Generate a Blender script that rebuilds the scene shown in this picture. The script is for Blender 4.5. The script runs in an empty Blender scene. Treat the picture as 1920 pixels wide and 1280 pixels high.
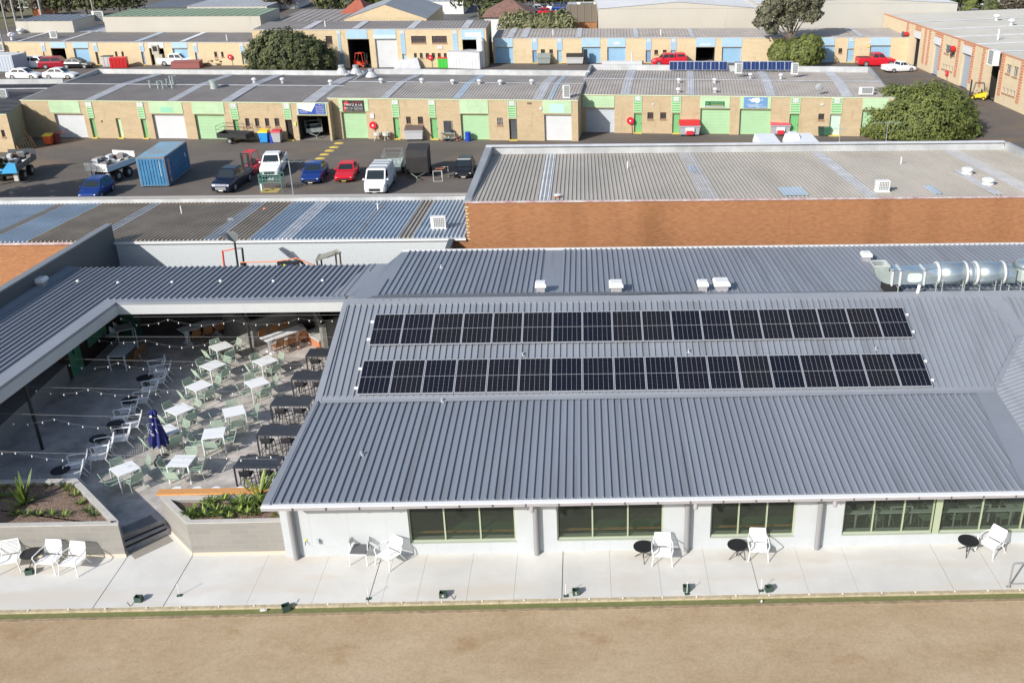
import bpy, math, random
from mathutils import Vector, Matrix
rnd = random.Random(11)
S = bpy.context.scene
C = S.collection
R_ = math.radians
V = Vector
# ---------------------------------------------------------------- camera model (drone, 20 m up)
FPX, PX, PY, CH = 1839.92, 1146.0, 640.0, 20.0
def _ray(u, v): return V((u-PX, -(v-PY), -FPX))
_y = _ray(1087, -202).normalized()
_z = (-_ray(1154, 4660)).normalized()
_y = (_y-_z*_y.dot(_z)).normalized()
_x = _y.cross(_z).normalized()
RM = Matrix((_x, _y, _z))
CAM = V((0, 0, CH))
def D(u, v): return RM @ _ray(u, v)
def G(u, v, z=0.0):
    d = D(u, v); return CAM + d*((z-CH)/d.z)
def onY(u, v, y):
    d = D(u, v); return CAM + d*(y/d.y)
def onP(u, v, p, n):
    d = D(u, v); return CAM + d*((p-CAM).dot(n)/d.dot(n))
YZ = -3.8                      # level of the industrial yard behind the club
def GY(u, v): return G(u, v, YZ)
# ---------------------------------------------------------------- materials
MATS = {}
def lin(c):
    return tuple((x/12.92 if x <= .04045 else ((x+.055)/1.055)**2.4) for x in c)
def mat(name, col, rough=.7, metal=0.0, var=0.0, vs=3.0, col2=None, bump=0.0, bs=40.0, spec=None, emit=None, stretch=None, streak=None):
    if name in MATS: return MATS[name]
    m = bpy.data.materials.new(name); m.use_nodes = True
    nt = m.node_tree; N = nt.nodes; L = nt.links; b = N['Principled BSDF']
    b.inputs['Base Color'].default_value = (*col, 1); b.inputs['Roughness'].default_value = rough
    b.inputs['Metallic'].default_value = metal
    if spec is not None: b.inputs['Specular IOR Level'].default_value = spec
    if emit:
        b.inputs['Emission Color'].default_value = (*emit[0], 1); b.inputs['Emission Strength'].default_value = emit[1]
    if var or col2 or bump:
        geo = N.new('ShaderNodeNewGeometry')
        vec = geo.outputs['Position']
        if stretch:
            mp = N.new('ShaderNodeMapping'); mp.inputs['Scale'].default_value = stretch
            L.new(vec, mp.inputs['Vector']); vec = mp.outputs[0]
    if var or col2:
        n1 = N.new('ShaderNodeTexNoise'); n1.inputs['Scale'].default_value = vs
        n1.inputs['Detail'].default_value = 7; n1.inputs['Roughness'].default_value = .65
        L.new(vec, n1.inputs['Vector'])
        rp = N.new('ShaderNodeValToRGB'); e = rp.color_ramp.elements
        c2 = col2 or tuple(max(0, x*(1-var)) for x in col)
        c1 = tuple(min(1, x*(1+var*.6)) for x in col) if not col2 else col
        e[0].position = .34; e[1].position = .66
        e[0].color = (*c2, 1); e[1].color = (*c1, 1)
        L.new(n1.outputs['Fac'], rp.inputs[0])
        out = rp.outputs[0]
        if streak:
            mp2 = N.new('ShaderNodeMapping'); mp2.inputs['Scale'].default_value = streak[0]
            L.new(geo.outputs['Position'], mp2.inputs['Vector'])
            n2 = N.new('ShaderNodeTexNoise'); n2.inputs['Scale'].default_value = 1; n2.inputs['Detail'].default_value = 5
            L.new(mp2.outputs[0], n2.inputs['Vector'])
            r2 = N.new('ShaderNodeValToRGB'); r2.color_ramp.elements[0].position = streak[2]; r2.color_ramp.elements[1].position = streak[2]+.14
            L.new(n2.outputs['Fac'], r2.inputs[0])
            mx = N.new('ShaderNodeMixRGB'); L.new(r2.outputs[0], mx.inputs[0]); L.new(out, mx.inputs[1]); mx.inputs[2].default_value = (*streak[1], 1)
            out = mx.outputs[0]
        L.new(out, b.inputs['Base Color'])
    if bump:
        n3 = N.new('ShaderNodeTexNoise'); n3.inputs['Scale'].default_value = bs; n3.inputs['Detail'].default_value = 4
        L.new(vec, n3.inputs['Vector'])
        bp = N.new('ShaderNodeBump'); bp.inputs['Strength'].default_value = bump; bp.inputs['Distance'].default_value = .02
        L.new(n3.outputs['Fac'], bp.inputs['Height']); L.new(bp.outputs[0], b.inputs['Normal'])
    MATS[name] = m
    return m
def brick(name, c1, c2, mortar, bw=.24, bh=.086, var=.5, vs=.35, dark=None, patch=(.3, .7), ms=.01, dirt=None, st=3.2, stain=0):
    if name in MATS: return MATS[name]
    m = bpy.data.materials.new(name); m.use_nodes = True
    nt = m.node_tree; N = nt.nodes; L = nt.links; b = N['Principled BSDF']; b.inputs['Roughness'].default_value = .9
    geo = N.new('ShaderNodeNewGeometry'); sp = N.new('ShaderNodeSeparateXYZ'); L.new(geo.outputs['Position'], sp.inputs[0])
    ad = N.new('ShaderNodeMath'); ad.operation = 'ADD'; L.new(sp.outputs[0], ad.inputs[0]); L.new(sp.outputs[1], ad.inputs[1])
    cb = N.new('ShaderNodeCombineXYZ'); L.new(ad.outputs[0], cb.inputs[0]); L.new(sp.outputs[2], cb.inputs[1])
    t = N.new('ShaderNodeTexBrick'); t.inputs['Scale'].default_value = 1; t.inputs['Brick Width'].default_value = bw; t.inputs['Row Height'].default_value = bh
    t.inputs['Mortar Size'].default_value = ms; t.inputs['Color1'].default_value = (*c1, 1); t.inputs['Color2'].default_value = (*c2, 1)
    t.inputs['Mortar'].default_value = (*mortar, 1); t.inputs['Bias'].default_value = 0
    L.new(cb.outputs[0], t.inputs['Vector'])
    # larger blotches of darker bricks, stretched along the courses
    mp = N.new('ShaderNodeMapping'); mp.inputs['Scale'].default_value = (1, st, 1); L.new(cb.outputs[0], mp.inputs[0])
    n = N.new('ShaderNodeTexNoise'); n.inputs['Scale'].default_value = vs; n.inputs['Detail'].default_value = 8; n.inputs['Roughness'].default_value = .7; L.new(mp.outputs[0], n.inputs['Vector'])
    r = N.new('ShaderNodeValToRGB'); r.color_ramp.elements[0].position = patch[0]; r.color_ramp.elements[1].position = patch[1]
    L.new(n.outputs['Fac'], r.inputs[0])
    mx = N.new('ShaderNodeMixRGB'); mx.blend_type = 'MULTIPLY'; mx.inputs[0].default_value = var
    L.new(t.outputs[0], mx.inputs[1])
    r.color_ramp.elements[0].color = (*(dark or (.45, .42, .4)), 1); r.color_ramp.elements[1].color = (1, 1, 1, 1)
    L.new(r.outputs[0], mx.inputs[2]); fin = mx.outputs[0]
    if stain:
        m4 = N.new('ShaderNodeMapping'); m4.inputs['Scale'].default_value = (.22, .05, 1); L.new(cb.outputs[0], m4.inputs[0])
        n4 = N.new('ShaderNodeTexNoise'); n4.inputs['Scale'].default_value = 1.6; n4.inputs['Detail'].default_value = 4; L.new(m4.outputs[0], n4.inputs['Vector'])
        r4 = N.new('ShaderNodeValToRGB'); r4.color_ramp.elements[0].position = .52; r4.color_ramp.elements[1].position = .70; r4.color_ramp.elements[0].color = (1, 1, 1, 1); r4.color_ramp.elements[1].color = (.74, .72, .66, 1); L.new(n4.outputs['Fac'], r4.inputs[0])
        x4 = N.new('ShaderNodeMixRGB'); x4.blend_type = 'MULTIPLY'; x4.inputs[0].default_value = 1; L.new(fin, x4.inputs[1]); L.new(r4.outputs[0], x4.inputs[2]); fin = x4.outputs[0]
    if dirt:
        m3 = N.new('ShaderNodeMapping'); m3.inputs['Scale'].default_value = (.55, .13, 1); L.new(cb.outputs[0], m3.inputs[0])
        n3 = N.new('ShaderNodeTexNoise'); n3.inputs['Scale'].default_value = 2.2; n3.inputs['Detail'].default_value = 9; n3.inputs['Roughness'].default_value = .75; L.new(m3.outputs[0], n3.inputs['Vector'])
        r3 = N.new('ShaderNodeValToRGB'); r3.color_ramp.elements[0].position = .55; r3.color_ramp.elements[1].position = .78; r3.color_ramp.elements[1].color = (dirt, dirt, dirt, 1); L.new(n3.outputs['Fac'], r3.inputs[0])
        x3 = N.new('ShaderNodeMixRGB'); L.new(r3.outputs[0], x3.inputs[0]); L.new(fin, x3.inputs[1]); x3.inputs[2].default_value = (.13, .09, .06, 1); fin = x3.outputs[0]
    L.new(fin, b.inputs['Base Color'])
    bp = N.new('ShaderNodeBump'); bp.inputs['Strength'].default_value = .4; bp.inputs['Distance'].default_value = .01
    L.new(t.outputs['Fac'], bp.inputs['Height']); bp.invert = True; L.new(bp.outputs[0], b.inputs['Normal'])
    MATS[name] = m; return m
def glass(name, tint=(.75, .85, .8), opac=.25, dark=(.02, .025, .03)):
    if name in MATS: return MATS[name]
    m = bpy.data.materials.new(name); m.use_nodes = True
    nt = m.node_tree; N = nt.nodes; L = nt.links; b = N['Principled BSDF']
    b.inputs['Base Color'].default_value = (*dark, 1); b.inputs['Roughness'].default_value = .04
    tr = N.new('ShaderNodeBsdfTransparent'); tr.inputs[0].default_value = (*tint, 1)
    mx = N.new('ShaderNodeMixShader'); mx.inputs[0].default_value = opac
    L.new(tr.outputs[0], mx.inputs[1]); L.new(b.outputs[0], mx.inputs[2]); L.new(mx.outputs[0], N['Material Output'].inputs[0])
    MATS[name] = m; return m
# ---------------------------------------------------------------- mesh builder
class MB:
    def __init__(s): s.v = []; s.f = []; s.m = []
    def poly(s, pts, m=0):
        i = len(s.v); s.v += [V(p) for p in pts]; s.f.append(tuple(range(i, i+len(pts)))); s.m.append(m); return s
    def hull(s, a, b, m=0, caps=True):        # a, b: two loops with the same count
        n = len(a); i = len(s.v); s.v += [V(p) for p in a]+[V(p) for p in b]
        for k in range(n):
            j = (k+1) % n; s.f.append((i+k, i+j, i+n+j, i+n+k)); s.m.append(m)
        if caps: s.f.append(tuple(range(i+n-1, i-1, -1))); s.f.append(tuple(range(i+n, i+2*n))); s.m += [m, m]
        return s
    def bx(s, x0, x1, y0, y1, z0, z1, m=0):
        a = [(x0, y0), (x1, y0), (x1, y1), (x0, y1)]
        return s.hull([(x, y, z0) for x, y in a], [(x, y, z1) for x, y in a], m)
    def box(s, c, d, rz=0.0, m=0):
        i = len(s.v); s.bx(-d[0]/2, d[0]/2, -d[1]/2, d[1]/2, -d[2]/2, d[2]/2, m)
        M = Matrix.Rotation(rz, 3, 'Z'); c = V(c)
        for k in range(i, len(s.v)): s.v[k] = M @ s.v[k] + c
        return s
    def ob(s, o, a, b, c, m=0):               # parallelepiped from a corner and three edge vectors
        o, a, b, c = V(o), V(a), V(b), V(c)
        return s.hull([o, o+a, o+a+b, o+b], [o+c, o+a+c, o+a+b+c, o+b+c], m)
    def prism(s, pts, z0, z1, m=0):
        return s.hull([(p[0], p[1], z0) for p in pts], [(p[0], p[1], z1) for p in pts], m)
    def ext(s, pts, d, m=0):
        d = V(d); return s.hull([V(p) for p in pts], [V(p)+d for p in pts], m)
    def tube(s, p, q, r, n=6, r2=None, m=0):
        p, q = V(p), V(q); d = (q-p)
        if d.length < 1e-6: return s
        d.normalize(); a = d.orthogonal().normalized(); b = d.cross(a); r2 = r if r2 is None else r2
        A = [p+(a*math.cos(t)+b*math.sin(t))*r for t in [6.28318*k/n for k in range(n)]]
        B = [q+(a*math.cos(t)+b*math.sin(t))*r2 for t in [6.28318*k/n for k in range(n)]]
        return s.hull(A, B, m)
    def path(s, pts, r, n=6, m=0):
        for a, b in zip(pts[:-1], pts[1:]): s.tube(a, b, r, n, m=m)
        return s
    def lathe(s, prof, c=(0, 0, 0), n=12, m=0):
        c = V(c); i = len(s.v)
        for r, z in prof:
            for k in range(n):
                t = 6.28318*k/n; s.v.append(V((r*math.cos(t), r*math.sin(t), z))+c)
        for j in range(len(prof)-1):
            for k in range(n):
                l = (k+1) % n; s.f.append((i+j*n+k, i+j*n+l, i+(j+1)*n+l, i+(j+1)*n+k)); s.m.append(m)
        s.f.append(tuple(range(i+n-1, i-1, -1))); s.m.append(m)
        e = i+(len(prof)-1)*n; s.f.append(tuple(range(e, e+n))); s.m.append(m)
        return s
    def ell(s, c, rx, ry, rz, n=8, k=5, m=0):
        prof = [(max(.001, math.sin(math.pi*j/k)), -math.cos(math.pi*j/k)) for j in range(k+1)]
        i = len(s.v); s.lathe(prof, (0, 0, 0), n, m); c = V(c)
        for q in range(i, len(s.v)): p = s.v[q]; s.v[q] = V((p.x*rx, p.y*ry, p.z*rz))+c
        return s
    def xf(s, M, i=0):
        for k in range(i, len(s.v)): s.v[k] = M @ s.v[k]
        return s
def build(name, mb, mats, parent=None, smooth=False, off=None):
    me = bpy.data.meshes.new(name)
    o_ = off if off is not None else (OFF.get(parent.name, V((0, 0, 0))) if parent else V((0, 0, 0)))
    me.from_pydata([tuple(p-o_) for p in mb.v], [], mb.f)
    if not isinstance(mats, (list, tuple)): mats = [mats]
    for m in mats: me.materials.append(m)
    me.polygons.foreach_set('material_index', mb.m)
    if smooth: me.polygons.foreach_set('use_smooth', [True]*len(mb.f))
    me.update()
    o = bpy.data.objects.new(name, me); C.objects.link(o)
    if parent: o.parent = parent; OFF[o.name] = o_
    return o
OFF = {}
def tag(o, label=None, cat=None, group=None, kind=None):
    if label: o['label'] = label
    if cat: o['category'] = cat
    if group: o['group'] = group
    if kind: o['kind'] = kind
    return o
def thing(name, label, cat, loc=(0, 0, 0), rz=0.0, group=None, world=False):
    o = bpy.data.objects.new(name, None); C.objects.link(o); o.empty_display_size = .2
    o.location = V(loc); o.rotation_euler = (0, 0, rz); tag(o, label, cat, group)
    OFF[o.name] = V(loc) if world else V((0, 0, 0))
    return o
def single(name, mb, mats, label, cat, group=None, kind=None, smooth=False):
    lo = V((min(p.x for p in mb.v)+max(p.x for p in mb.v), min(p.y for p in mb.v)+max(p.y for p in mb.v), 2*min(p.z for p in mb.v)))*.5
    o = build(name, mb, mats, None, smooth, off=lo); o.location = lo
    return tag(o, label, cat, group, kind)
def struct(name, mb, mats):
    return tag(build(name, mb, mats), kind='structure')
def dup(root, loc, rz=None, label=None, group=None, scale=None):
    r = root.copy(); C.objects.link(r); r.location = V(loc)
    if rz is not None: r.rotation_euler = (0, 0, rz)
    if scale: r.scale = (scale,)*3
    if label: r['label'] = label
    if group: r['group'] = group
    for ch in KIDS[root.name]:
        c = ch.copy(); C.objects.link(c); c.parent = r
        for g in KIDS.get(ch.name, []):
            d = g.copy(); C.objects.link(d); d.parent = c
    return r
KIDS = {}
def reg(root):                                  # remember the children of a master thing
    allo = list(C.objects)
    KIDS[root.name] = [o for o in allo if o.parent == root]
    for ch in KIDS[root.name]: KIDS[ch.name] = [o for o in allo if o.parent == ch]
    return root
USED = set()
def put(master, loc, rz, label, group=None, scale=None):
    if master.name not in USED:
        USED.add(master.name); master.location = V(loc); master.rotation_euler = (0, 0, rz); master['label'] = label
        if group: master['group'] = group
        if scale: master.scale = (scale,)*3
        return master
    return dup(master, loc, rz, label, group, scale)
def text_mb(txt, P0, ex, ey, h, m=0, w=None):
    """lettering as a mesh: baseline start P0, direction ex, up ey, letter height h, optional total width w"""
    cu = bpy.data.curves.new('t', 'FONT'); cu.body = txt; cu.size = 1; cu.resolution_u = 2
    ob = bpy.data.objects.new('t', cu); C.objects.link(ob)
    bpy.context.view_layer.update()
    me = ob.to_mesh(); vs = [v.co.copy() for v in me.vertices]; fs = [tuple(p.vertices) for p in me.polygons]
    ob.to_mesh_clear(); bpy.data.objects.remove(ob); bpy.data.curves.remove(cu)
    x0 = min(v.x for v in vs); x1 = max(v.x for v in vs); sy = h/.7; sx = sy if not w else w/(x1-x0)
    mb = MB(); mb.v = [V(P0)+V(ex)*((v.x-x0)*sx)+V(ey)*(v.y*sy) for v in vs]; mb.f = fs; mb.m = [m]*len(fs)
    return mb
def join(a, b, mo=0):
    i = len(a.v); a.v += b.v; a.f += [tuple(k+i for k in f) for f in b.f]; a.m += [k+mo for k in b.m]; return a
# ribbed sheet roof: a planar polygon with raised ribs along a direction
def ribbed(mb, pts, d, sp, h=.04, w=.05, mar=.0, m=0, sheet=True, t0=None, skip=None):
    pts = [V(p) for p in pts]; n = V((0, 0, 0))
    for i in range(len(pts)): n += (pts[i]-pts[0]).cross(pts[(i+1) % len(pts)]-pts[0])
    n.normalize()
    if n.z < 0: n = -n
    d = V(d); d = (d-n*d.dot(n)).normalized(); e = d.cross(n).normalized(); o = pts[0]
    if sheet: mb.poly(pts, m)
    P2 = [((p-o).dot(e), (p-o).dot(d)) for p in pts]
    lo = min(p[0] for p in P2); hi = max(p[0] for p in P2)
    t = lo + (sp*.5 if t0 is None else t0)
    while t < hi-.01:
        ys = []
        for i in range(len(P2)):
            a, b = P2[i], P2[(i+1) % len(P2)]
            if (a[0] <= t) != (b[0] <= t): ys.append(a[1]+(b[1]-a[1])*(t-a[0])/(b[0]-a[0]))
        ys.sort()
        for y0, y1 in zip(ys[::2], ys[1::2]):
            if y1-y0 > 2*mar+.05:
                A = o+e*t+d*(y0+mar); B = o+e*t+d*(y1-mar)
                mb.hull([A-e*w*.5, A-e*w*.3+n*h, A+e*w*.3+n*h, A+e*w*.5], [B-e*w*.5, B-e*w*.3+n*h, B+e*w*.3+n*h, B+e*w*.5], m)
        t += sp
    return n
# facade: a vertical plane from A to B (seen from outside A is left)
class Fac:
    def __init__(s, A, B, z0=None):
        s.A = V(A); s.B = V(B); s.z0 = s.A.z if z0 is None else z0; s.A.z = s.B.z = s.z0
        s.e = (s.B-s.A).normalized(); s.L = (s.B-s.A).length; s.n = s.e.cross(V((0, 0, 1))).normalized()
    def su(s, u, v):
        p = onP(u, v, s.A, s.n); return (p-s.A).dot(s.e), p.z
    def P(s, a, z, out=0.0): return V((s.A.x, s.A.y, 0))+s.e*a+s.n*out+V((0, 0, z))
    def rc(s, u0, v0, u1, v1):
        """pixel corners top-left, bottom-right -> a0, a1, z0, z1 (opening upright in the wall)"""
        a, z1 = s.su(u0, v0); b, z0 = s.su(u1, v1); return (min(a, b), max(a, b), z0, z1)
    def slab(s, mb, a0, a1, z0, z1, o0, o1, m=0):
        return mb.ob(s.P(a0, z0, o0), s.e*(a1-a0), s.n*(o1-o0), V((0, 0, z1-z0)), m)
    def quad(s, mb, a0, a1, z0, z1, o, m=0):
        return mb.poly([s.P(a0, z0, o), s.P(a1, z0, o), s.P(a1, z1, o), s.P(a0, z1, o)], m)
    def wall(s, mb, a0, a1, z0, z1, holes=(), depth=.25, m=0, o=0.0):
        xs = sorted(set([a0, a1]+[min(max(h[0], a0), a1) for h in holes]+[min(max(h[1], a0), a1) for h in holes]))
        for x0, x1 in zip(xs[:-1], xs[1:]):
            if x1-x0 < 1e-4: continue
            c = (x0+x1)/2; cut = sorted([(max(h[2], z0), min(h[3], z1)) for h in holes if h[0] < c < h[1]])
            z = z0
            for q0, q1 in cut:
                if q0 > z+1e-4: s.quad(mb, x0, x1, z, q0, o, m)
                z = max(z, q1)
            if z < z1-1e-4: s.quad(mb, x0, x1, z, z1, o, m)
        for h in holes:
            p = [(h[0], h[2]), (h[1], h[2]), (h[1], h[3]), (h[0], h[3])]
            for k in range(4):
                q, r = p[k], p[(k+1) % 4]
                mb.poly([s.P(*q, o), s.P(*r, o), s.P(*r, o-depth), s.P(*q, o-depth)], m)
        return mb
# ================================================================= materials
M_conc = mat('pale_concrete', (.64, .625, .59), .85, var=.12, vs=.35, bump=.15, bs=60, streak=((.25, .9, 1), (.60, .555, .49), .50))
M_gap = mat('joint', (.12, .11, .10), .9)
M_deck = mat('deck_concrete', (.50, .455, .42), .8, var=.34, vs=1.5, bump=.15, bs=50)
M_block = brick('grey_blockwork', (.285, .27, .245), (.25, .24, .22), (.33, .315, .285), bw=.6, bh=.2, var=.25, vs=1.2, dark=(.7, .68, .66), ms=.006)
M_cope = mat('coping', (.50, .48, .44), .8, var=.12, vs=2)
M_mulch = mat('mulch', (.30, .21, .16), .95, col2=(.14, .09, .065), vs=14, bump=1.0, bs=45)
M_lawn = None
M_turf = mat('green_turf', (.21, .215, .08), .95, col2=(.15, .165, .055), vs=9, bump=.6, bs=160)
M_kerb = mat('timber_kerb', (.48, .40, .27), .85, var=.3, vs=6)
M_edge = mat('lawn_edge', (.34, .255, .16), .95, var=.35, vs=5, bump=.6, bs=60)
M_white = mat('white_paint', (.72, .72, .71), .45)
M_wall = mat('white_cladding', (.475, .50, .515), .5, var=.05, vs=.8, streak=((1.3, 1, .35), (.44, .455, .455), .58))
M_wall2 = mat('white_fascia', (.50, .51, .51), .5, var=.03, vs=.8)
M_roof = mat('grey_roof_steel', (.248, .268, .305), .5, metal=.1, var=.09, vs=.5, stretch=(1, .18, 1), streak=((2.2, .10, .3), (.20, .212, .235), .56))
M_roofc = mat('grey_flashing', (.262, .28, .315), .5, metal=.1, var=.07, vs=.7)
M_gut = mat('grey_gutter', (.36, .35, .37), .4, var=.05, vs=2)
M_gutl = mat('white_gutter_top', (.78, .78, .78), .4)
M_colg = mat('column_grey', (.25, .25, .26), .5)
M_sage = mat('sage_frame', (.36, .41, .28), .5)
M_glass = glass('window_glass', (.62, .70, .62), .45, (.055, .065, .05))
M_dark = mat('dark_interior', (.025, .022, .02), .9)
M_blackm = mat('black_metal', (.022, .023, .026), .5)
M_chair = mat('white_resin', (.80, .81, .81), .4)
M_green = mat('sage_resin', (.37, .46, .36), .5)
M_wood = mat('brown_timber', (.33, .15, .06), .6, var=.25, vs=8)
M_orange = mat('orange_timber', (.62, .30, .10), .6, var=.2, vs=5, stretch=(1, 8, 8))
M_alu = mat('aluminium', (.60, .61, .63), .4, metal=.5)
M_galv = mat('galvanised_steel', (.47, .55, .59), .28, metal=.7, var=.14, vs=2.2)
M_galv2 = mat('galvanised_dull', (.42, .48, .46), .45, metal=.4, var=.15, vs=3)
M_flange = mat('duct_flange', (.78, .78, .76), .4, metal=.4)
M_black = mat('black_rubber', (.02, .02, .022), .8)
M_bkgr = mat('dark_green_plastic', (.045, .08, .06), .5)
M_dgrey = mat('dark_grey_sheet', (.075, .085, .095), .5, var=.12, vs=1)
M_dwall = mat('dark_grey_wall', (.085, .098, .112), .6, var=.1, vs=.8)
M_darkw = mat('dark_brown_cladding', (.045, .03, .026), .7, var=.2, vs=1.5)
M_teal = mat('green_door_paint', (.10, .30, .18), .5)
M_screen = mat('grey_cushion', (.12, .125, .13), .9)

def lawn_mat():
    m = bpy.data.materials.new('dry_lawn'); m.use_nodes = True
    nt = m.node_tree; N = nt.nodes; L = nt.links; b = N['Principled BSDF']; b.inputs['Roughness'].default_value = .95
    geo = N.new('ShaderNodeNewGeometry')
    def noise(sc, st, det=6, ro=.6):
        mp = N.new('ShaderNodeMapping'); mp.inputs['Scale'].default_value = st; L.new(geo.outputs['Position'], mp.inputs[0])
        n = N.new('ShaderNodeTexNoise'); n.inputs['Scale'].default_value = sc; n.inputs['Detail'].default_value = det; n.inputs['Roughness'].default_value = ro
        L.new(mp.outputs[0], n.inputs['Vector']); return n.outputs['Fac']
    def ramp(f, a, b_, ca, cb):
        r = N.new('ShaderNodeValToRGB'); e = r.color_ramp.elements; e[0].position = a; e[1].position = b_; e[0].color = (*ca, 1); e[1].color = (*cb, 1); L.new(f, r.inputs[0]); return r.outputs[0]
    def mul(a, c, k=1.0):
        x = N.new('ShaderNodeMixRGB'); x.blend_type = 'MULTIPLY'; x.inputs[0].default_value = k; L.new(a, x.inputs[1]); L.new(c, x.inputs[2]); return x.outputs[0]
    base = ramp(noise(.45, (.6, 1, 1)), .36, .66, (.54, .40, .255), (.66, .52, .355))
    fine = ramp(noise(11, (1, 1, 1), 12, .88), .38, .60, (.80, .765, .71), (1.10, 1.09, 1.06))
    mid = ramp(noise(3.6, (.8, 1, 1), 6, .7), .36, .60, (.92, .90, .87), (1, 1, 1))
    spot = ramp(noise(.9, (.7, 1.2, 1), 3, .5), .60, .74, (1, 1, 1), (.84, .74, .64))
    L.new(mul(mul(mul(base, fine), mid), spot), b.inputs['Base Color'])
    bp = N.new('ShaderNodeBump'); bp.inputs['Strength'].default_value = .9; bp.inputs['Distance'].default_value = .05
    L.new(noise(70, (1, 1, 1), 5, .7), bp.inputs['Height']); L.new(bp.outputs[0], b.inputs['Normal'])
    return m
M_lawn = lawn_mat()

# ================================================================= ground of the club
b = MB(); b.bx(-45, 45, -10, 24.02, -.5, -.06); struct('lawn', b, M_lawn)
b = MB(); b.bx(-45, 45, 24.02, 24.14, -.5, -.045); struct('lawn_edge', b, M_edge)
b = MB(); b.bx(-45, 45, 24.14, 24.40, -.5, -.075); struct('turf_strip', b, M_turf)
b = MB(); x = -34.0
while x < 24:
    b.bx(x+.006, x+2.394, 24.40, 24.53, -.4, -.005); x += 2.4
struct('kerb', b, M_kerb)
# concrete path: separately cast bays, real gaps
b = MB(); b.bx(-34, 24, 24.52, 28.8, -.4, -.02, 1)
js = [(-34, 0)]
for u, w in ((-260, .02), (208.5, .026), (334, .026), (482, .007), (600, .007), (726, .007), (829, .026) if 0 else (702, .026), (790, .007), (880, .007), (966, .007), (1054.5, .026), (1145, .007), (1238, .007), (1328, .007), (1418, .022), (1510, .007), (1602, .007), (1780, .016), (1870, .016)):
    js.append((G(u, 1088).x, w))
js.append((24, 0))
js.sort()
for (xa, wa), (xb, wb) in zip(js[:-1], js[1:]):
    b.bx(xa+wa/2, xb-wb/2, 24.53, 28.8, -.3, 0)
struct('path', b, [M_conc, M_gap])
# ---- raised courtyard floor, steps
DK = .34
b = MB()
b.prism([(-29, 27.4), (-15.85, 27.4), (-15.72, 27.92), (-14.62, 28.68), (-14.4, 28.9), (-13.2, 27.4), (-9.95, 27.4), (-9.95, 46), (-29, 46)], -.3, DK)
struct('courtyard_floor', b, M_deck)
b = MB()
p0, p1 = V((-15.72, 27.92, 0)), V((-14.62, 28.68, 0)); ed = (p1-p0).normalized(); nn = V((ed.y, -ed.x, 0))
q0, q1 = p0-ed*.25, p1+ed*.3
b.hull([q0-nn*.1, q1-nn*.1, q1+nn*.34, q0+nn*.34], [p+V((0, 0, .17)) for p in (q0-nn*.1, q1-nn*.1, q1+nn*.34, q0+nn*.34)])
struct('steps', b, M_deck)
def grill(Q, z, lab, mt, n=30):
    a, c, d, e = [G(u, v, z) for u, v in Q]; b = MB()
    for k in range(n):
        f, g_ = k/n, (k+.45)/n; L0, L1 = a+(c-a)*f, a+(c-a)*g_; M0, M1 = e+(d-e)*f, e+(d-e)*g_
        b.ext([L0, L1, M1, M0], (0, 0, .006))
    single('tactile_strip', b, mt, lab, 'tactile strip', 'ribbed tactile strips at the steps')
grill([(227.5, 988), (283.2, 965.2), (297.3, 977), (232.7, 1003)], DK+.002, 'dark ribbed strip set in the courtyard floor above the steps', mat('tactile_dark', (.10, .10, .11), .6))
grill([(239.4, 1032.7), (314.4, 1000.8), (326.2, 1013.4), (253.5, 1047.6)], .002, 'bronze ribbed strip on the pale path below the steps', mat('tactile_bronze', (.20, .16, .10), .6))
for P_, z_, lab in ((((233.5, 1013.4), (307.7, 982)), DK, 'black nosing strip along the top step'), (((235.7, 1024.5), (312.6, 990)), .17, 'black nosing strip along the lower step')):
    a, c = G(*P_[0], z_), G(*P_[1], z_); e_ = (c-a).normalized(); q_ = V((e_.y, -e_.x, 0)); b = MB(); b.ob(a-q_*.03-V((0, 0, .03)), c-a, q_*.07, V((0, 0, .036))); single('step_nosing', b, M_black, lab, 'nosing')
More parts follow.
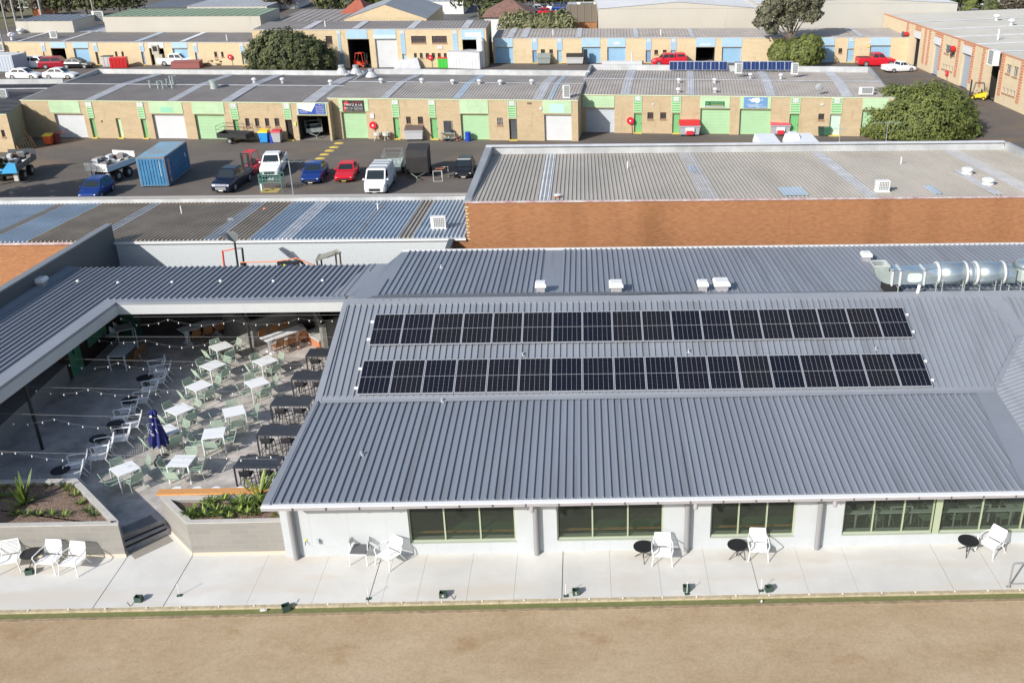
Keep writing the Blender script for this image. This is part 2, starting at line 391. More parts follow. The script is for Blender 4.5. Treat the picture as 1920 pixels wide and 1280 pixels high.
# ---- planters
def planter(pts, lab, W=.2, H=1.28, soil=1.12):
    cx = sum(p[0] for p in pts)/len(pts); cy = sum(p[1] for p in pts)/len(pts)
    t = thing('planter', lab, 'planter', (pts[0][0], pts[0][1], 0), world=True)
    n = len(pts); ins = []
    for i in range(n):
        a, p, c = V((*pts[i-1], 0)), V((*pts[i], 0)), V((*pts[(i+1) % n], 0))
        d1 = (p-a).normalized(); d2 = (c-p).normalized(); n1 = V((-d1.y, d1.x, 0)); n2 = V((-d2.y, d2.x, 0))
        k = (n1+n2); k = k/k.length; ins.append(p+k*(W/max(.3, k.dot(n1))))
    w = MB()
    for i in range(n):
        j = (i+1) % n; A, B = V((*pts[i], 0)), V((*pts[j], 0)); a, c = ins[i], ins[j]
        w.hull([A, B, c, a], [p+V((0, 0, H-.03)) for p in (A, B, c, a)])
    build('wall', w, M_block, t)
    w = MB()
    for i in range(n):
        j = (i+1) % n; A, B = V((*pts[i], 0)), V((*pts[j], 0)); dd2 = (B-A).normalized(); no = V((dd2.y, -dd2.x, 0))*.035
        w.hull([A-dd2*.03+no, B+dd2*.03+no, B-no*.1, A-no*.1], [p+V((0, 0, .11)) for p in (A-dd2*.03+no*.3, B+dd2*.03+no*.3, B-no*.1, A-no*.1)])
    build('render_skirt', w, mat('beige_skirt', (.52, .45, .36), .85), t)
    w = MB()
    for i in range(n):
        j = (i+1) % n; A, B = V((*pts[i], 0)), V((*pts[j], 0)); a, c = ins[i], ins[j]
        w.hull([p+V((0, 0, H-.03)) for p in (A, B, c, a)], [p+V((0, 0, H)) for p in (A, B, c, a)])
    build('coping', w, M_cope, t)
    w = MB(); g = 10
    w.poly([(p.x, p.y, soil) for p in ins])
    for _ in range(1500):
        # loose chips of bark
        a, c = rnd.random(), rnd.random()
        x = min(p.x for p in ins)+a*(max(p.x for p in ins)-min(p.x for p in ins)); y = min(p.y for p in ins)+c*(max(p.y for p in ins)-min(p.y for p in ins))
        inside = False; j = n-1
        for i in range(n):
            if (ins[i].y > y) != (ins[j].y > y) and x < (ins[j].x-ins[i].x)*(y-ins[i].y)/(ins[j].y-ins[i].y)+ins[i].x: inside = not inside
            j = i
        if inside: w.box((x, y, soil+.008), (rnd.uniform(.02, .07), rnd.uniform(.01, .025), .012), rnd.random()*3, m=rnd.choice((0, 1, 1, 2)))
    build('mulch', w, [M_mulch, mat('bark_light', (.36, .25, .18), .9), mat('bark_dark', (.13, .08, .055), .9)], t)
    return t
planter([(-26, 27.1), (-15.35, 27.1), (-15.42, 27.3), (-17.98, 29.95), (-26, 29.95)], 'long grey block planter with sparse tufts, left of the steps')
planter([(-13.15, 27.1), (-9.98, 27.1), (-9.98, 28.72), (-14.62, 28.72), (-14.30, 28.34)], 'grey block planter full of leafy bushes, right of the steps')
# ---- plants
M_leafs = [mat('leaf_mid', (.075, .13, .025), .6), mat('leaf_light', (.25, .31, .05), .6), mat('leaf_dark', (.03, .065, .018), .6), mat('leaf_yellow', (.33, .30, .07), .6)]
def blades(n, L, w, up=.5, seed=0, mm=(0, 0, 1, 2), r0=.05, seg=3, droop=.5):
    q = random.Random(seed); b = MB()
    for k in range(n):
        a = q.random()*6.283; el = up+q.uniform(-.25, .35); l = L*q.uniform(.6, 1.1); p = V((math.cos(a)*r0*q.random(), math.sin(a)*r0*q.random(), 0))
        d = V((math.cos(a)*math.cos(el), math.sin(a)*math.cos(el), math.sin(el))); s = V((-math.sin(a), math.cos(a), 0)); m = q.choice(mm)
        pl = p-s*w*.25; pr = p+s*w*.25
        for j in range(1, seg+1):
            p = p+d*(l/seg); d = (d+V((0, 0, -droop/seg))).normalized(); ww = w*(.5 if j < seg else .06)*(1.15 if j == 1 else 1)
            nl, nr = p-s*ww, p+s*ww; b.poly([pl, pr, nr, nl], m); pl, pr = nl, nr
    return b
def plant(name, b, loc, lab, cat, group, mats=None):
    o = build(name, b, mats or M_leafs, None, off=V((0, 0, 0))); o.location = V(loc); tag(o, lab, cat, group); return o
TZ = 1.12
tufts = [(27, 966, 'small green tuft at the far left of the front row in the left planter'), (33, 931, 'green tuft in the left planter, left of the spiky plant'), (50, 966, 'second green tuft along the front edge of the left planter'), (72, 966, 'third green tuft along the front edge of the left planter'), (96, 966, 'fourth green tuft along the front edge of the left planter'), (121, 967, 'fifth green tuft along the front edge of the left planter'), (135, 967, 'tuft standing alone at the right end of the front row of the left planter'), (178, 966, 'front tuft nearest the planter corner beside the steps'), (164, 957, 'green tuft second from the front on the angled planter edge'), (150, 945, 'green tuft third from the front on the angled planter edge'), (140, 929, 'green tuft fourth from the front on the angled planter edge'), (131, 919, 'pale green tuft fifth from the front on the angled planter edge'), (120, 910, 'dark tuft beside the back corner of the left planter'), (90, 911, 'dark tuft along the back wall of the left planter'), (62, 909, 'tuft behind the spiky plant in the left planter'), (8, 931, 'tuft cut by the left edge of the photo in the left planter'), (12, 912, 'yellow-green tuft at the back left of the left planter')]
for i, (u, v, lab) in enumerate(tufts):
    if i == 6: continue
    p = G(u, v, TZ); plant('grass_tuft', blades(46, .26, .022, .75, 40+i, mm=(0, 0, 1, 2) if i not in (11, 16) else (1, 1, 3, 0), r0=.11), p, lab, 'plant', 'low grass tufts in the left planter')
p = G(46, 945, TZ); b = blades(15, 1.15, .10, 1.15, 5, mm=(0, 1, 0), r0=.10, seg=4, droop=.35); join(b, blades(10, .7, .08, .5, 6, mm=(1, 0), r0=.1, seg=4))
plant('bird_of_paradise', b, p, 'tall spiky plant with broad upright leaves in the left planter', 'plant', None)
bush = [(372, 968, .42, 'leftmost leafy bush in the right planter'), (401, 950, .42, 'second leafy bush from the left, at the back of the right planter'), (421, 966, .45, 'leafy bush at the front, in the middle of the right planter'), (448, 949, .42, 'leafy bush against the back wall of the right planter, right of the middle'), (466, 962, .46, 'large bright leafy bush left of the roof corner in the right planter'), (479, 944, .36, 'leafy bush at the back right of the right planter, by the timber bar top')]
for i, (u, v, r, lab) in enumerate(bush):
    p = G(u, v, TZ); b = MB(); q = random.Random(70+i)
    for k in range(9):
        c = blades(26, .20+.16*r, .035, .75, 100+i*20+k, mm=(0, 1, 0, 1, 2), r0=.09, droop=.7)
        c.xf(Matrix.Translation((q.uniform(-r, r)*.75, q.uniform(-r, r)*.6, q.uniform(0, .16)))); join(b, c)
    plant('leafy_bush', b, p, lab, 'bush', 'leafy bushes in the right planter')
p = G(487, 932, TZ); plant('bird_of_paradise', blades(16, .95, .09, .9, 9, mm=(0, 1, 3, 1), r0=.12, seg=4, droop=.5), p, 'yellowing broad-leaved plant leaning out beside the roof corner', 'plant', None)
p = G(525, 966, TZ); plant('grass_tuft', blades(50, .34, .028, .8, 77, mm=(1, 3, 0), r0=.16), p, 'yellow-green tuft under the eave between the thin post and the white wall', 'plant', None)
# timber bar top on the back wall of the right planter + white stools
b = MB(); b.bx(-14.75, -10.6, 28.74, 29.06, 1.285, 1.345)
single('bar_counter', b, M_orange, 'long orange timber bar top fixed along the back wall of the right planter', 'counter')
b = MB(); b.lathe([(.17, .70), (.19, .73), (.19, .75), (.16, .765)], n=20); 
t = thing('bar_stool', 'x', 'stool', group='white round stools behind the timber bar top')
build('seat', b, M_chair, t)
for k in range(4):
    a = .785+k*1.5708; b = MB(); b.tube((math.cos(a)*.11, math.sin(a)*.11, .70), (math.cos(a)*.20, math.sin(a)*.20, 0), .014); build('leg', b, M_chair, t)
b = MB(); b.path([(math.cos(.785+k*1.5708)*.17, math.sin(.785+k*1.5708)*.17, .28) for k in range(5)], .009); build('footrest', b, M_chair, t)
reg(t)
for u, lab in ((331, 'leftmost white round stool behind the timber bar top'), (369, 'second white round stool from the left behind the timber bar top'), (404, 'third white round stool from the left behind the timber bar top'), (449, 'rightmost white round stool behind the timber bar top')):
    p = G(u, 916, DK+.76); put(t, (p.x, p.y, DK), 0, lab)
# ================================================================= clubhouse
YW = 26.92                                                 # front wall plane
TAN = math.tan(R_(19.5))
def zU(y): return 3.02+TAN*(y-32.15)                       # steep upper roof plane
NU = V((0, -TAN, 1)).normalized(); PU = V((0, 32.15, 3.02))
XR = 17.5
club = thing('clubhouse', 'white clubhouse with a wide ribbed grey metal roof and green-framed windows', 'building', (0, YW, 0), world=True)
F = Fac((-10.02, YW, 0), (XR, YW, 0))
wins = []
for u0, u1, v1, vt in ((766, 968, 1013, 952), (1042, 1243, 1008, 946), (1328, 1488, 1003, 942)):
    wins.append((F.su(u0+3, v1)[0], F.su(u1, v1)[0], .46, 2.35))
a4 = F.su(1578, 1000)[0]; a5 = F.su(1752, 1000)[0]
wins.append((a4, a5-.10, .46, 2.35)); wins.append((a5+.12, a5+4.3, .46, 2.35))
b = MB(); F.wall(b, 0, F.L, 0, 2.5, [(w[0], w[1], w[2], w[3]) for w in wins], .16)
b.bx(-10.02, -9.9, YW+.01, 37, 0, 2.6)
build('wall', b, M_wall, club)
# cladding joints: thin dark reveals standing 2 mm proud
b = MB()
for u in (583, 655, 726):
    a = F.su(u, 1000)[0]; F.slab(b, a-.005, a+.005, .0, 2.5, 0, .003)
for w0, w1 in zip([0]+[w[1] for w in wins[:3]], [w[0] for w in wins[:4]]):
    F.slab(b, w0, w1, .38, .388, 0, .003)
for w in wins:
    for k in range(1, 4): a = w[0]+(w[1]-w[0])*k/4; F.slab(b, a-.004, a+.004, 0, .44, 0, .003)
build('panel_joint', b, mat('joint_grey', (.45, .46, .47), .7), club)
for i, w in enumerate(wins):
    n = 3
    fr = MB(); t_ = .05
    for z0, z1 in ((w[2], w[2]+t_), (w[3]-t_, w[3])): F.slab(fr, w[0], w[1], z0, z1, -.15, -.07)
    for k in range(n+1):
        a = w[0]+(w[1]-w[0])*k/n; a = min(max(a, w[0]+t_/2), w[1]-t_/2); F.slab(fr, a-t_/2, a+t_/2, w[2]+t_, w[3]-t_, -.15, -.07)
    F.slab(fr, w[0]-.0, w[1]+.0, w[2]-.025, w[2]-.002, -.07, .03)
    wo = build('window', fr, M_sage, club)
    for k in range(n):
        g = MB(); a0 = w[0]+(w[1]-w[0])*k/n+t_/2; a1 = w[0]+(w[1]-w[0])*(k+1)/n-t_/2
        F.quad(g, a0, a1, w[2]+t_, w[3]-t_, -.11); build('pane', g, M_glass, wo)
b = MB(); F.slab(b, a5-.10, a5+.12, .44, 2.5, -.15, .02); build('window_post', b, M_sage, club)
# interior shell seen through the glass
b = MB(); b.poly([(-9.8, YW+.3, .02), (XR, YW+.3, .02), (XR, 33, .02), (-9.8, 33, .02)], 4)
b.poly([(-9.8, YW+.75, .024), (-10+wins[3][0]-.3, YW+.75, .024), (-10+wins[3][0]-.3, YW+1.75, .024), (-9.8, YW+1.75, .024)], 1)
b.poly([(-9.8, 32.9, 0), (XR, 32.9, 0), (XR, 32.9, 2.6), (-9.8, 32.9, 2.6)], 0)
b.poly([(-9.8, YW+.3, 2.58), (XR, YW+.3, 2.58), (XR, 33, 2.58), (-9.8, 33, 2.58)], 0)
for w in wins[:3]:
    b.bx(-10+w[0]-.1, -10+w[1]+.1, YW+.40, YW+.47, .56, .60, 2)
for w in wins[:5]:
    b.bx(-10+w[0], -10+w[1], YW+.17, YW+.30, .40, .50, 3)
build('interior', b, [M_dark, mat('green_carpet', (.10, .19, .10), .9), M_orange, M_white, mat('brown_carpet', (.10, .085, .065), .9, var=.3, vs=2)], club)
# roofs ----------------------------------------------------------
ZE, YE = 2.75, 25.92
PL = V((0, YE, ZE)); YB = 32.15; zl = lambda y: ZE+(y-YE)*(3.0-ZE)/(YB-YE)
NL = V((0, -(3.0-ZE)/(YB-YE), 1)).normalized()
W0 = onP(1862, 729, PL, NL); W1 = onP(1920, 818, PL, NL); W2 = onP(1917, 631, PU, NU)
W0 = V((W0.x, YB, 3.0)); dl = (W1-W0).normalized(); s_ = (YE-YB)/dl.y; W1e = W0+dl*s_; W1e.z = ZE
W2e = W0+(W2-W0)*3.2
XL = -10.08
low = MB(); lp = [V((XL, YE, ZE)), V((W1e.x, YE, ZE)), V((W0.x, YB, 3.0)), V((XL+.12, YB, 3.0))]
low.poly([p-V((0, 0, .012)) for p in lp])
xa = G(519, 936, ZE).x; xb = G(1831, 741, 3.0).x
dd = V((0, YB-YE, 3.0-ZE))
ribbed(low, [V((xa-.1, YE-.02, ZE)), V((W1e.x-1.1, YE-.02, ZE)), V((xb-.1, YB-.12, 2.995)), V((xa-.1, YB-.12, 2.995))], dd, .245, .052, .066, .03, t0=.02)
build('lower_roof', low, M_roof, club)
up = MB(); YR = 37.38; zr = zU(YR)
xu0 = XL+.15
up.poly([V((xu0, YB, 3.01)), V((W0.x, YB, 3.01)), V((W2e.x, W2e.y, zU(W2e.y)))if W2e.y < YR else V((W2.x, W2.y, zU(W2.y))), V((19, YR-1, zU(YR-1))), V((19, YR, zr)), V((xu0+.1, YR, zr))])
xc = G(612, 747, 3.0).x
ribbed(up, [V((xc, YB+.1, zU(YB+.1)+.012)), V((W0.x-.15, YB+.1, zU(YB+.1)+.012)), V((W2.x-.2, W2.y, zU(W2.y)+.012)), V((W2.x-.9, YR-.22, zU(YR-.22)+.012)), V((xc, YR-.22, zU(YR-.22)+.012))], V((0, 1, TAN)), .245, .052, .066, .02, t0=.02)
ribbed(up, [V((W2.x+.3, W2.y+.4, zU(W2.y+.4)+.012)), V((19, W2.y+.4, zU(W2.y+.4)+.012)), V((19, YR-.22, zU(YR-.22)+.012)), V((W2.x-.2, YR-.22, zU(YR-.22)+.012))], V((0, 1, TAN)), .245, .048, .064, .02, t0=.1)
build('upper_roof', up, M_roof, club)
wr = MB(); e = (W1e-W0); f_ = (W2e-W0); nw = e.cross(f_).normalized(); nw = nw if nw.z > 0 else -nw
hdir = (W1e-W0).normalized(); sd = nw.cross(V((0, 0, 1))).normalized()
far1 = W1e+V((0, 0, .02)); far2 = W2e+V((0, 0, .02))
up_dir = nw.cross(hdir).normalized(); up_dir = up_dir if up_dir.x > 0 else -up_dir
ribbed(wr, [W0+V((0, 0, .02)), far1, far1+up_dir*2.5, far2], up_dir, .245, .048, .064, .05)
build('side_wing_roof', wr, M_roof, club)
# flashings: barge on the left edge, change of pitch, ridge, valley
fl = MB()
fl.hull([V((XL-.03, YE-.06, ZE+.05)), V((xa-.12, YE-.06, ZE+.05)), V((xa-.12, YB, 3.05)), V((XL+.09, YB, 3.05))], [V((XL-.03, YE-.06, ZE-.12)), V((xa-.12, YE-.06, ZE-.12)), V((xa-.12, YB, 2.88)), V((XL+.09, YB, 2.88))])
fl.hull([V((XL+.09, YB, 3.06)), V((xc-.12, YB, 3.06)), V((xc-.02, YR, zr+.05)), V((xu0+.1, YR, zr+.05))], [V((XL+.09, YB, 2.85)), V((xc-.12, YB, 2.85)), V((xc-.02, YR, zr-.15)), V((xu0+.1, YR, zr-.15))])
fl.hull([V((xc-.1, YB-.16, 3.035)), V((W0.x, YB-.16, 3.035)), V((W0.x, YB+.02, 3.07)), V((xc-.1, YB+.02, 3.07))], [V((xc-.1, YB+.02, 2.98)), V((W0.x, YB+.02, 2.98)), V((W0.x, YB+.2, zU(YB+.2)+.05)), V((xc-.1, YB+.2, zU(YB+.2)+.05))])
fl.hull([V((xu0+.1, YR-.3, zU(YR-.3)+.06)), V((19, YR-.3, zU(YR-.3)+.06)), V((19, YR+.05, zr+.07)), V((xu0+.1, YR+.05, zr+.07))], [V((xu0+.1, YR-.3, zU(YR-.3)-.05)), V((19, YR-.3, zU(YR-.3)-.05)), V((19, YR+.3, zr-.12)), V((xu0+.1, YR+.3, zr-.12))])
vq = [W0+V((-.75, 0, .03)), W0+V((0, 0, .035)), W1e+V((0, 0, .035)), W1e+V((-1.05, 0, .03))]
fl.poly(vq)
q1 = G(1868, 562, 4.8); fl.poly([W2+NU*.035+V((-.35, .05, 0)), W2+NU*.035+V((.3, 0, .0)), V((W2.x-.05, YR-.2, zU(YR-.2)+.03)), V((W2.x-.85, YR-.2, zU(YR-.2)+.03))])
build('flashing', fl, M_roofc, club)
# gutter
g = MB(); g.bx(XL-.05, XR+2, YE-.17, YE+.0, ZE-.16, ZE-.045); build('gutter', g, M_gut, club)
g = MB(); g.bx(XL-.05, XR+2, YE-.185, YE-.0, ZE-.045, ZE-.012); build('gutter_lip', g, M_gutl, club)
g = MB()
x = XL+.9
while x < XR+1:
    g.bx(x, x+.03, YE-.20, YE-.171, ZE-.17, ZE-.046); x += 1.03
build('gutter_strap', g, mat('strap_dark', (.12, .12, .13), .5), club)
g = MB(); g.bx(XL+.02, XR+2, YE+.01, YW+.05, ZE-.20, ZE-.17); build('soffit', g, M_gut, club)
for u, v in ((558, 1044), (1007, 1039), (1287, 1034), (1532, 1030)):
    p = G(u, v); c = MB(); c.lathe([(.095, 0), (.095, 2.56)], (p.x, YW-.13, 0), 14); build('column', c, M_colg, club, smooth=False)
for u, v in ((997, 950), (1305, 944), (1567, 937)):
    p = onY(u, v, YE-.06); c = MB(); c.lathe([(.06, ZE-.45), (.075, ZE-.42), (.075, ZE-.14)], (p.x, YE-.04, 0), 12); c.tube((p.x, YE-.0, ZE-.36), (p.x-.0, YW-.2, ZE-.46), .06, 8); build('downpipe', c, M_gut, club)
c = MB(); p = G(525, 968, TZ); c.tube((p.x, p.y, 1.0), (p.x, p.y, 2.6), .055, 8); build('post', c, M_colg, club)
# back roof: falls gently away from the ridge to the brick wall
YK = 44.75; zk = lambda y: 4.86-(y-YR)*.062
bk = MB(); BL = V((-9.78, YR+.25, zk(YR+.25))); BL2 = onP(750, 478, V((0, YR, zk(YR))), V((0, .062, 1)).normalized())
bq = [V((-9.6, YR+.35, zk(YR+.35))), V((24, YR+.35, zk(YR+.35))), V((24, YK, zk(YK))), V((BL2.x, YK, zk(YK)))]
bk.poly([p-V((0, 0, .012)) for p in bq])
g0 = onP(764, 478, V((0, YR, zk(YR))), V((0, .062, 1)).normalized()); g1 = onP(1022, 474, V((0, YR, zk(YR))), V((0, .062, 1)).normalized()); g2 = onP(1054, 474, V((0, YR, zk(YR))), V((0, .062, 1)).normalized())
yn = YR+.5
ribbed(bk, [V((g0.x-.35, yn, zk(yn))), V((g1.x, yn, zk(yn))), V((g1.x, YK, zk(YK))), V((g0.x-.0, YK, zk(YK)))], V((0, 1, -.062)), .245, .052, .066, .04)
xr2 = G(1620, 470, 4.5).x
ribbed(bk, [V((g2.x, yn, zk(yn))), V((24, yn, zk(yn))), V((24, YK, zk(YK))), V((g2.x, YK, zk(YK)))], V((0, 1, -.062)), .245, .052, .066, .04)
bk.hull([V((-10.3, YR+.7, 3.8)), V((24, YR+.7, 3.8)), V((24, YR+.7, zk(YR+.7)-.02)), V((-9.8, YR+.7, zk(YR+.7)-.02))], [V((BL2.x-.6, YK, 3.8)), V((24, YK, 3.8)), V((24, YK, zk(YK)-.02)), V((BL2.x, YK, zk(YK)-.02))])
build('back_roof', bk, M_roof, club)
c = MB(); c.bx(BL2.x, 24, YK-.02, YK+.10, zk(YK)-.1, zk(YK)+.06); build('back_gutter', c, mat('pale_grey_trim', (.66, .66, .65), .5), club)
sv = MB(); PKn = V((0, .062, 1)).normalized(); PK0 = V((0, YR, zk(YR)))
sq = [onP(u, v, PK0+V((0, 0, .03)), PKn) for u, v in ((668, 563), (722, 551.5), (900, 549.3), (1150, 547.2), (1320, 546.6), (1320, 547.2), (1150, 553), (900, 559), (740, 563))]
ribbed(sv, sq[::-1], V((1, .55, 0)), .16, .03, .06); build('ridge_gutter_shade', sv, mat('gutter_shade_grey', (.13, .14, .16), .6), club)  # dark ribbed sheet for the ridge gutter, its shade put into the colour
# ---- vents on the roof
def hood_vent(p, w, lab, rz=0):
    t = thing('roof_vent', lab, 'roof vent', p, rz, 'white square hooded vents on the grey roofs')
    m = MB(); m.bx(-w*.42, w*.42, -w*.42, w*.42, -.25, .16); build('curb', m, M_gut, t)
    m = MB(); k = w*.55
    m.hull([(-k, -k, .14), (k, -k, .14), (k, k, .14), (-k, k, .14)], [(-k, -k, .24), (k, -k, .24), (k, k, .24), (-k, k, .24)])
    m.hull([(-k, -k, .24), (k, -k, .24), (k, k, .24), (-k, k, .24)], [(-k*.8, -k*.8, .33), (k*.8, -k*.8, .33), (k*.8, k*.8, .33), (-k*.8, k*.8, .33)])
    build('hood', m, M_white, t); return t
for u, v, w, lab in ((1014, 547, .42, 'small white hooded vent at the left of the clubhouse ridge'), (1155, 546, .54, 'medium white hooded vent in the middle of the clubhouse ridge'), (1317, 545, .42, 'small white hooded vent right beside the largest hood'), (1352, 543, .62, 'largest white hooded vent on the clubhouse ridge')):
    p = onP(u, v, V((0, YR, zk(YR))), V((0, .062, 1)).normalized()); hood_vent(p+V((0, 0, .12)), w, lab)
p = onP(1623, 489, V((0, YR, zk(YR))), V((0, .062, 1)).normalized()); hood_vent(p+V((0, 0, .1)), .42, 'white hooded vent behind the open end of the silver duct')
# ---- anchors
def anchor(p, lab):
    m = MB(); m.box((0, 0, .02), (.16, .16, .03)); m.lathe([(.03, .03), (.03, .10), (.05, .11), (.05, .14)], n=8); m.xf(Matrix.Translation(p))
    single('roof_anchor', m, M_alu, lab, 'roof anchor', 'small silver safety anchors on the grey roofs')
anchor(onP(678, 853, PL, NL), 'small silver safety anchor on the lower front roof')
anchor(onP(980, 667, PU, NU), 'small silver anchor between the two panel rows, left of centre')
anchor(onP(1291, 661, PU, NU), 'small silver anchor between the two panel rows, right of centre')
anchor(onP(1642, 656, PU, NU), 'small silver anchor between the right ends of the two panel rows')
anchor(onP(827, 502, V((0, YR, zk(YR))), V((0, .062, 1)).normalized()), 'small silver anchor at the left end of the back roof')
anchor(onP(829, 753, PL, NL), 'small silver anchor just below the lower panel row')
# ---- solar panels
def pv_mat():
    m = bpy.data.materials.new('solar_cells'); m.use_nodes = True; nt = m.node_tree; N = nt.nodes; L = nt.links; b = N['Principled BSDF']
    b.inputs['Roughness'].default_value = .22; b.inputs['Specular IOR Level'].default_value = .35
    oi = N.new('ShaderNodeObjectInfo'); r = N.new('ShaderNodeValToRGB')
    r.color_ramp.elements[0].color = (.004, .005, .012, 1); r.color_ramp.elements[1].color = (.010, .009, .011, 1); L.new(oi.outputs['Random'], r.inputs[0]); L.new(r.outputs[0], b.inputs['Base Color'])
    return m
M_pv = pv_mat(); M_line = mat('panel_lines', (.32, .33, .35), .5)
PWD, PLN = 1.178, 1.76
pt = thing('solar_panel', 'x', 'solar panel', group='solar panels in two rows on the clubhouse roof')
m = MB()
for q in ((-PWD/2+.005, PWD/2-.005, 0, .03), (-PWD/2+.005, PWD/2-.005, PLN-.03, PLN)): m.bx(q[0], q[1], q[2], q[3], 0, .035)
for q in ((-PWD/2+.005, -PWD/2+.03), (PWD/2-.03, PWD/2-.005)): m.bx(q[0], q[1], .03, PLN-.03, 0, .035)
build('frame', m, M_alu, pt)
m = MB(); m.bx(-PWD/2+.03, PWD/2-.03, .03, PLN-.03, .005, .028); cell = build('glass', m, M_pv, pt)
m = MB(); x0, x1 = -PWD/2+.03, PWD/2-.03
for k in range(1, 6): x = x0+(x1-x0)*k/6; m.bx(x-.0035, x+.0035, .03, PLN-.03, .0275, .0295)
m.bx(x0, x1, PLN/2-.008, PLN/2+.008, .0275, .0297)
build('cell_line', m, M_line, cell)
m = MB()
for k in range(1, 24):
    y = .03+(PLN-.06)*k/24
    if k != 12: m.bx(x0, x1, y-.0018, y+.0018, .0275, .0292)
build('cell_line', m, mat('fine_lines', (.06, .065, .08), .5), cell)
m = MB(); m.bx(-PWD/2, PWD/2, .35, .39, -.10, -.0); m.bx(-PWD/2, PWD/2, 1.35, 1.39, -.10, 0); build('mounting_rail', m, M_alu, pt)
reg(pt)
ords = ['first', 'second', 'third', 'fourth', 'fifth', 'sixth', 'seventh', 'eighth', 'ninth', 'tenth', 'eleventh', 'twelfth', 'thirteenth', 'fourteenth', 'fifteenth', 'sixteenth', 'seventeenth', 'eighteenth']
def panel_row(bl, br, rowname):
    PP = PU+NU*.11
    A = onP(*bl, PP, NU); B = onP(*br, PP, NU)
    for k in range(18):
        c = A+(B-A)*((k+.5)/18)
        if pt.name not in USED: o = put(pt, c, 0, '')
        else: o = dup(pt, c, 0)
        o.rotation_euler = (R_(19.5), 0, math.atan2(B.y-A.y, B.x-A.x)*0)
        where = 'leftmost' if k == 0 else 'rightmost' if k == 17 else ('%s from the left' % ords[k] if k < 9 else '%s from the right' % ords[17-k])
        if k in (0, 17):
            for yy in (.37, 1.37):
                m = MB(); sx = -1 if k == 0 else 1; m.bx(min(sx*PWD/2, sx*(PWD/2+.14)), max(sx*PWD/2, sx*(PWD/2+.14)), yy-.05, yy+.05, -.07, .0); build('rail_end', m, M_white, o)
        o['label'] = 'black solar panel, %s in the %s panel row' % (where, rowname)
panel_row((691.5, 647.5), (1713, 633.4), 'upper'); panel_row((667.9, 740), (1749.6, 725), 'lower')
# ---- silver duct
dt = thing('exhaust_duct', 'large silver exhaust duct with two round silencers, standing along the clubhouse ridge', 'duct', (12, YR+.5, 4.85), world=True)
yd = YR+.55; zb = 4.87
def XD(u): return onY(u, 520, yd).x
def dpart(name, mb, m_, smooth=False, par=None): return build(name, mb, m_, par or dt, smooth)
xs_ = [XD(u) for u in (1627, 1668, 1682, 1729, 1806, 1873, 1893, 1925, 1990)]
zc_ = zb+.62; hw = .33
# quarter bend opening upwards, open top
m = MB(); n = 8; r_out = .85
for side in (-hw, hw):
    pts = [V((xs_[1], yd+side, zc_+.28))]+[]
    arc = [V((xs_[1]-.78*math.sin(k/n*1.5708)*1.0, yd+side, zc_-.28+.80*(1-math.cos(k/n*1.5708)))) for k in range(n+1)]
    m.poly([V((xs_[1], yd+side, zc_+.30))]+arc[::1] + [V((xs_[1]-.25, yd+side, arc[-1].z+.0))])
for k in range(n):
    a0 = V((xs_[1]-.78*math.sin(k/n*1.5708), 0, zc_-.28+.80*(1-math.cos(k/n*1.5708)))); a1 = V((xs_[1]-.78*math.sin((k+1)/n*1.5708), 0, zc_-.28+.80*(1-math.cos((k+1)/n*1.5708))))
    m.poly([a0+V((0, yd-hw, 0)), a1+V((0, yd-hw, 0)), a1+V((0, yd+hw, 0)), a0+V((0, yd+hw, 0))])
dpart('bend', m, M_galv2)
m = MB(); m.bx(xs_[1]-.80, xs_[1]-.15, yd-hw-.02, yd-hw+.01, zc_+.50, zc_+.54); m.bx(xs_[1]-.80, xs_[1]-.15, yd+hw-.01, yd+hw+.02, zc_+.50, zc_+.54); m.bx(xs_[1]-.82, xs_[1]-.78, yd-hw, yd+hw, zc_+.50, zc_+.54); m.bx(xs_[1]-.17, xs_[1]-.13, yd-hw, yd+hw, zc_+.28, zc_+.54)
dpart('rim', m, M_flange)
m = MB(); m.bx(xs_[1], xs_[3], yd-hw, yd+hw, zc_-.30, zc_+.30); bxo = dpart('rectangular_duct', m, M_galv)
m = MB(); pts = []
cx = (xs_[2]+xs_[3])/2+.1
for k in range(16):
    a = k/16*6.283; pts.append(V((cx+.30*(abs(math.cos(a))**.5)*math.copysign(1, math.cos(a)), yd-hw-.004, zc_+.20*(abs(math.sin(a))**.5)*math.copysign(1, math.sin(a)))))
m.ext(pts, (0, -.012, 0)); dpart('access_panel', m, mat('pale_patch', (.55, .62, .58), .45), par=bxo)
for x in (xs_[1], xs_[2]+.02, xs_[3]-.03):
    m = MB(); m.bx(x-.035, x+.035, yd-hw-.05, yd-hw, zc_-.34, zc_+.34); m.bx(x-.035, x+.035, yd-hw-.05, yd+hw+.05, zc_+.30, zc_+.345); dpart('flange', m, M_flange)
def loop_rect(x, h): return [V((x, yd+math.copysign(1, c)*0+a*h, zc_+c*h)) for a, c in ((-1, -1), (0, -1), (1, -1), (1, 0), (1, 1), (0, 1), (-1, 1), (-1, 0))]
def loop_circ(x, r, n=8, ph=-2.356): return [V((x, yd+r*math.cos(ph+k*6.283/n), zc_+.05+r*math.sin(ph+k*6.283/n))) for k in range(n)]
m = MB(); xq = XD(1754); m.hull([V((xs_[3], yd+a*hw, zc_+c*.3)) for a, c in ((-1, -1), (0, -1), (1, -1), (1, 0), (1, 1), (0, 1), (-1, 1), (-1, 0))], loop_circ(xq, .46)); dpart('transition', m, M_galv)
def cyl(x0, x1, r, n=28):
    m = MB(); m.hull([V((x0, yd+r*math.cos(k*6.283/n), zc_+.05+r*math.sin(k*6.283/n))) for k in range(n)], [V((x1, yd+r*math.cos(k*6.283/n), zc_+.05+r*math.sin(k*6.283/n))) for k in range(n)]); return m
xsil = [xq, XD(1806), XD(1826), XD(1876)]
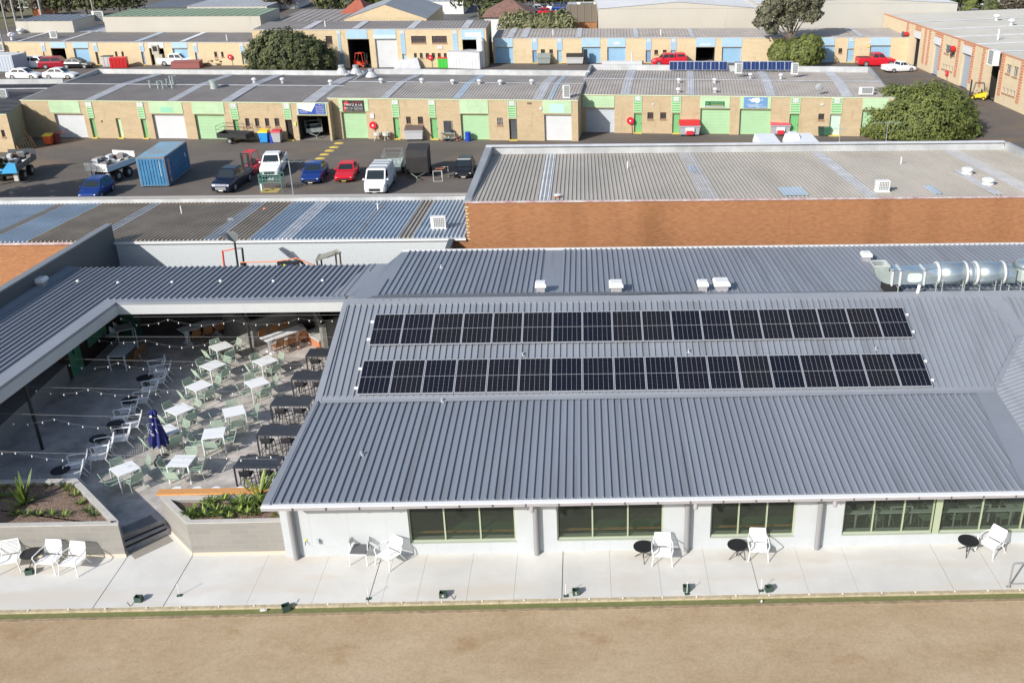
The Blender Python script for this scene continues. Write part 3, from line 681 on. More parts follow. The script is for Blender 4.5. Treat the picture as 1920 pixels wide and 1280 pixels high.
def silencer(x0, x1):
    o = dpart('silencer', cyl(x0, x1, .48), M_galv, True)
    for x in (x0, x1): dpart('end_ring', cyl(x-.05, x+.05, .505), M_flange, True, o)
silencer(xsil[0], xsil[1]); dpart('coupling', cyl(xsil[1], xsil[2], .43), M_galv, True); silencer(xsil[2], xsil[3])
m = MB(); m.hull(loop_circ(xsil[3], .46), [V((xsil[3]+.5, yd+a*hw, zc_+c*.3)) for a, c in ((-1, -1), (0, -1), (1, -1), (1, 0), (1, 1), (0, 1), (-1, 1), (-1, 0))]); dpart('transition', m, M_galv)
m = MB(); xf_ = xsil[3]+1.15
m.lathe([(.55, zc_-.30), (.62, zc_-.2), (.62, zc_+.20), (.50, zc_+.32)], (xf_, yd+.1, 0), 16); dpart('fan_housing', m, M_galv2, False)
m = MB(); m.lathe([(.66, zc_+.32), (.45, zc_+.50), (.05, zc_+.58)], (xf_, yd+.1, 0), 16); dpart('fan_cowl', m, M_galv, True)
m = MB(); m.bx(xs_[1]-.25, xs_[1]+.42, yd-.28, yd+.28, zb-.02, zc_-.31); dpart('base_box', m, M_black)
for x in [xs_[1]+.25, xsil[0]-.1, xsil[0]+.15, xsil[0]+1.0, xsil[1]-.1, xsil[2]+.1, xsil[2]+.75, xsil[3]-.15, xsil[3]+.2, xsil[3]+.7]:
    m = MB(); m.tube((x, yd-.5, zb-.1), (x, yd-.5, zc_-.1 if rnd.random() < .6 else zc_-.3), .022, 5); m.tube((x, yd+.5, zb-.1), (x, yd+.5, zc_-.2), .022, 5); m.tube((x, yd-.5, zc_-.38), (x, yd+.5, zc_-.38), .022, 5); m.bx(x-.06, x+.06, yd-.56, yd-.44, zb-.06, zb+.0); dpart('support_frame', m, M_galv2)
m = MB(); m.tube((xsil[0], yd-.5, zc_-.36), (xsil[3]+.8, yd-.5, zc_-.36), .02, 5); dpart('rail', m, M_dgrey)
m = MB(); p = onP(1718, 545, PU, NU); m.tube((p.x, YR+.0, zr-.05), (p.x+.05, YR+.0, zr+.38), .07, 10); single('vent_pipe', m, M_white, 'short white vent pipe on the ridge in front of the silver duct', 'pipe')
# ================================================================= path furniture
def slat_seat(b, w, d, z, n, tilt=0, th=.012, y0=None, m=0):
    y0 = -d/2 if y0 is None else y0; p = d/n
    for k in range(n): b.box((0, y0+(k+.5)*p, z+tilt*(k/n)), (w, p*.74, th), m=m)
def chair_thing(name, cat, group, m_, W=.60, Dp=.54, SH=.38, BH=.80, rec=.22, arms=True, ns=8, nb=8, r=.014, splay=.05, armh=.60, across=True):
    t = thing(name, 'x', cat, group=group)
    b = MB(); slat_seat(b, W*.92, Dp, SH, ns, -.03)
    b.path([(-W*.46, -Dp/2, SH-.005), (-W*.46, Dp/2, SH-.035)], r*.8, 5); b.path([(W*.46, -Dp/2, SH-.005), (W*.46, Dp/2, SH-.035)], r*.8, 5)
    build('seat', b, m_, t)
    b = MB(); n = nb; zs = SH+.03
    for k in range(n):
        f = (k+.35)/n; b.box((0, Dp/2+.0+rec*f, zs+(BH-zs)*f), (W*(.90-.08*f), .014, (BH-zs)/n*.70))
    for s in (-1, 1): b.path([(s*W*.46, Dp/2-.02, SH-.03), (s*W*.45, Dp/2+rec*.5, SH+(BH-SH)*.5), (s*W*.40, Dp/2+rec, BH)], r, 5)
    b.tube((-W*.40, Dp/2+rec, BH), (W*.40, Dp/2+rec, BH), r, 5)
    build('backrest', b, m_, t)
    for s in (-1, 1):
        b = MB(); b.tube((s*W*.46, -Dp/2+.03, SH), (s*(W*.46+splay), -Dp/2-splay*.6, 0), r, 6); build('leg', b, m_, t)
        b = MB(); b.tube((s*W*.46, Dp/2-.05, SH-.02), (s*(W*.46+splay), Dp/2+splay*3, 0), r, 6); build('leg', b, m_, t)
        if arms:
            b = MB(); b.path([(s*W*.47, -Dp/2+.03, SH), (s*(W*.47+.04), -Dp/2+.0, armh-.03), (s*(W*.47+.05), -Dp/2+.05, armh), (s*(W*.47+.05), Dp/2-.1, armh-.01), (s*W*.45, Dp/2+rec*.5, SH+(BH-SH)*.52)], r*1.15, 5); build('armrest', b, m_, t)
    return reg(t)
lounge = chair_thing('lounge_chair', 'chair', 'white slatted lounge chairs', M_chair, W=.62, Dp=.56, SH=.37, BH=.80, rec=.18, r=.018, ns=11, nb=10)
def by_feet(a, c, z=0.0, dback=.34):
    A, B = G(*a, z), G(*c, z); m_ = (A+B)/2; d = (B-A).normalized(); bk_ = V((-d.y, d.x, 0)); p = m_+bk_*dback; return (p.x, p.y, z), math.atan2(d.y, d.x)
for a, c, lab in (((2, 1078.7), (33.5, 1073.6), 'white slatted lounge chair cut by the left edge of the photo, against the planter'), ((70.7, 1076.7), (98.5, 1077.7), 'middle white lounge chair in front of the left planter, right of the black side table'), ((114.4, 1079.7), (140.8, 1081.8), 'rightmost white lounge chair in front of the left planter, nearest the steps'),
                  ((705.4, 1060.5), (726.2, 1070.6), 'white slatted lounge chair turned towards the grey rope-back chair'), ((1227.3, 1062.8), (1255.7, 1063.5), 'white lounge chair beside a black table, left of the second round column'), ((1408, 1053.6), (1436.2, 1054.4), 'white lounge chair beside a black table under the third window'), ((1830.6, 1035.2), (1855.8, 1049), 'white lounge chair at the far right, turned beside its black table')):
    loc, rz = by_feet(a, c); put(lounge, loc, rz, lab)
# round black tables
rt = thing('side_table', 'x', 'side table', group='small round black tables')
b = MB(); b.lathe([(.29, .435), (.30, .44), (.30, .455), (.29, .46)], n=26); build('tabletop', b, M_blackm, rt)
b = MB(); b.lathe([(.02, .06), (.02, .435)], n=8); build('stem', b, M_blackm, rt)
for k in range(3):
    a = k*2.094+.4; b = MB(); b.tube((0, 0, .25), (math.cos(a)*.27, math.sin(a)*.27, .01), .012, 5); build('leg', b, M_blackm, rt)
reg(rt)
for u, v, z, lab in ((59, 1039, 0, 'black round side table between the white chairs in front of the left planter'), (1206.5, 1026, 0, 'black round side table left of the white chair near the second column'), (1382.7, 1023, 0, 'black round side table in front of the third window'), (1815.5, 1015, 0, 'black round side table at the far right end of the path'),
                     (271, 710, DK, 'furthest black round side table beside the row of white lounge chairs'), (243, 752, DK, 'second furthest black round side table beside the row of lounge chairs'), (217, 796, DK, 'middle black round side table beside the row of lounge chairs'), (185, 823.5, DK, 'second nearest black round side table beside the row of lounge chairs'), (113.5, 883, DK, 'nearest black round side table in the courtyard, behind the left planter')):
    p = G(u, v, z+.455); put(rt, (p.x, p.y, z), rnd.random()*2, lab, scale=1.12)
# rope-back chair with grey cushion
t = thing('rope_back_chair', 'white framed chair with curved grey rope back and dark grey cushion', 'chair')
b = MB(); b.bx(-.26, .26, -.25, .24, .42, .47); build('cushion', b, M_screen, t)
b = MB(); b.path([(-.27, -.26, .41), (.27, -.26, .41), (.27, .25, .41), (-.27, .25, .41), (-.27, -.26, .41)], .017, 6); build('seat_frame', b, M_chair, t)
b = MB(); arc = [(-.30, -.06), (-.31, .12), (-.24, .30), (-.1, .40), (.1, .40), (.24, .30), (.31, .12), (.30, -.06)]
for p, q in zip(arc[:-1], arc[1:]):
    for k in range(5):
        f0, f1 = k/5, (k+.72)/5; a0 = V((p[0]+(q[0]-p[0])*f0, p[1]+(q[1]-p[1])*f0, 0)); a1 = V((p[0]+(q[0]-p[0])*f1, p[1]+(q[1]-p[1])*f1, 0))
        b.poly([a0+V((0, 0, .56)), a1+V((0, 0, .56)), a1*1.06+V((0, 0, .76)), a0*1.06+V((0, 0, .76))])
build('rope_back', b, mat('grey_rope', (.22, .23, .23), .9), t)
for s in (-1, 1):
    b = MB(); b.path([(s*.27, -.26, .41), (s*.29, -.29, 0)], .017, 6); build('leg', b, M_chair, t)
    b = MB(); b.path([(s*.27, .25, .41), (s*.29, .32, 0)], .017, 6); build('leg', b, M_chair, t)
    b = MB(); b.path([(s*.27, -.08, .41), (s*.30, -.06, .74)], .015, 6); build('back_post', b, M_chair, t)
loc, rz = by_feet((660.6, 1060), (684.5, 1060.5), dback=.30); t.location = loc; t.rotation_euler = (0, 0, rz)
# dark green number boxes and white marker stakes
def nbox(u, v, z, num, lab, rz=0.0, s=.22):
    t = thing('number_box', lab, 'box', G(u, v, z), rz, 'dark green open boxes on the path')
    b = MB(); w = .012
    b.bx(-s/2, s/2, -s*.4, -s*.4+w, 0, s*.85); b.bx(-s/2, s/2, s*.4-w, s*.4, 0, s*.85); b.bx(-s/2, -s/2+w, -s*.4+w, s*.4-w, 0, s*.85); b.bx(s/2-w, s/2, -s*.4+w, s*.4-w, 0, s*.85); b.bx(-s/2+w, s/2-w, -s*.4+w, s*.4-w, .0, .012)
    build('box_body', b, M_bkgr, t)
    if num: build('number', text_mb(num, V((-s*.18, -s*.4-.002, s*.18)), V((1, 0, 0)), V((0, 0, 1)), s*.5), M_white, t)
for u, v, n, r, lab in ((56, 1075, None, .2, 'dark green open box under the side table by the left planter'), (261, 1126, None, -.05, 'dark green open box on the left part of the path, without a number'), (831, 1118, '4', .0, 'dark green open box with a white number 4'), (1080, 1113, '5', .15, 'dark green open box with a white number 5'), (1287, 1106, None, 0, 'dark green open box right behind a white stake'), (1441, 1107, None, .2, 'dark green open box right of a white stake, furthest right')):
    nbox(u, v, 0, n, lab, r)
nbox(537, 1143, -.06, None, 'dark green box lying on the dry lawn edge', .5, .24)
for u, v, lab in ((336.6, 1116, 'leftmost white stake in a small green base on the path'), (691, 1122, 'white stake in a green base in front of the two wall chairs'), (1061, 1117, 'white stake left of the box numbered 5'), (1288, 1113, 'white stake standing in front of an open green box'), (1427, 1107, 'white stake at the right, left of the last open box')):
    p = G(u, v); t = thing('marker_stake', lab, 'marker', (p.x, p.y, 0), .1, 'white marker stakes along the path')
    b = MB(); b.box((0, 0, .012), (.15, .11, .024)); b.box((0, .0, .035), (.05, .05, .03)); build('base', b, M_bkgr, t)
    b = MB(); b.tube((0, 0, .02), (0, 0, .44), .010, 6); b.lathe([(.012, .42), (.018, .44), (.012, .455)], n=8); build('stake', b, M_chair, t)
b = MB(); q = G(1428, 1128, -.06)
b.lathe([(.03, 0), (.035, .05), (.02, .07)], (q.x, q.y, -.06), 10); single('white_peg', b, M_white, 'lone white peg on the dry lawn at the right', 'peg')
b = MB(); q = G(493, 1145, -.06); b.box((q.x, q.y, -.02), (.16, .06, .05), .2); b.box((q.x+.09, q.y+.01, -.02), (.06, .05, .05), .6); single('white_scrap', b, M_white, 'small white scrap on the lawn edge left of the green box', 'litter')
pegs = [56, 131, 200, 277, 340, 412, 478, 616, 691, 754, 829, 905, 983, 1050, 1105, 1168, 1242, 1306, 1380, 1442, 1517, 1580, 1653, 1716, 1790, 1852, 1912]
for i, u in enumerate(pegs):
    p = G(u, 1141-(u/1920)*36, 0); b = MB(); b.lathe([(.022, -.01), (.026, .02), (.012, .032)], (p.x, 24.465, 0), 8)
    o = single('kerb_peg', b, M_white, 'small white peg on the timber kerb beside the lawn', 'peg', 'white pegs on the kerb')
b = MB()                                                     # crooked stick and water pipes at the ditch
for (u, v, lab) in ((244, 1140, 'dark crooked sprinkler riser in the turf strip at the left'), (555, 1134, 'white bent sprinkler pipe beside the dark green box on the lawn'), (850, 1127, 'thin brown twig in the turf strip under the box numbered 4')):
    q = G(u, v, -.1); b = MB(); b.path([q, q+V((.03, -.02, .12)), q+V((-.06, .03, .22))], .012, 5); b.path([q+V((-.0, 0, .02)), q+V((.12, -.03, .05))], .01, 5)
    single('sprinkler_riser', b, M_white if u == 555 else M_black, lab, 'pipe')
# hand rail at the right edge
p = G(1891, 1100); b = MB(); h = .92
b.path([(p.x, p.y, 0), (p.x, p.y, h-.08), (p.x+.03, p.y, h-.02), (p.x+.1, p.y, h), (p.x+1.8, p.y, h)], .03, 8); b.tube((p.x+1.8, p.y, h), (p.x+1.8, p.y, 0), .03, 8); b.tube((p.x, p.y, .12), (p.x+1.8, p.y, .12), .018, 6); b.box((p.x, p.y, .01), (.14, .1, .02))
single('hand_rail', b, mat('steel_rail', (.42, .41, .42), .35, metal=.5), 'grey metal hand rail at the right edge of the path', 'rail')
# tap and small box on the white wall
t = thing('garden_tap', 'small wall tap with a yellow tag beside the left round column', 'tap', (G(576, 1040).x, YW, 0), world=True)
a, z = F.su(574, 1014); q = F.P(a, z, .0); b = MB(); b.tube(q, q+V((0, -.10, 0)), .012, 6); b.tube(q+V((0, -.10, .0)), q+V((0, -.12, -.08)), .012, 6); build('spout', b, M_blackm, t)
b = MB(); b.box(q+V((0, -.02, .06)), (.06, .01, .07)); build('tag', b, mat('yellow', (.75, .70, .03), .5), t)
a, z = F.su(596, 1012); q = F.P(a, z, 0); b = MB(); b.box(q+V((0, -.06, .0)), (.11, .12, .14)); b.box(q+V((-.02, -.125, -.02)), (.03, .01, .04)); single('wall_box', b, M_wall, 'small white box fixed on the white wall beside the tap', 'wall box')
# ================================================================= courtyard canopy (L shaped)
CZ = 3.75
def GC(u, v): return G(u, v, CZ)
cano = thing('courtyard_canopy', 'L-shaped grey ribbed canopy roof with white fascia over the courtyard edge', 'canopy', (-21, 41, 0), world=True)
K = GC(218, 568); KE = GC(643, 568); KN = GC(0, 727)          # inner corner, right end, left wing edge at frame border
dL = (KN-K).normalized(); KN2 = K+dL*16
rd = -dL                                                      # rib direction runs along the left wing
RB = GC(735, 495); RA = GC(100, 505); dR = V((1, 0, 0))
yB = (RB.y+GC(300, 501).y)/2
xLw = K.x-4.6
LWn = KN2+V((-5.5, 0, 0)); LWf = V((-25.4, yB, CZ)); 
b = MB()
outer = [K, V((KE.x, K.y, CZ)), V((RB.x, yB, CZ)), V((-24.6, yB, CZ)), V((-24.6, yB, CZ))+dL*28, KN2]
pl = [K, V((KE.x+.6, K.y, CZ)), V((RB.x+.4, yB, CZ)), V((-24.9, yB, CZ)), V((-24.9, yB, CZ))+dL*27, KN2]
b.poly([p-V((0, 0, .012)) for p in pl])
fw = .42
sideo = V((dL.y, -dL.x, 0)); sideo = sideo if sideo.x < 0 else -sideo
w1 = V((-24.15, yB-.02, CZ))
ribbed(b, [K+V((-.55, fw, 0)), V((KE.x-.5, K.y+fw, CZ)), V((RB.x-1.3, K.y+fw, CZ)), V((RB.x-.75, yB-.02, CZ)), w1, w1+dL*27, K+sideo*.62+dL*16], rd, .262, .060, .072, .0, sheet=False)
b.poly([w1+V((0, 0, .02)), w1+dL*27+V((0, 0, .02)), w1+dL*27+V((-.9, 0, .26)), w1+V((-.9, 0, .26))])
build('roof', b, M_roof, cano)
b = MB(); b.hull([K+V((-.6, 0, .03)), V((KE.x, K.y, CZ+.03)), V((KE.x, K.y+fw-.05, CZ+.03)), K+V((-.6, fw-.05, .03))], [K+V((-.6, 0, -.1)), V((KE.x, K.y, CZ-.1)), V((KE.x, K.y+fw, CZ-.1)), K+V((-.6, fw, -.1))])
b.hull([K+V((0, .05, .035)), K+sideo*.56+V((0, .3, .035)), KN2+sideo*.56+V((0, 0, .035)), KN2+V((0, 0, .035))], [K+V((0, 0, -.1)), K+sideo*.56+V((0, 0, -.1)), KN2+sideo*.56+V((0, 0, -.1)), KN2+V((0, 0, -.1))])
# flat right-hand flashing up to the clubhouse back roof
b.poly([V((RB.x-1.05, yB, CZ+.028)), V((RB.x+.3, yB, CZ+.04)), V((KE.x+.9, K.y+fw, CZ+.04)), V((KE.x-.75, K.y+fw, CZ+.028))])
build('edge_flashing', b, M_roofc, cano)
b = MB(); FH = .44
b.bx(K.x+.0, KE.x+1.2, K.y-.0, K.y+.06, CZ-.10-FH, CZ-.101); 
build('fascia', b, M_wall2, cano)
b = MB(); b.hull([K+V((0, 0, -.101)), KN2+V((0, 0, -.101)), KN2+sideo*.06+V((0, 0, -.101)), K+sideo*.06+V((0, 0, -.101))], [K+V((0, 0, -.101-FH)), KN2+V((0, 0, -.101-FH)), KN2+sideo*.06+V((0, 0, -.101-FH)), K+sideo*.06+V((0, 0, -.101-FH))])
build('fascia', b, M_wall2, cano)
b = MB()
for u in (286, 347, 405, 457, 506, 555, 604):
    q = onY(u, 578, K.y); b.bx(q.x-.004, q.x+.004, K.y-.003, K.y, CZ-.5, CZ-.12)
for k in range(1, 9):
    q = K+dL*(k*1.35)-sideo*.001; b.ob(q+V((0, 0, -.5)), dL*.008, -sideo*.003, V((0, 0, .38)))
build('fascia_joint', b, mat('joint_grey', (.5, .5, .5), .7), cano)
b = MB(); b.poly([V((-24.8, yB, CZ-.45)), V((-8.8, yB, CZ-.45)), V((-8.8, K.y+.07, CZ-.45)), V((K.x, K.y+.07, CZ-.45)), KN2+sideo*.07+V((0, 0, -.45)), V((-24.8, yB, CZ-.45))+dL*27])
build('soffit', b, mat('soffit_board', (.30, .30, .30), .8), cano)
for (u, v, lab) in ((475, 673, None), (80, 842, None)):
    p = G(u, v, DK); b = MB(); b.tube(p, V((p.x, p.y, CZ-.5)), .06, 8); build('post', b, M_blackm, cano)
for (u0, v0, u1, v1) in ((266, 588.5, 319, 588.5), (488, 585, 540, 583)):
    A, B = onY(u0, v0, K.y+.35), onY(u1, v1, K.y+.35); b = MB(); b.ob(V((A.x, A.y, CZ-.56)), V((B.x-A.x, 0, 0)), V((0, .09, 0)), V((0, 0, .06))); single('batten_light', b, M_white, 'white batten light under the canopy fascia, %s' % ('left one near the inner corner' if u0 < 300 else 'right one above the long tables'), 'light')
for s0, lab in ((2.6, 'white batten light under the left canopy wing near the green window'), (9.0, 'white batten light under the left canopy wing near its black post')):
    q = K+dL*s0+sideo*.22+V((0, 0, -.56)); b = MB(); b.ob(q, dL*1.3, sideo*.09, V((0, 0, .06))); single('batten_light', b, M_white, lab, 'light')
# hood vent and dots on the canopy
p = GC(78, 537); hood_vent(p+V((0, 0, .12)), .48, 'white hooded vent on the left canopy wing beside the dark wall')
for u, v, lab in ((146, 529, 'leftmost'), (222, 532, 'second'), (323, 531, 'third'), (414, 529, 'fourth'), (513, 529, 'fifth'), (605, 528, 'sixth'), (706, 526.5, 'rightmost')):
    p = GC(u, v); b = MB(); b.lathe([(.07, 0), (.075, .05), (.03, .09)], n=10); b.xf(Matrix.Translation(p+V((0, 0, .03)))); single('dome_light', b, M_white, 'small white cap on the back canopy roof, %s of the row' % lab, 'dome', 'small white caps along the back canopy roof')
# tall dark boundary wall at the left
dw = thing('boundary_wall', 'tall dark grey boundary wall with flat coping, left of the canopy', 'wall', (-25, 48, 0), world=True)
E0 = G(209, 422, 4.51); E1 = G(0, 548, 4.51); dW = (E1-E0).normalized(); E2 = E0+dW*12; so = V((dW.y, -dW.x, 0)); so = so if so.x < 0 else -so
b = MB(); b.hull([E0, E2, E2+so*.22, E0+so*.22], [V((p.x, p.y, YZ)) for p in (E0, E2, E2+so*.22, E0+so*.22)]); build('wall', b, M_dwall, dw)
b = MB(); b.hull([E0-dW*.03-so*.05+V((0, 0, .003)), E2-so*.05+V((0, 0, .003)), E2+so*.30+V((0, 0, .003)), E0-dW*.03+so*.30+V((0, 0, .003))], [E0-dW*.03-so*.05+V((0, 0, .07)), E2-so*.05+V((0, 0, .07)), E2+so*.30+V((0, 0, .07)), E0-dW*.03+so*.30+V((0, 0, .07))]); build('coping', b, mat('wall_coping', (.20, .215, .235), .5), dw)
# small dark grey wall by the brick corner
b = MB(); q = G(845, 449, 3.62); b.bx(q.x-.12, q.x+.14, 45.6, 48.98, -.3, 3.62); single('fin_wall', b, M_dwall, 'short dark grey fin wall between the white wall and the orange brick wall', 'wall')
# ---- rooms under the left canopy
hall = thing('courtyard_back_building', 'dark brown clad wall with green doors under the left canopy', 'building', (-22.85, 40, DK), world=True)
XW = -22.85
b = MB(); b.bx(XW-2.2, XW, 28.5, 39.5, DK, 1.15, 1); b.bx(XW-.25, XW, 39.5, 39.79, DK, CZ-.46); b.bx(XW-.25, XW, 40.88, yB-.3, DK, CZ-.46); b.bx(XW-.25, -8.9, yB-.3, yB-.05, DK, CZ-.46); b.bx(XW-.25, XW, 39.79, 40.88, 2.5, CZ-.46)
b.bx(XW-2.2, XW-2.0, 28.5, 39.6, 1.15, CZ-.46)
b.m = [k for k in b.m]
build('wall', b, [M_darkw, mat('low_wall_conc', (.28, .27, .26), .8)], hall)
b = MB(); b.bx(XW-.1, XW-.0, 39.8, 40.87, DK, 2.5); dr = build('door', b, M_teal, hall)
b = MB(); b.bx(XW-.0, XW+.02, 40.2, 40.3, 1.3, 1.5); build('handle', b, M_blackm, dr)
A = G(158, 641, 1.5)
b = MB(); b.bx(XW-.02, XW+.02, 41.6, 43.4, 1.0, 1.9); build('green_panel', b, M_teal, hall)
b = MB(); b.bx(XW+.3, XW+1.2, yB-.33, yB-.30, DK, 2.4); build('door', b, mat('dark_green_door', (.03, .09, .06), .5), hall)
# ---- low folded concrete wall and bench seats at the back right
zw = thing('folded_concrete_wall', 'grey concrete wall folding in a zigzag behind the long tables', 'wall', (-13, 44, DK), world=True)
Z1 = .34+1.35
pts = [G(425, 585, Z1), G(470, 603, Z1), G(521, 583, Z1), G(555, 582, Z1), G(601.5, 609, Z1), G(660, 586, Z1)]
pts[0] = V((-18.2, 44.9, Z1)); pts.pop(3); pts[2] = V((G(470, 603, Z1).x+2.2, 45.0, Z1)); pts[3] = G(602, 608, Z1)
b = MB()
for p, q in zip(pts[:-1], pts[1:]):
    d = (q-p).normalized(); s_ = V((-d.y, d.x, 0))*.2; b.hull([p, q, q+s_, p+s_], [V((r.x, r.y, DK)) for r in (p, q, q+s_, p+s_)])
build('wall', b, mat('raw_concrete', (.19, .185, .17), .85, var=.2, vs=1.5), zw)
def bench(nm, P, lab):
    t = thing('bench_seat', lab, 'bench', (P[0].x, P[0].y, DK), group='concrete topped orange benches', world=True)
    b = MB(); b.hull(P, [V((p.x, p.y, DK)) for p in P]); build('base', b, brick('orange_brick_bench', (.62, .22, .10), (.55, .19, .09), (.50, .22, .13)), t)
    c = sum(P, V((0, 0, 0)))/len(P); b = MB(); Q = [c+(p-c)*1.05 for p in P]; b.hull([p+V((0, 0, .002)) for p in Q], [p+V((0, 0, .08)) for p in Q]); build('seat_top', b, mat('bench_top', (.50, .50, .47), .8), t)
ZS = .34+.42
def gs(u, v): return G(u, v, ZS)
bench('a', [gs(455.5, 624), gs(447, 620), gs(500, 596), gs(512, 600)], 'long orange bench with grey top behind the shaded long table')
bench('b', [gs(583, 632), gs(598, 641), gs(640, 628), gs(640, 618), gs(603, 622), gs(592, 617), gs(578, 622)], 'short orange bench with pale top in the sunny back corner')
bench('c', [gs(585, 630), gs(576, 624), gs(552, 606), gs(560, 602)], 'orange bench with grey top running behind the sunlit long table')
# ================================================================= courtyard furniture
# square white tables
st = thing('square_table', 'x', 'table', group='square white tables in the courtyard')
b = MB(); b.bx(-.40, .40, -.40, .40, .715, .745); build('tabletop', b, M_chair, st)
for sx in (-1, 1):
    for sy in (-1, 1):
        b = MB(); b.hull([(sx*.385+a, sy*.385+c, .715) for a, c in ((-.025, -.025), (.025, -.025), (.025, .025), (-.025, .025))], [(sx*.39+a, sy*.39+c, 0) for a, c in ((-.018, -.018), (.018, -.018), (.018, .018), (-.018, .018))]); build('leg', b, M_chair, st)
reg(st)
gch = chair_thing('dining_chair', 'chair', 'sage green slatted chairs around the square tables', M_green, W=.52, Dp=.44, SH=.45, BH=.82, rec=.13, r=.012, ns=8, nb=7, armh=.64, splay=.03)
rowname = {'T1': 'the furthest left-row table', 'T2': 'the second furthest left-row table', 'T3': 'the third furthest left-row table', 'T4': 'the left-row table behind the umbrella', 'T5': 'the table half hidden by the umbrella', 'T6': 'the table nearest the left planter', 'T11': 'the furthest right-row table', 'T10': 'the second furthest right-row table', 'T9': 'the middle right-row table', 'T8': 'the second nearest right-row table', 'T7': 'the right-row table nearest the timber counter'}
tabs = {'T1': ((390.5, 649.8), (422.5, 639.7), (437.3, 648.3), (407.7, 657.7)), 'T2': ((374, 686.5), (403.8, 674), (424, 681.8), (394.3, 693.6)), 'T3': ((347.3, 724.8), (380.2, 710.8), (398, 721), (366.9, 733.4)), 'T4': ((308.9, 768.9), (343.3, 754.8), (364.4, 763.4), (330, 779)), 'T5': ((281, 808), (314, 796), (335, 806), (308.5, 818)), 'T6': ((205.8, 878.3), (248, 862.7), (262, 876), (219.8, 893)), 'T7': ((326, 851.7), (366.7, 851.7), (355, 875), (313.6, 874.4)), 'T8': ((382, 805), (424, 798.5), (418, 819), (378.5, 821.5)), 'T9': ((416.5, 765.8), (454.3, 758), (460.3, 774.4), (422.5, 782)), 'T10': ((459.2, 714.7), (492, 706), (505.3, 716.3), (470.2, 728)), 'T11': ((473.3, 676.4), (503.8, 666.3), (520.9, 674.8), (492, 685.8))}
skip = {('T7', 2): 0}
for k, c in tabs.items():
    P = [G(u, v, DK+.745) for u, v in c]; ce = sum(P, V((0, 0, 0)))/4; e = (P[1]-P[0]); e2 = (P[2]-P[3]); a = math.atan2((e+e2).y, (e+e2).x)
    if k == 'T5': a = R_(50)
    put(st, (ce.x, ce.y, DK), a, 'square white table: '+rowname[k].replace('the ', '', 1))
    sides = {'T7': ['right', 'far', 'left', 'near']}
    for j in range(4):
        ph = a+j*1.5708
        dx, dy = math.cos(ph), math.sin(ph)
        dist = .50+rnd.uniform(-.03, .12)
        side = ('right' if dx > .7 else 'left' if dx < -.7 else None) or ('far' if dy > 0 else 'near')
        if abs(dx) <= .7: side = ('far' if dy > 0 else 'near')
        if 25 < math.degrees(a) % 90 < 65: side = ('far ' if dy > 0 else 'near ')+('right' if dx > 0 else 'left')
        sh = rnd.uniform(-.06, .06)
        put(gch, (ce.x+dx*dist-dy*sh, ce.y+dy*dist+dx*sh, DK), ph-1.5708+rnd.uniform(-.16, .16), 'green slatted chair, %s side of %s' % (side, rowname[k]))
# white lounge chairs in a staggered row
lc = [(292, 689, 'furthest'), (303, 698, 'second furthest'), (294, 713, 'third furthest'), (279.5, 729, 'fourth furthest'), (263, 750, 'fifth furthest'), (241, 767, 'sixth furthest'), (246, 795, 'sixth nearest'), (226, 784, 'seventh nearest'), (225, 820, 'fifth nearest'), (193, 838, 'fourth nearest'), (184.5, 854.5, 'third nearest'), (142.5, 870, 'second nearest'), (134.5, 890, 'nearest')]
for u, v, o in lc:
    p = G(u, v, DK+.36); put(lounge, (p.x, p.y, DK), R_(-68+rnd.uniform(-9, 9)), 'white slatted lounge chair in the shaded courtyard row, %s from the camera' % o if 'furthest' not in o else 'white slatted lounge chair in the shaded courtyard row, %s' % o)
# high black tables and stools
ht = thing('high_table', 'x', 'table', group='high black slatted tables beside the clubhouse roof')
b = MB()
for k in range(20): x = -.80+k*.08; b.bx(x+.004, x+.074, -.40, .40, 1.03, 1.05)
b.bx(-.80, .80, -.40, -.37, 1.00, 1.029); b.bx(-.80, .80, .37, .40, 1.00, 1.029); build('tabletop', b, mat('black_slats', (.045, .05, .062), .5), ht)
for sx in (-1, 1):
    for sy in (-1, 1):
        b = MB(); b.bx(sx*.77-.025, sx*.77+.025, sy*.37-.025, sy*.37+.025, 0, 1.0); build('leg', b, M_blackm, ht)
b = MB(); b.tube((-.77, -.37, .2), (-.77, .37, .2), .012, 5); b.tube((.77, -.37, .2), (.77, .37, .2), .012, 5); build('crossbar', b, M_blackm, ht)
reg(ht)
bs = thing('bar_chair', 'x', 'stool', group='black high stools at the high tables')
b = MB(); b.bx(-.2, .2, -.19, .19, .74, .765); build('seat', b, M_blackm, bs)
b = MB(); b.path([(-.2, .17, .76), (-.2, .21, 1.0), (-.1, .25, 1.04), (.1, .25, 1.04), (.2, .21, 1.0), (.2, .17, .76)], .014, 5)
b.ob((-.17, .22, .82), (.34, 0, 0), (0, .012, 0), (0, .02, .18)); build('backrest', b, M_blackm, bs)
for sx in (-1, 1):
    for sy in (-1, 1):
        b = MB(); b.tube((sx*.18, sy*.17, .74), (sx*.23, sy*.22, 0), .015, 5); build('leg', b, M_blackm, bs)
b = MB(); b.path([(-.21, -.2, .28), (.21, -.2, .28), (.21, .2, .28), (-.21, .2, .28), (-.21, -.2, .28)], .01, 5); build('footrest', b, M_blackm, bs)
reg(bs)
HT = [((436.3, 876.7), (450, 855), (522, 876.7), 'nearest'), ((478.4, 815.6), (491.3, 796.7), None, 'second nearest'), ((505.9, 759.8), (515.3, 743.4), None, 'middle'), ((545, 710.8), (553.8, 696), None, 'second furthest'), ((572.5, 667.8), (580.3, 653.8), None, 'furthest')]
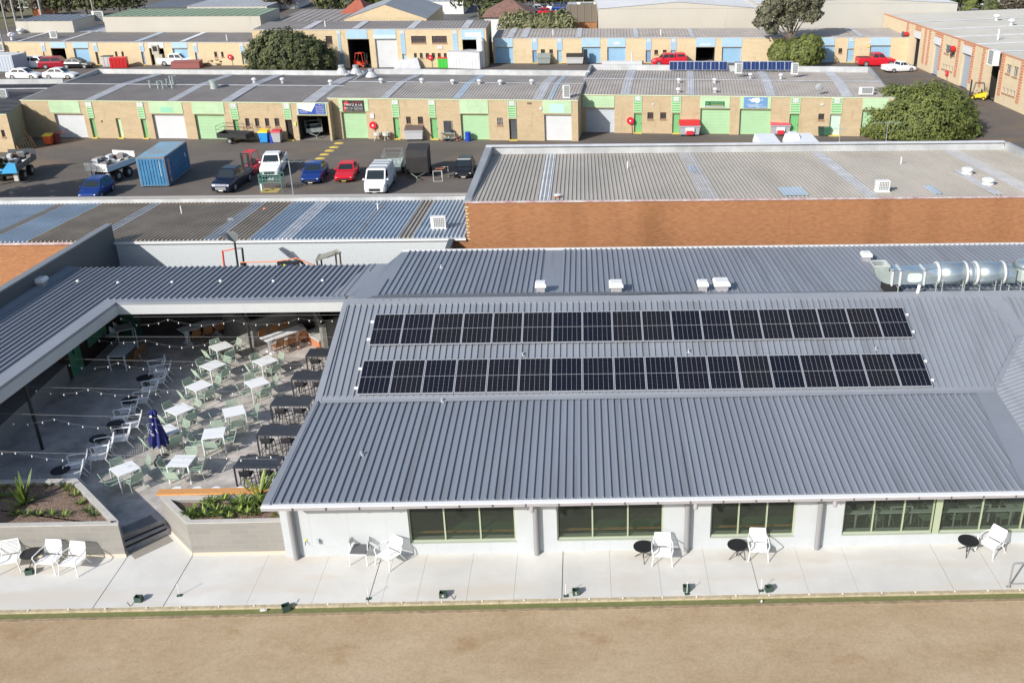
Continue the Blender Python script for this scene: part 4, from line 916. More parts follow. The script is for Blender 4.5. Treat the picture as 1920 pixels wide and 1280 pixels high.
for nl, fl_, _, o in HT:
    A, B = G(*nl, DK+1.05), G(*fl_, DK+1.05); x0 = (A.x+B.x)/2; y0 = (A.y+B.y)/2
    put(ht, (x0+.80, y0, DK), R_(-2), 'high black slatted table, %s of the five beside the clubhouse' % o)
    for j, (dx, dy, rz, w) in enumerate(((-.38, -.32, R_(180), 'near left'), (.36, -.32, R_(180), 'near right'), (-.38, .34, 0, 'far left'), (.36, .34, 0, 'far right'))):
        # stools are tucked under, facing the table
        put(bs, (x0+.80+dx+rnd.uniform(-.04, .04), y0+dy, DK), rz+rnd.uniform(-.1, .1), 'black high stool at the %s side of the %s high table' % (w, o))
# long tables on column bases, brown wooden chairs
def long_table(c, lab, L=2.02, W=.68, pedestal=True, rot=None, mt=None):
    P = [G(u, v, DK+.75) for u, v in c]; ce = sum(P, V((0, 0, 0)))/4; e = P[1]-P[0]; a = math.atan2(e.y, e.x) if rot is None else rot
    t = thing('long_table', lab, 'table', (ce.x, ce.y, DK), a, 'long pale tables at the back of the courtyard')
    b = MB(); b.bx(-L/2, L/2, -W/2, W/2, .72, .75); build('tabletop', b, M_chair, t)
    if pedestal:
        for s in (-1, 1):
            b = MB(); b.bx(s*.72-.09, s*.72+.09, -.07, .07, .06, .72); b.bx(s*.72-.12, s*.72+.12, -.28, .28, 0, .05); build('leg', b, M_chair, t)
    else:
        for s in (-1, 1):
            for q in (-1, 1): b = MB(); b.bx(s*(L/2-.05)-.025, s*(L/2-.05)+.025, q*(W/2-.04)-.025, q*(W/2-.04)+.025, 0, .72); build('leg', b, M_chair, t)
    return ce, a
wc = chair_thing('wooden_chair', 'chair', 'brown slatted chairs along the long tables', M_wood, W=.46, Dp=.42, SH=.45, BH=.86, rec=.10, arms=False, ns=6, nb=6, r=.016, splay=.02)
LTs = [(((331, 615.5), (405, 592.8), (419.4, 601.4), (343.4, 623.3)), 'shaded long table, leftmost of the three pedestal tables', 'leftmost pedestal table'), (((453.8, 615.5), (525.6, 592), (541, 597.5), (469.4, 620)), 'long pedestal table half in shade, in the middle, behind the sunlit one', 'middle pedestal table'), (((485, 633.4), (558.4, 609), (574, 616.3), (500.6, 640.5)), 'long white pedestal table in full sun, nearest of the three', 'sunlit pedestal table')]
for c, lab, sh in LTs:
    ce, a = long_table(c, lab)
    for k, o in ((-.55, 'left'), (.05, 'middle'), (.62, 'right')):
        q = ce+V((math.cos(a), math.sin(a), 0))*k+V((math.sin(a), -math.cos(a), 0))*.42
        put(wc, (q.x, q.y, DK), a+R_(180)+rnd.uniform(-.08, .08), 'brown slatted chair at the near side of the %s, %s one' % (sh, o))
    if 'sunlit' in sh or 'middle' in sh: continue
ce, a = long_table(((199.7, 667.8), (227.8, 640.5), (259, 640.5), (232.5, 667.8)), 'grey-looking long table with four straight legs in deep shade', L=1.57, W=.78, pedestal=False, rot=R_(90))
for k, o in ((-.35, 'near'), (.35, 'far')):
    put(wc, (ce.x+.5, ce.y+k, DK), R_(-90), 'brown slatted chair at the right side of the shaded four-legged table, %s one' % o)
P = G(650, 615, DK+.75); put(st, (P.x+.05, P.y-.1, DK), .3, 'white table mostly hidden behind the clubhouse roof edge, by the back corner')
# white shell chairs with small table in the dark corner
sc = thing('shell_chair', 'x', 'chair', group='white shell chairs in the dark left corner')
b = MB(); b.hull([(-.2, -.2, .43), (.2, -.2, .43), (.24, .2, .43), (-.24, .2, .43)], [(-.22, -.22, .46), (.22, -.22, .46), (.26, .2, .47), (-.26, .2, .47)]); build('seat', b, M_chair, sc)
b = MB(); arc = [(-.29, -.12, .62), (-.27, .12, .74), (-.16, .25, .84), (.16, .25, .84), (.27, .12, .74), (.29, -.12, .62)]
for p, q in zip(arc[:-1], arc[1:]): b.poly([(p[0]*.82, p[1]*.8, .46), (q[0]*.82, q[1]*.8, .46), q, p])
build('shell_back', b, M_chair, sc)
for sx in (-1, 1):
    for sy in (-1, 1): b = MB(); b.tube((sx*.12, sy*.12, .43), (sx*.23, sy*.23, 0), .013, 5); build('leg', b, M_blackm, sc)
reg(sc)
for u, v, r, lab in ((206, 628, 1.2, 'white shell chair nearest the camera in the dark left corner'), (214, 621, 1.0, 'white shell chair second nearest in the dark left corner'), (221, 611, 1.4, 'white shell chair in the middle of the dark left corner'), (228, 598, 1.9, 'white shell chair left of the small table in the dark left corner'), (246, 598, -2.2, 'white shell chair furthest right in the dark left corner')):
    p = G(u, v, DK+.45); put(sc, (p.x, p.y, DK), r, lab)
p = G(232, 613, DK+.745); put(st, (p.x, p.y, DK), .6, 'white square table among the shell chairs in the dark left corner')
# folded umbrella
P = G(304, 856, DK); um = thing('folded_umbrella', 'folded navy blue umbrella with white lettering on a white pole', 'umbrella', (P.x, P.y, DK), 0); um.scale = (.84, .84, .775)
b = MB(); b.tube((0, 0, .05), (0, 0, 2.62), .024, 8); build('pole', b, M_chair, um)
b = MB(); b.lathe([(.24, 0), (.24, .06), (.05, .09)], n=16); build('base', b, M_blackm, um)
b = MB(); n = 16; prof = [(.50, .70), (.78, .40), (1.15, .30), (1.6, .22), (2.05, .15), (2.35, .13), (2.55, .16), (2.62, .05)]
rings = []
for i, (z, r) in enumerate([(.78, .34), (.98, .36), (1.3, .30), (1.7, .23), (2.1, .17), (2.32, .15), (2.5, .18), (2.6, .10), (2.66, .02)]):
    rings.append([V((r*(1.18 if k % 2 else .66)*math.cos(k*6.283/n+i*.10), r*(1.18 if k % 2 else .66)*math.sin(k*6.283/n+i*.10), z-(.14 if (k % 2 and i == 0) else 0))) for k in range(n)])
for A, B in zip(rings[:-1], rings[1:]): b.hull(A, B, caps=False)
b.poly(rings[-1]); build('canopy', b, mat('navy_canvas', (.022, .028, .16), .8, var=.2, vs=4), um, smooth=False)
b = MB(); b.bx(-.05, .05, -.235, -.215, 2.34, 2.46)
for k, (x, z, w) in enumerate(((-.20, 1.72, .05), (-.16, 1.64, .06), (-.17, 1.55, .09), (-.12, 1.47, .12), (-.10, 1.40, .1))): b.box((x+.06, -.29-.02*(k > 1), z), (w, .006, .03), .1)
b.path([(.10, -.26, 1.75), (.13, -.27, 1.66), (.17, -.28, 1.56), (.22, -.29, 1.52)], .009, 4); b.path([(.17, -.28, 1.72), (.14, -.28, 1.6)], .008, 4)
build('lettering', b, M_white, um)
# bins / small black bits on the courtyard floor
P = G(298, 872, DK); b = MB(); b.bx(-.12, .12, -.1, .1, 0, .22); b.lathe([(.12, .22), (.10, .27)], n=10); b.xf(Matrix.Translation(P)); single('umbrella_weight', b, M_blackm, 'small black weight on the floor near the umbrella foot', 'weight')
# festoon lights: straight catenary wire plus hanging cable with bulbs
M_bulb = mat('bulb_glass', (.70, .69, .66), .2)
M_wire = mat('wire', (.30, .30, .30), .5, metal=.3)
fest = [('top', (250, 594), (655, 590), 3.15, [(227, 583 + 15), (256, 610), (278.5, 610), (297.5, 606.5), (315, 600), (335, 605.5), (357, 609.5), (378, 610.5), (400, 609.5), (419.5, 606.5), (438.5, 601), (457.6, 607), (480, 609.5), (501, 609), (523.5, 608.5), (541.6, 605), (560, 598), (580, 601.3), (602, 602.6), (623, 602)]),
        ('second', (170, 631), (640, 632), 3.05, [(186, 639), (209, 643), (232, 643), (252, 642), (273, 639), (294.5, 645), (318, 650), (341, 652), (362, 651), (384, 647), (405, 640), (424, 648), (445, 652)]),
        ('third', (60, 671), (610, 684), 3.0, [(70, 683), (130, 685), (153, 690), (178, 691), (203, 688), (222, 681), (243, 688), (269, 692), (293, 694), (317, 692), (339, 690), (361, 684), (431, 697), (455, 693), (497.5, 695), (545, 689.5), (568, 689)]),
        ('fourth', (0, 724), (590, 737), 2.95, [(68, 733), (95, 738), (120, 740), (144, 737), (165.5, 731), (190, 738), (216, 741.5), (241.5, 743), (266.5, 742), (292.5, 739), (314.5, 735), (388.5, 747), (413.5, 746), (436, 738)]),
        ('fifth', (0, 775), (560, 790), 2.9, [(25, 795), (52, 796), (80, 792), (102, 786.5), (129, 794), (155.5, 800), (184, 802.5), (208, 802), (286, 795), (340.5, 807), (348, 829), (395, 792), (424, 789)]),
        ('nearest', (0, 846), (520, 861), 2.85, [(4, 850), (29, 849.5), (60, 855), (88, 861), (117.5, 863), (342.4, 860.5), (395, 858), (425, 859), (452, 863), (482, 858), (508, 857), (373, 860)])]
for nm, a, c, z, bulbs in fest:
    A, B = G(*a, z), G(*c, z+.1)
    t = thing('string_lights', 'overhead string of small white bulbs across the courtyard, %s of the six strands' % ('furthest' if nm == 'top' else nm if nm == 'nearest' else nm+' furthest'), 'string lights', A, group='string lights across the courtyard', world=True)
    b = MB(); b.tube(A, B, .005, 4); build('wire', b, M_wire, t)
    Bs = []
    d = (B-A); d2 = V((d.x, d.y, 0)).normalized(); nrm = V((-d2.y, d2.x, 0))
    for (u, v) in sorted(bulbs):
        q = onP(u, v, A, nrm); Bs.append(q)
    pts_ = []
    for p, q in zip(Bs[:-1], Bs[1:]):
        b2 = [p+V((0, 0, .05)), (p+q)/2+V((0, 0, .03)), q+V((0, 0, .05))]; pts_ += b2
    b = MB(); b.path(pts_, .004, 3); build('cable', b, M_wire, t)
    for q in Bs:
        b = MB(); b.lathe([(.014, .04), (.016, .02), (.026, -.008), (.022, -.03), (.005, -.04)], q, 7); build('bulb', b, M_bulb, t)
# furniture inside, behind the right-hand windows
b = MB(); x0 = -10.02+a4+.05
b.bx(x0, XR, YW+.42, YW+.58, .98, 1.02); single('window_bar', b, M_chair, 'long white bench top just inside the right-hand windows', 'bench top')
for k in range(7):
    put(st, (x0+.9+k*1.35, YW+1.15+.35*(k % 2), .02), rnd.random()*.5, ['white table inside the window, leftmost indoors', 'second white table from the left indoors behind the glass', 'third white table from the left indoors behind the glass', 'fourth white table from the left indoors behind the glass', 'fifth white table from the left indoors behind the glass', 'sixth white table from the left indoors behind the glass', 'white table furthest right indoors behind the glass'][k], group='white tables inside the clubhouse')
    for s in (-1, 1):
        put(gch, (x0+.9+k*1.35+s*.5, YW+1.0+.35*(k % 2), .02), s*1.4, 'green chair indoors on the %s of the %s table behind the glass' % ('right' if s > 0 else 'left', ords[k]), group='chairs inside the clubhouse')
# ================================================================= warehouses directly behind the club
M_obrick = brick('orange_brick', (.45, .19, .075), (.35, .14, .055), (.34, .19, .10), var=.65, vs=2.6, dark=(.60, .56, .52), patch=(.34, .60), ms=.014, st=8.0, stain=1)
M_wbrick = brick('white_painted_brick', (.56, .59, .60), (.54, .57, .58), (.48, .51, .52), var=.12, vs=1, dark=(.8, .8, .8))
M_cbrick = brick('cream_brick', (.545, .425, .26), (.485, .375, .225), (.49, .39, .27), var=.35, vs=.5, dark=(.62, .55, .47), patch=(.30, .62), dirt=.6)
M_cbrick2 = brick('cream_brick_pale', (.68, .55, .345), (.62, .49, .305), (.60, .49, .34), var=.3, vs=.5, dark=(.66, .58, .50), patch=(.30, .62), dirt=.45)
M_beige = mat('beige_roof', (.42, .385, .335), .85, var=.14, vs=.4, stretch=(1, .3, 1))
M_grbr = mat('brown_grey_roof', (.30, .27, .25), .85, var=.14, vs=.3)
M_grbr2 = mat('taupe_roof', (.40, .36, .325), .85, var=.16, vs=.4)
M_bluer = mat('weathered_blue_roof', (.40, .47, .54), .5, var=.14, vs=.5)
M_brownr = mat('brown_roof', (.40, .34, .27), .85, var=.2, vs=.6)
M_gsheet = mat('translucent_sheet', (.47, .475, .495), .8, var=.2, vs=.9)
M_gsheetw = mat('pale_sheet', (.66, .67, .69), .7, var=.15, vs=.9)
M_zinc = mat('zinc_flashing', (.50, .51, .515), .45, metal=.2, var=.25, vs=.45)
M_zincd = mat('dull_flashing', (.36, .37, .38), .5, metal=.2, var=.15, vs=.6)
M_purple = mat('faded_purple_trim', (.38, .21, .22), .6, var=.5, vs=2.5, col2=(.60, .55, .55))
M_asph = mat('yard_asphalt', (.132, .112, .097), .92, var=.20, vs=.14, bump=.3, bs=20, streak=((.12, .3, 1), (.175, .125, .085), .56))
struct('yard_ground', MB().bx(-420, 420, 49.2, 900, YZ-1, YZ), M_asph)
struct('club_ground', MB().bx(-48, 45, 28, 49.1, -4.5, -.35), M_deck)
# --- brick warehouse (right)
YBk, ZT = 49.0, 5.59
X0 = G(871, 378, ZT).x; X1 = 29.0
SL = -.062; PB = V((0, YBk, ZT-.12)); NB = V((0, -SL, 1)).normalized(); zB = lambda y: ZT-.12+SL*(y-YBk)
yFar = onP(1040, 291, PB, NB).y
bw = thing('brick_warehouse', 'long orange brick warehouse with beige ribbed roof behind the clubhouse', 'building', (X0, YBk, YZ), world=True)
b = MB(); b.bx(X0, X1, YBk, YBk+.25, YZ, ZT-.10); b.bx(X0-.75, X0, YBk+.01, YBk+.25, YZ, 3.55); b.bx(X0, X0+.2, YBk+.25, yFar+.3, YZ, zB(yFar)-.1); b.bx(X1-.2, X1, YBk+.25, yFar+.3, YZ, zB(yFar)); b.bx(X0+.2, X1-.2, yFar+.1, yFar+.3, YZ, zB(yFar)-.1)
build('wall', b, M_obrick, bw)
b = MB()                                        # cream quoins at the left corner, missing bricks look
for k in range(11): b.bx(X0-.004, X0+(.10 if k % 2 else .16), YBk-.004, YBk, ZT-.35-k*.172, ZT-.35-k*.172+.07)
build('quoins', b, mat('cream_mortar', (.62, .50, .28), .9), bw)
b = MB(); b.bx(onY(1480, 420, YBk).x-.012, onY(1480, 420, YBk).x+.012, YBk-.003, YBk, -3, ZT-.12); build('control_joint', b, mat('joint_red', (.30, .10, .05), .9), bw)
b = MB(); b.bx(X0, X1, YBk-.05, YBk+.06, ZT-.10, ZT-.02); build('roof_trim', b, M_purple, bw)
b = MB(); A = [V((X0+.3, YBk+.1, zB(YBk)+.05)), V((X1-.2, YBk+.1, zB(YBk)+.05)), V((X1-.2, yFar, zB(yFar)+.05)), V((X0+.3, yFar, zB(yFar)+.05))]
ribbed(b, A, V((0, 1, SL)), .22, .042, .055); build('roof', b, M_beige, bw)
def pxline(u, v, off=.05): return onP(u, v, PB+V((0, 0, off)), NB)
for (ua, ub, va, ta, tb, mt) in ((1009, 1033, 372, 1026, 1044, M_gsheetw), (1313, 1345, 368, 1276, 1298, M_gsheet), (1619, 1653, 365, 1520.6, 1542, M_gsheet), (1940, 1985, 362, 1768, 1795, M_gsheet)):
    p, q, r, s_ = pxline(ua, va), pxline(ub, va), pxline(tb, 289), pxline(ta, 289)
    xa, xb = (p.x+s_.x)/2, (q.x+r.x)/2
    b = MB(); y0, y1 = YBk+.12, yFar-.05
    ribbed(b, [V((xa, y0, zB(y0)+.062)), V((xb, y0, zB(y0)+.062)), V((xb, y1, zB(y1)+.062)), V((xa, y1, zB(y1)+.062))], V((0, 1, SL)), .2, .034, .05)
    build('roof_sheet', b, mt, bw)
for (c, lab) in ((((1457, 352), (1500, 350), (1518, 366), (1470, 367)), 0), (((1731, 349), (1745, 347), (1768, 363), (1754, 364)), 0), (((1290, 311), (1300, 311), (1308, 322), (1296, 322)), 0), (((1786, 319), (1800, 319), (1882, 364), (1862, 364)), 1)):
    b = MB(); P = [pxline(*q, .10) for q in c]; ribbed(b, P[::-1], V((0, 1, SL)), .2, .02, .05); build('roof_patch', b, M_bluer if not lab else M_gsheet, bw)
# parapets
b = MB(); zp = zB(yFar)+.05; PT = onY(1040, 273.5, yFar+.05).z; PR = onY(1885, 262, yFar+.05); xR = PR.x
b.hull([V((X0-.1, yFar+.02, zp-.3)), V((xR, yFar+.02, zp-.3)), V((xR, yFar+.25, zp-.3)), V((X0-.1, yFar+.25, zp-.3))], [V((X0-.1, yFar+.1, PT)), V((xR, yFar+.1, PT)), V((xR, yFar+.3, PT)), V((X0-.1, yFar+.3, PT))])
b.hull([V((X0, yFar-.0, zp+.02)), V((xR, yFar-.0, zp+.02)), V((xR, yFar+.02, zp+.02)), V((X0, yFar+.02, zp+.02))], [V((X0, yFar+.01, (zp+PT)/2)), V((xR, yFar+.01, (zp+PT)/2)), V((xR, yFar+.03, (zp+PT)/2)), V((X0, yFar+.03, (zp+PT)/2))])
build('parapet', b, M_zinc, bw)
b = MB(); b.bx(X0-.1, xR, yFar-.1, yFar+.34, PT+.002, PT+.03); build('parapet_cap', b, M_gsheetw, bw)
b = MB(); b.hull([V((X0-.04, YBk-.02, ZT-.019)), V((X0+.30, YBk-.02, ZT-.019)), V((X0+.30, YBk-.02, ZT+.02)), V((X0-.04, YBk-.02, ZT+.02))], [V((X0-.12, yFar, zp-.3)), V((X0+.30, yFar, zp-.3)), V((X0+.3, yFar, PT+.0)), V((X0-.12, yFar, PT+.0))]); build('side_parapet', b, M_zincd, bw)
b = MB(); b.hull([V((xR, yFar, zp)), V((xR+.25, yFar, zp)), V((xR+.25, yFar, PT)), V((xR, yFar, PT))], [V((xR, YBk+.2, ZT-.1)), V((xR+.25, YBk+.2, ZT-.1)), V((xR+.25, YBk+.2, ZT+.15)), V((xR, YBk+.2, ZT+.15))]); build('side_parapet', b, M_zinc, bw)
# roof things
def ac_unit(p, lab, rz=0, w=.85, h=.62, d=.32, grp=None):
    t = thing('air_conditioner', lab, 'air conditioner', p, rz, grp)
    b = MB(); b.bx(-w/2, w/2, -d/2, d/2, .06, .06+h); b.bx(-w/2-.03, w/2+.03, -d/2-.06, d/2+.06, .0, .05); build('housing', b, M_white, t)
    b = MB()
    for i in range(7):
        x = -w*.30+i*w*.72/6; b.bx(x-.01, x+.01, -d/2-.015, -d/2-.003, .12, .0+h)
    for i in range(6):
        z = .12+i*(h-.12)/5; b.bx(-w*.30, w*.42, -d/2-.014, -d/2-.004, z-.01, z+.01)
    build('grille', b, M_white, t)
    b = MB(); b.bx(-w*.32, w*.44, -d/2-.003, -d/2-.0005, .10, h+.02); build('coil', b, mat('dark_coil', (.10, .12, .12), .7), t)
    return t
p = pxline(1653, 360, .05); ac_unit(p+V((0, 0, .03)), 'white air conditioning unit on the beige roof of the brick warehouse', w=.72, h=.55)
def round_vent(p, lab, s=1.0, grp='cream round roof vents'):
    t = thing('round_vent', lab, 'roof vent', p, 0, grp)
    b = MB(); b.lathe([(.30*s, 0), (.32*s, .10*s), (.30*s, .14*s), (.22*s, .15*s)], n=16); build('base_ring', b, M_white, t)
    b = MB(); b.lathe([(.22*s, .15*s), (.22*s, .22*s), (.33*s, .24*s), (.34*s, .34*s), (.22*s, .40*s)], n=16); build('cap', b, M_white, t)
round_vent(pxline(1813, 327), 'cream round vent, further of two on the brick warehouse roof'); round_vent(pxline(1852, 347), 'cream round vent, nearer of two on the brick warehouse roof')
def stack(p, h, r, lab, grp=None, m_=None, cat='pipe', name='vent_pipe'):
    b = MB(); b.tube(p-V((0, 0, .1)), p+V((0, 0, h)), r, 8); return single(name, b, m_ or M_white, lab, cat, grp)
stack(pxline(1177, 316), .45, .035, 'thin white pipe on the brick warehouse roof, left of centre'); stack(pxline(1689, 308), .45, .04, 'thin white pipe on the brick warehouse roof above the air conditioner')
t = thing('chimney_pot', 'small rusty round flue on the near edge of the beige roof', 'flue', pxline(1045, 371)); b = MB(); b.lathe([(.14, -.1), (.14, .12)], n=10); build('pot', b, mat('rust', (.28, .10, .05), .8), t); b = MB(); b.lathe([(.16, .12), (.19, .15), (.19, .18)], n=10); build('cap', b, M_white, t)
# --- left warehouse with white wall
YW2, ZW2 = 49.0, 3.64
SW = -.062; PW = V((0, YW2, ZW2)); NW = V((0, -SW, 1)).normalized(); zW = lambda y: ZW2+SW*(y-YW2)
yF2 = onP(600, 379, PW, NW).y
lw = thing('white_warehouse', 'low warehouse with white painted brick wall and patchy blue and brown ribbed roof', 'building', (-15, YW2, YZ), world=True)
xs0 = G(222, 445, ZW2).x
b = MB(); b.bx(xs0, X0-.75, YW2, YW2+.2, YZ, ZW2-.12); build('white_wall', b, M_wbrick, lw)
b = MB(); b.bx(-48, xs0, YW2, YW2+.2, YZ, ZW2-.12); b.bx(-48, -47.8, YW2+.2, yF2, YZ, 4); b.bx(-47.8, X0-.2, yF2+.1, yF2+.3, YZ, zW(yF2)-.1); build('brick_wall', b, M_obrick, lw)
b = MB(); b.bx(xs0-.2, X0-.05, YW2-.14, YW2+.0, ZW2-.12, ZW2-.02); build('gutter', b, M_white, lw)
b = MB(); b.bx(-48, xs0-.2, YW2-.08, YW2+.0, ZW2-.12, ZW2-.02); build('gutter', b, M_purple, lw)
def uW(u, v=446): return onP(u, v, PW, NW).x
def linex(ua, va, ub, vb):    # average x of a rib line given by two pixels on the roof plane
    return (onP(ua, va, PW, NW).x+onP(ub, vb, PW, NW).x)/2
cuts = [(-48, M_bluer), (linex(0, 435, 95, 391), M_grbr2), (linex(15, 441, 108, 390), M_bluer), (linex(65, 447, 180, 390), M_brownr), (linex(212, 430, 270, 388), M_gsheet), (linex(222, 432, 292, 388), M_brownr), (linex(385, 445, 480, 383), M_gsheet), (linex(412, 445, 500, 383), M_brownr), (linex(478, 444, 545, 384), M_bluer), (linex(525, 444, 596, 382), M_gsheetw), (linex(553, 443, 616, 382), M_bluer), (linex(673, 442, 717, 381), M_gsheet), (linex(681, 442, 723, 381), M_bluer), (linex(752, 441, 792, 381), M_beige), (linex(780, 441, 812, 381), M_bluer), (X0-.05, None)]
cuts.sort(key=lambda c: c[0])
for (xa, m_), (xb, _) in zip(cuts[:-1], cuts[1:]):
    if m_ is None: continue
    b = MB(); ribbed(b, [V((xa, YW2-.02, ZW2)), V((xb, YW2-.02, ZW2)), V((xb, yF2, zW(yF2))), V((xa, yF2, zW(yF2)))], V((0, 1, SW)), .22, .075, .07, t0=.02)
    build('roof_sheet', b, m_, lw)
b = MB(); PT2 = onY(500, 369, yF2+.1).z; zp2 = zW(yF2)
b.hull([V((-48, yF2, zp2-.2)), V((X0, yF2, zp2-.2)), V((X0, yF2+.3, zp2-.2)), V((-48, yF2+.3, zp2-.2))], [V((-48, yF2+.08, PT2)), V((X0, yF2+.08, PT2)), V((X0, yF2+.34, PT2)), V((-48, yF2+.34, PT2))]); build('parapet', b, M_zinc, lw)
b = MB(); b.bx(-48, X0, yF2-.02, yF2+.4, PT2+.002, PT2+.03); build('parapet_cap', b, mat('cap_taupe', (.42, .39, .36), .6), lw)
rr = lambda u, v: onP(u, v, PW, NW)
ac_unit(rr(823, 429)+V((0, 0, .03)), 'white air conditioning unit on the blue roof by the orange brick corner', w=.80, h=.62)
stack(rr(341, 402), .5, .035, 'thin white pipe near the parapet on the brown part of the left roof'); stack(rr(709, 395), .45, .04, 'thin white pipe near the parapet on the blue part of the left roof')
b = MB(); q = rr(497, 393); b.lathe([(.13, 0), (.13, .06), (.05, .1)], (q.x, q.y, q.z), 10); single('roof_vent', b, mat('faded_orange', (.62, .25, .14), .6), 'small faded orange vent on the brown part of the left roof', 'roof vent')
b = MB(); q = rr(433, 413); b.box(q+V((0, 0, .06)), (.35, .3, .10)); single('roof_vent', b, M_zincd, 'flat grey vent on a pale sheet of the left roof', 'roof vent')
# things poking up behind the canopy
def PYd(u, v, y=44.2): return onY(u, v, y+2.6)
t = thing('post_rig', 'red and black upright posts with a tilted grey shade panel behind the canopy', 'rig', V((PYd(430, 500).x, 46.8, 0)), world=True)
b = MB(); b.tube(PYd(417, 470), PYd(423, 520), .05, 6); b.tube(PYd(418, 471), PYd(441, 466), .03, 6); build('red_frame', b, mat('red_orange_paint', (.70, .08, .03), .5), t)
b = MB(); b.tube(PYd(440, 455), PYd(449, 520), .055, 6); b.tube(PYd(454, 465), PYd(460, 520), .055, 6); b.tube(PYd(441, 466), PYd(454, 465), .03, 5); b.ob(PYd(450, 492), (.28, 0, 0), (0, .1, 0), (0, 0, -.5)); build('black_frame', b, M_blackm, t)
b = MB(); P = [PYd(414, 443, 43.7), PYd(424, 436, 44.3), PYd(437, 434, 44.4), PYd(446, 440, 44.3), PYd(446, 449, 44.0), PYd(441, 455, 43.8), PYd(428, 450, 43.6)]; b.ext(P, (0, .03, .02)); build('shade_panel', b, mat('grey_panel', (.17, .18, .17), .7), t)
b = MB(); b.path([PYd(451, 492, 44.1), PYd(518, 490, 44.1), PYd(556, 484, 44.1), PYd(590, 498, 44.1)], .03, 5); single('orange_hose', b, mat('orange_hose', (.80, .20, .06), .5), 'long orange hose strung behind the back canopy roof', 'hose')
b = MB(); A = PYd(519, 492, 44.0); B = PYd(558, 487, 44.0); b.ob(A, V((B.x-A.x, 0, 0)), (0, .25, 0), (0, 0, -.6)); b.ob(A+V((.3, -.005, -.1)), (.1, 0, 0), (0, .004, 0), (0, 0, -.12), 1); b.ob(A+V((.55, -.005, -.1)), (.08, 0, 0), (0, .004, 0), (0, 0, -.1), 2); single('equipment_box', b, [M_blackm, mat('yellow', (.7, .65, .03), .5), mat('blue_btn', (.02, .04, .3), .5)], 'black equipment box with yellow spot behind the canopy roof', 'box')
b = MB(); A = PYd(545, 472, 44.5); b.hull([A, PYd(549, 472, 44.5), PYd(575, 499, 44.3), PYd(568, 499, 44.3)], [p+V((0, .04, 0)) for p in (A, PYd(549, 472, 44.5), PYd(575, 499, 44.3), PYd(568, 499, 44.3))]); single('leaning_plank', b, M_dwall, 'narrow dark grey board leaning on the white wall behind the canopy', 'board')
t = thing('tilted_table', 'weathered grey table with tilted top on four thin legs behind the canopy', 'table', V((PYd(615, 500).x, 46.6, 0)), world=True)
b = MB(); P = [PYd(591, 488, 43.6), PYd(597, 476, 44.2), PYd(613, 476, 44.4), PYd(631, 466, 44.4), PYd(640, 472, 44.2), PYd(613, 482, 43.7)]; b.ext(P, (0, .0, -.06)); build('tabletop', b, mat('weathered', (.25, .25, .21), .9), t)
for u, v, w, y in ((594, 488, 596, 43.7), (602, 487, 605, 43.9), (629, 474, 632, 44.1), (637, 473, 640, 44.2)):
    b = MB(); b.tube(PYd(u, v, y), PYd(w, 510, y), .045, 5); build('leg', b, mat('old_timber', (.10, .07, .05), .8), t)
# ================================================================= green unit blocks
PG = (.44, .60, .38)
M_pgreen = mat('pale_green_sheet', PG, .55, var=.10, vs=.7)
M_ggreen = mat('green_roller_door', (.36, .55, .32), .5, var=.06, vs=.6)
M_dgreen = mat('green_door', (.13, .42, .15), .5)
M_wdoor = mat('white_roller_door', (.60, .61, .62), .5, var=.05, vs=.6)
M_pblue = mat('pale_blue_sheet', (.38, .55, .68), .55, var=.06, vs=.7)
M_bdoor = mat('blue_roller_door', (.27, .45, .62), .5, var=.06, vs=.6)
M_bdoor2 = mat('blue_entry_door', (.14, .26, .48), .5)
M_ltrim = mat('lime_trim', (.66, .74, .48), .5)
M_wglass = mat('small_window_glass', (.10, .08, .08), .15, spec=.6)
M_sillb = mat('brown_brick_sill', (.34, .20, .12), .9)
M_yel = mat('yellow_paint', (.68, .50, .10), .7)
M_wallbk = M_dark
M_red = mat('red_paint', (.55, .02, .02), .45)
M_stain = mat('rust_stain', (.22, .14, .09), .95)
def roller(F, par, o, m_, name='roller_door', sl=.32):
    a0, a1, z0, z1 = o; b = MB(); z = z0
    while z < z1-.02:
        h = min(sl, z1-z); F.slab(b, a0, a1, z+.008, z+h-.008, -.30, -.26); F.slab(b, a0, a1, z+h-.008, z+h, -.30, -.275); z += sl
    return build(name, b, m_, par)
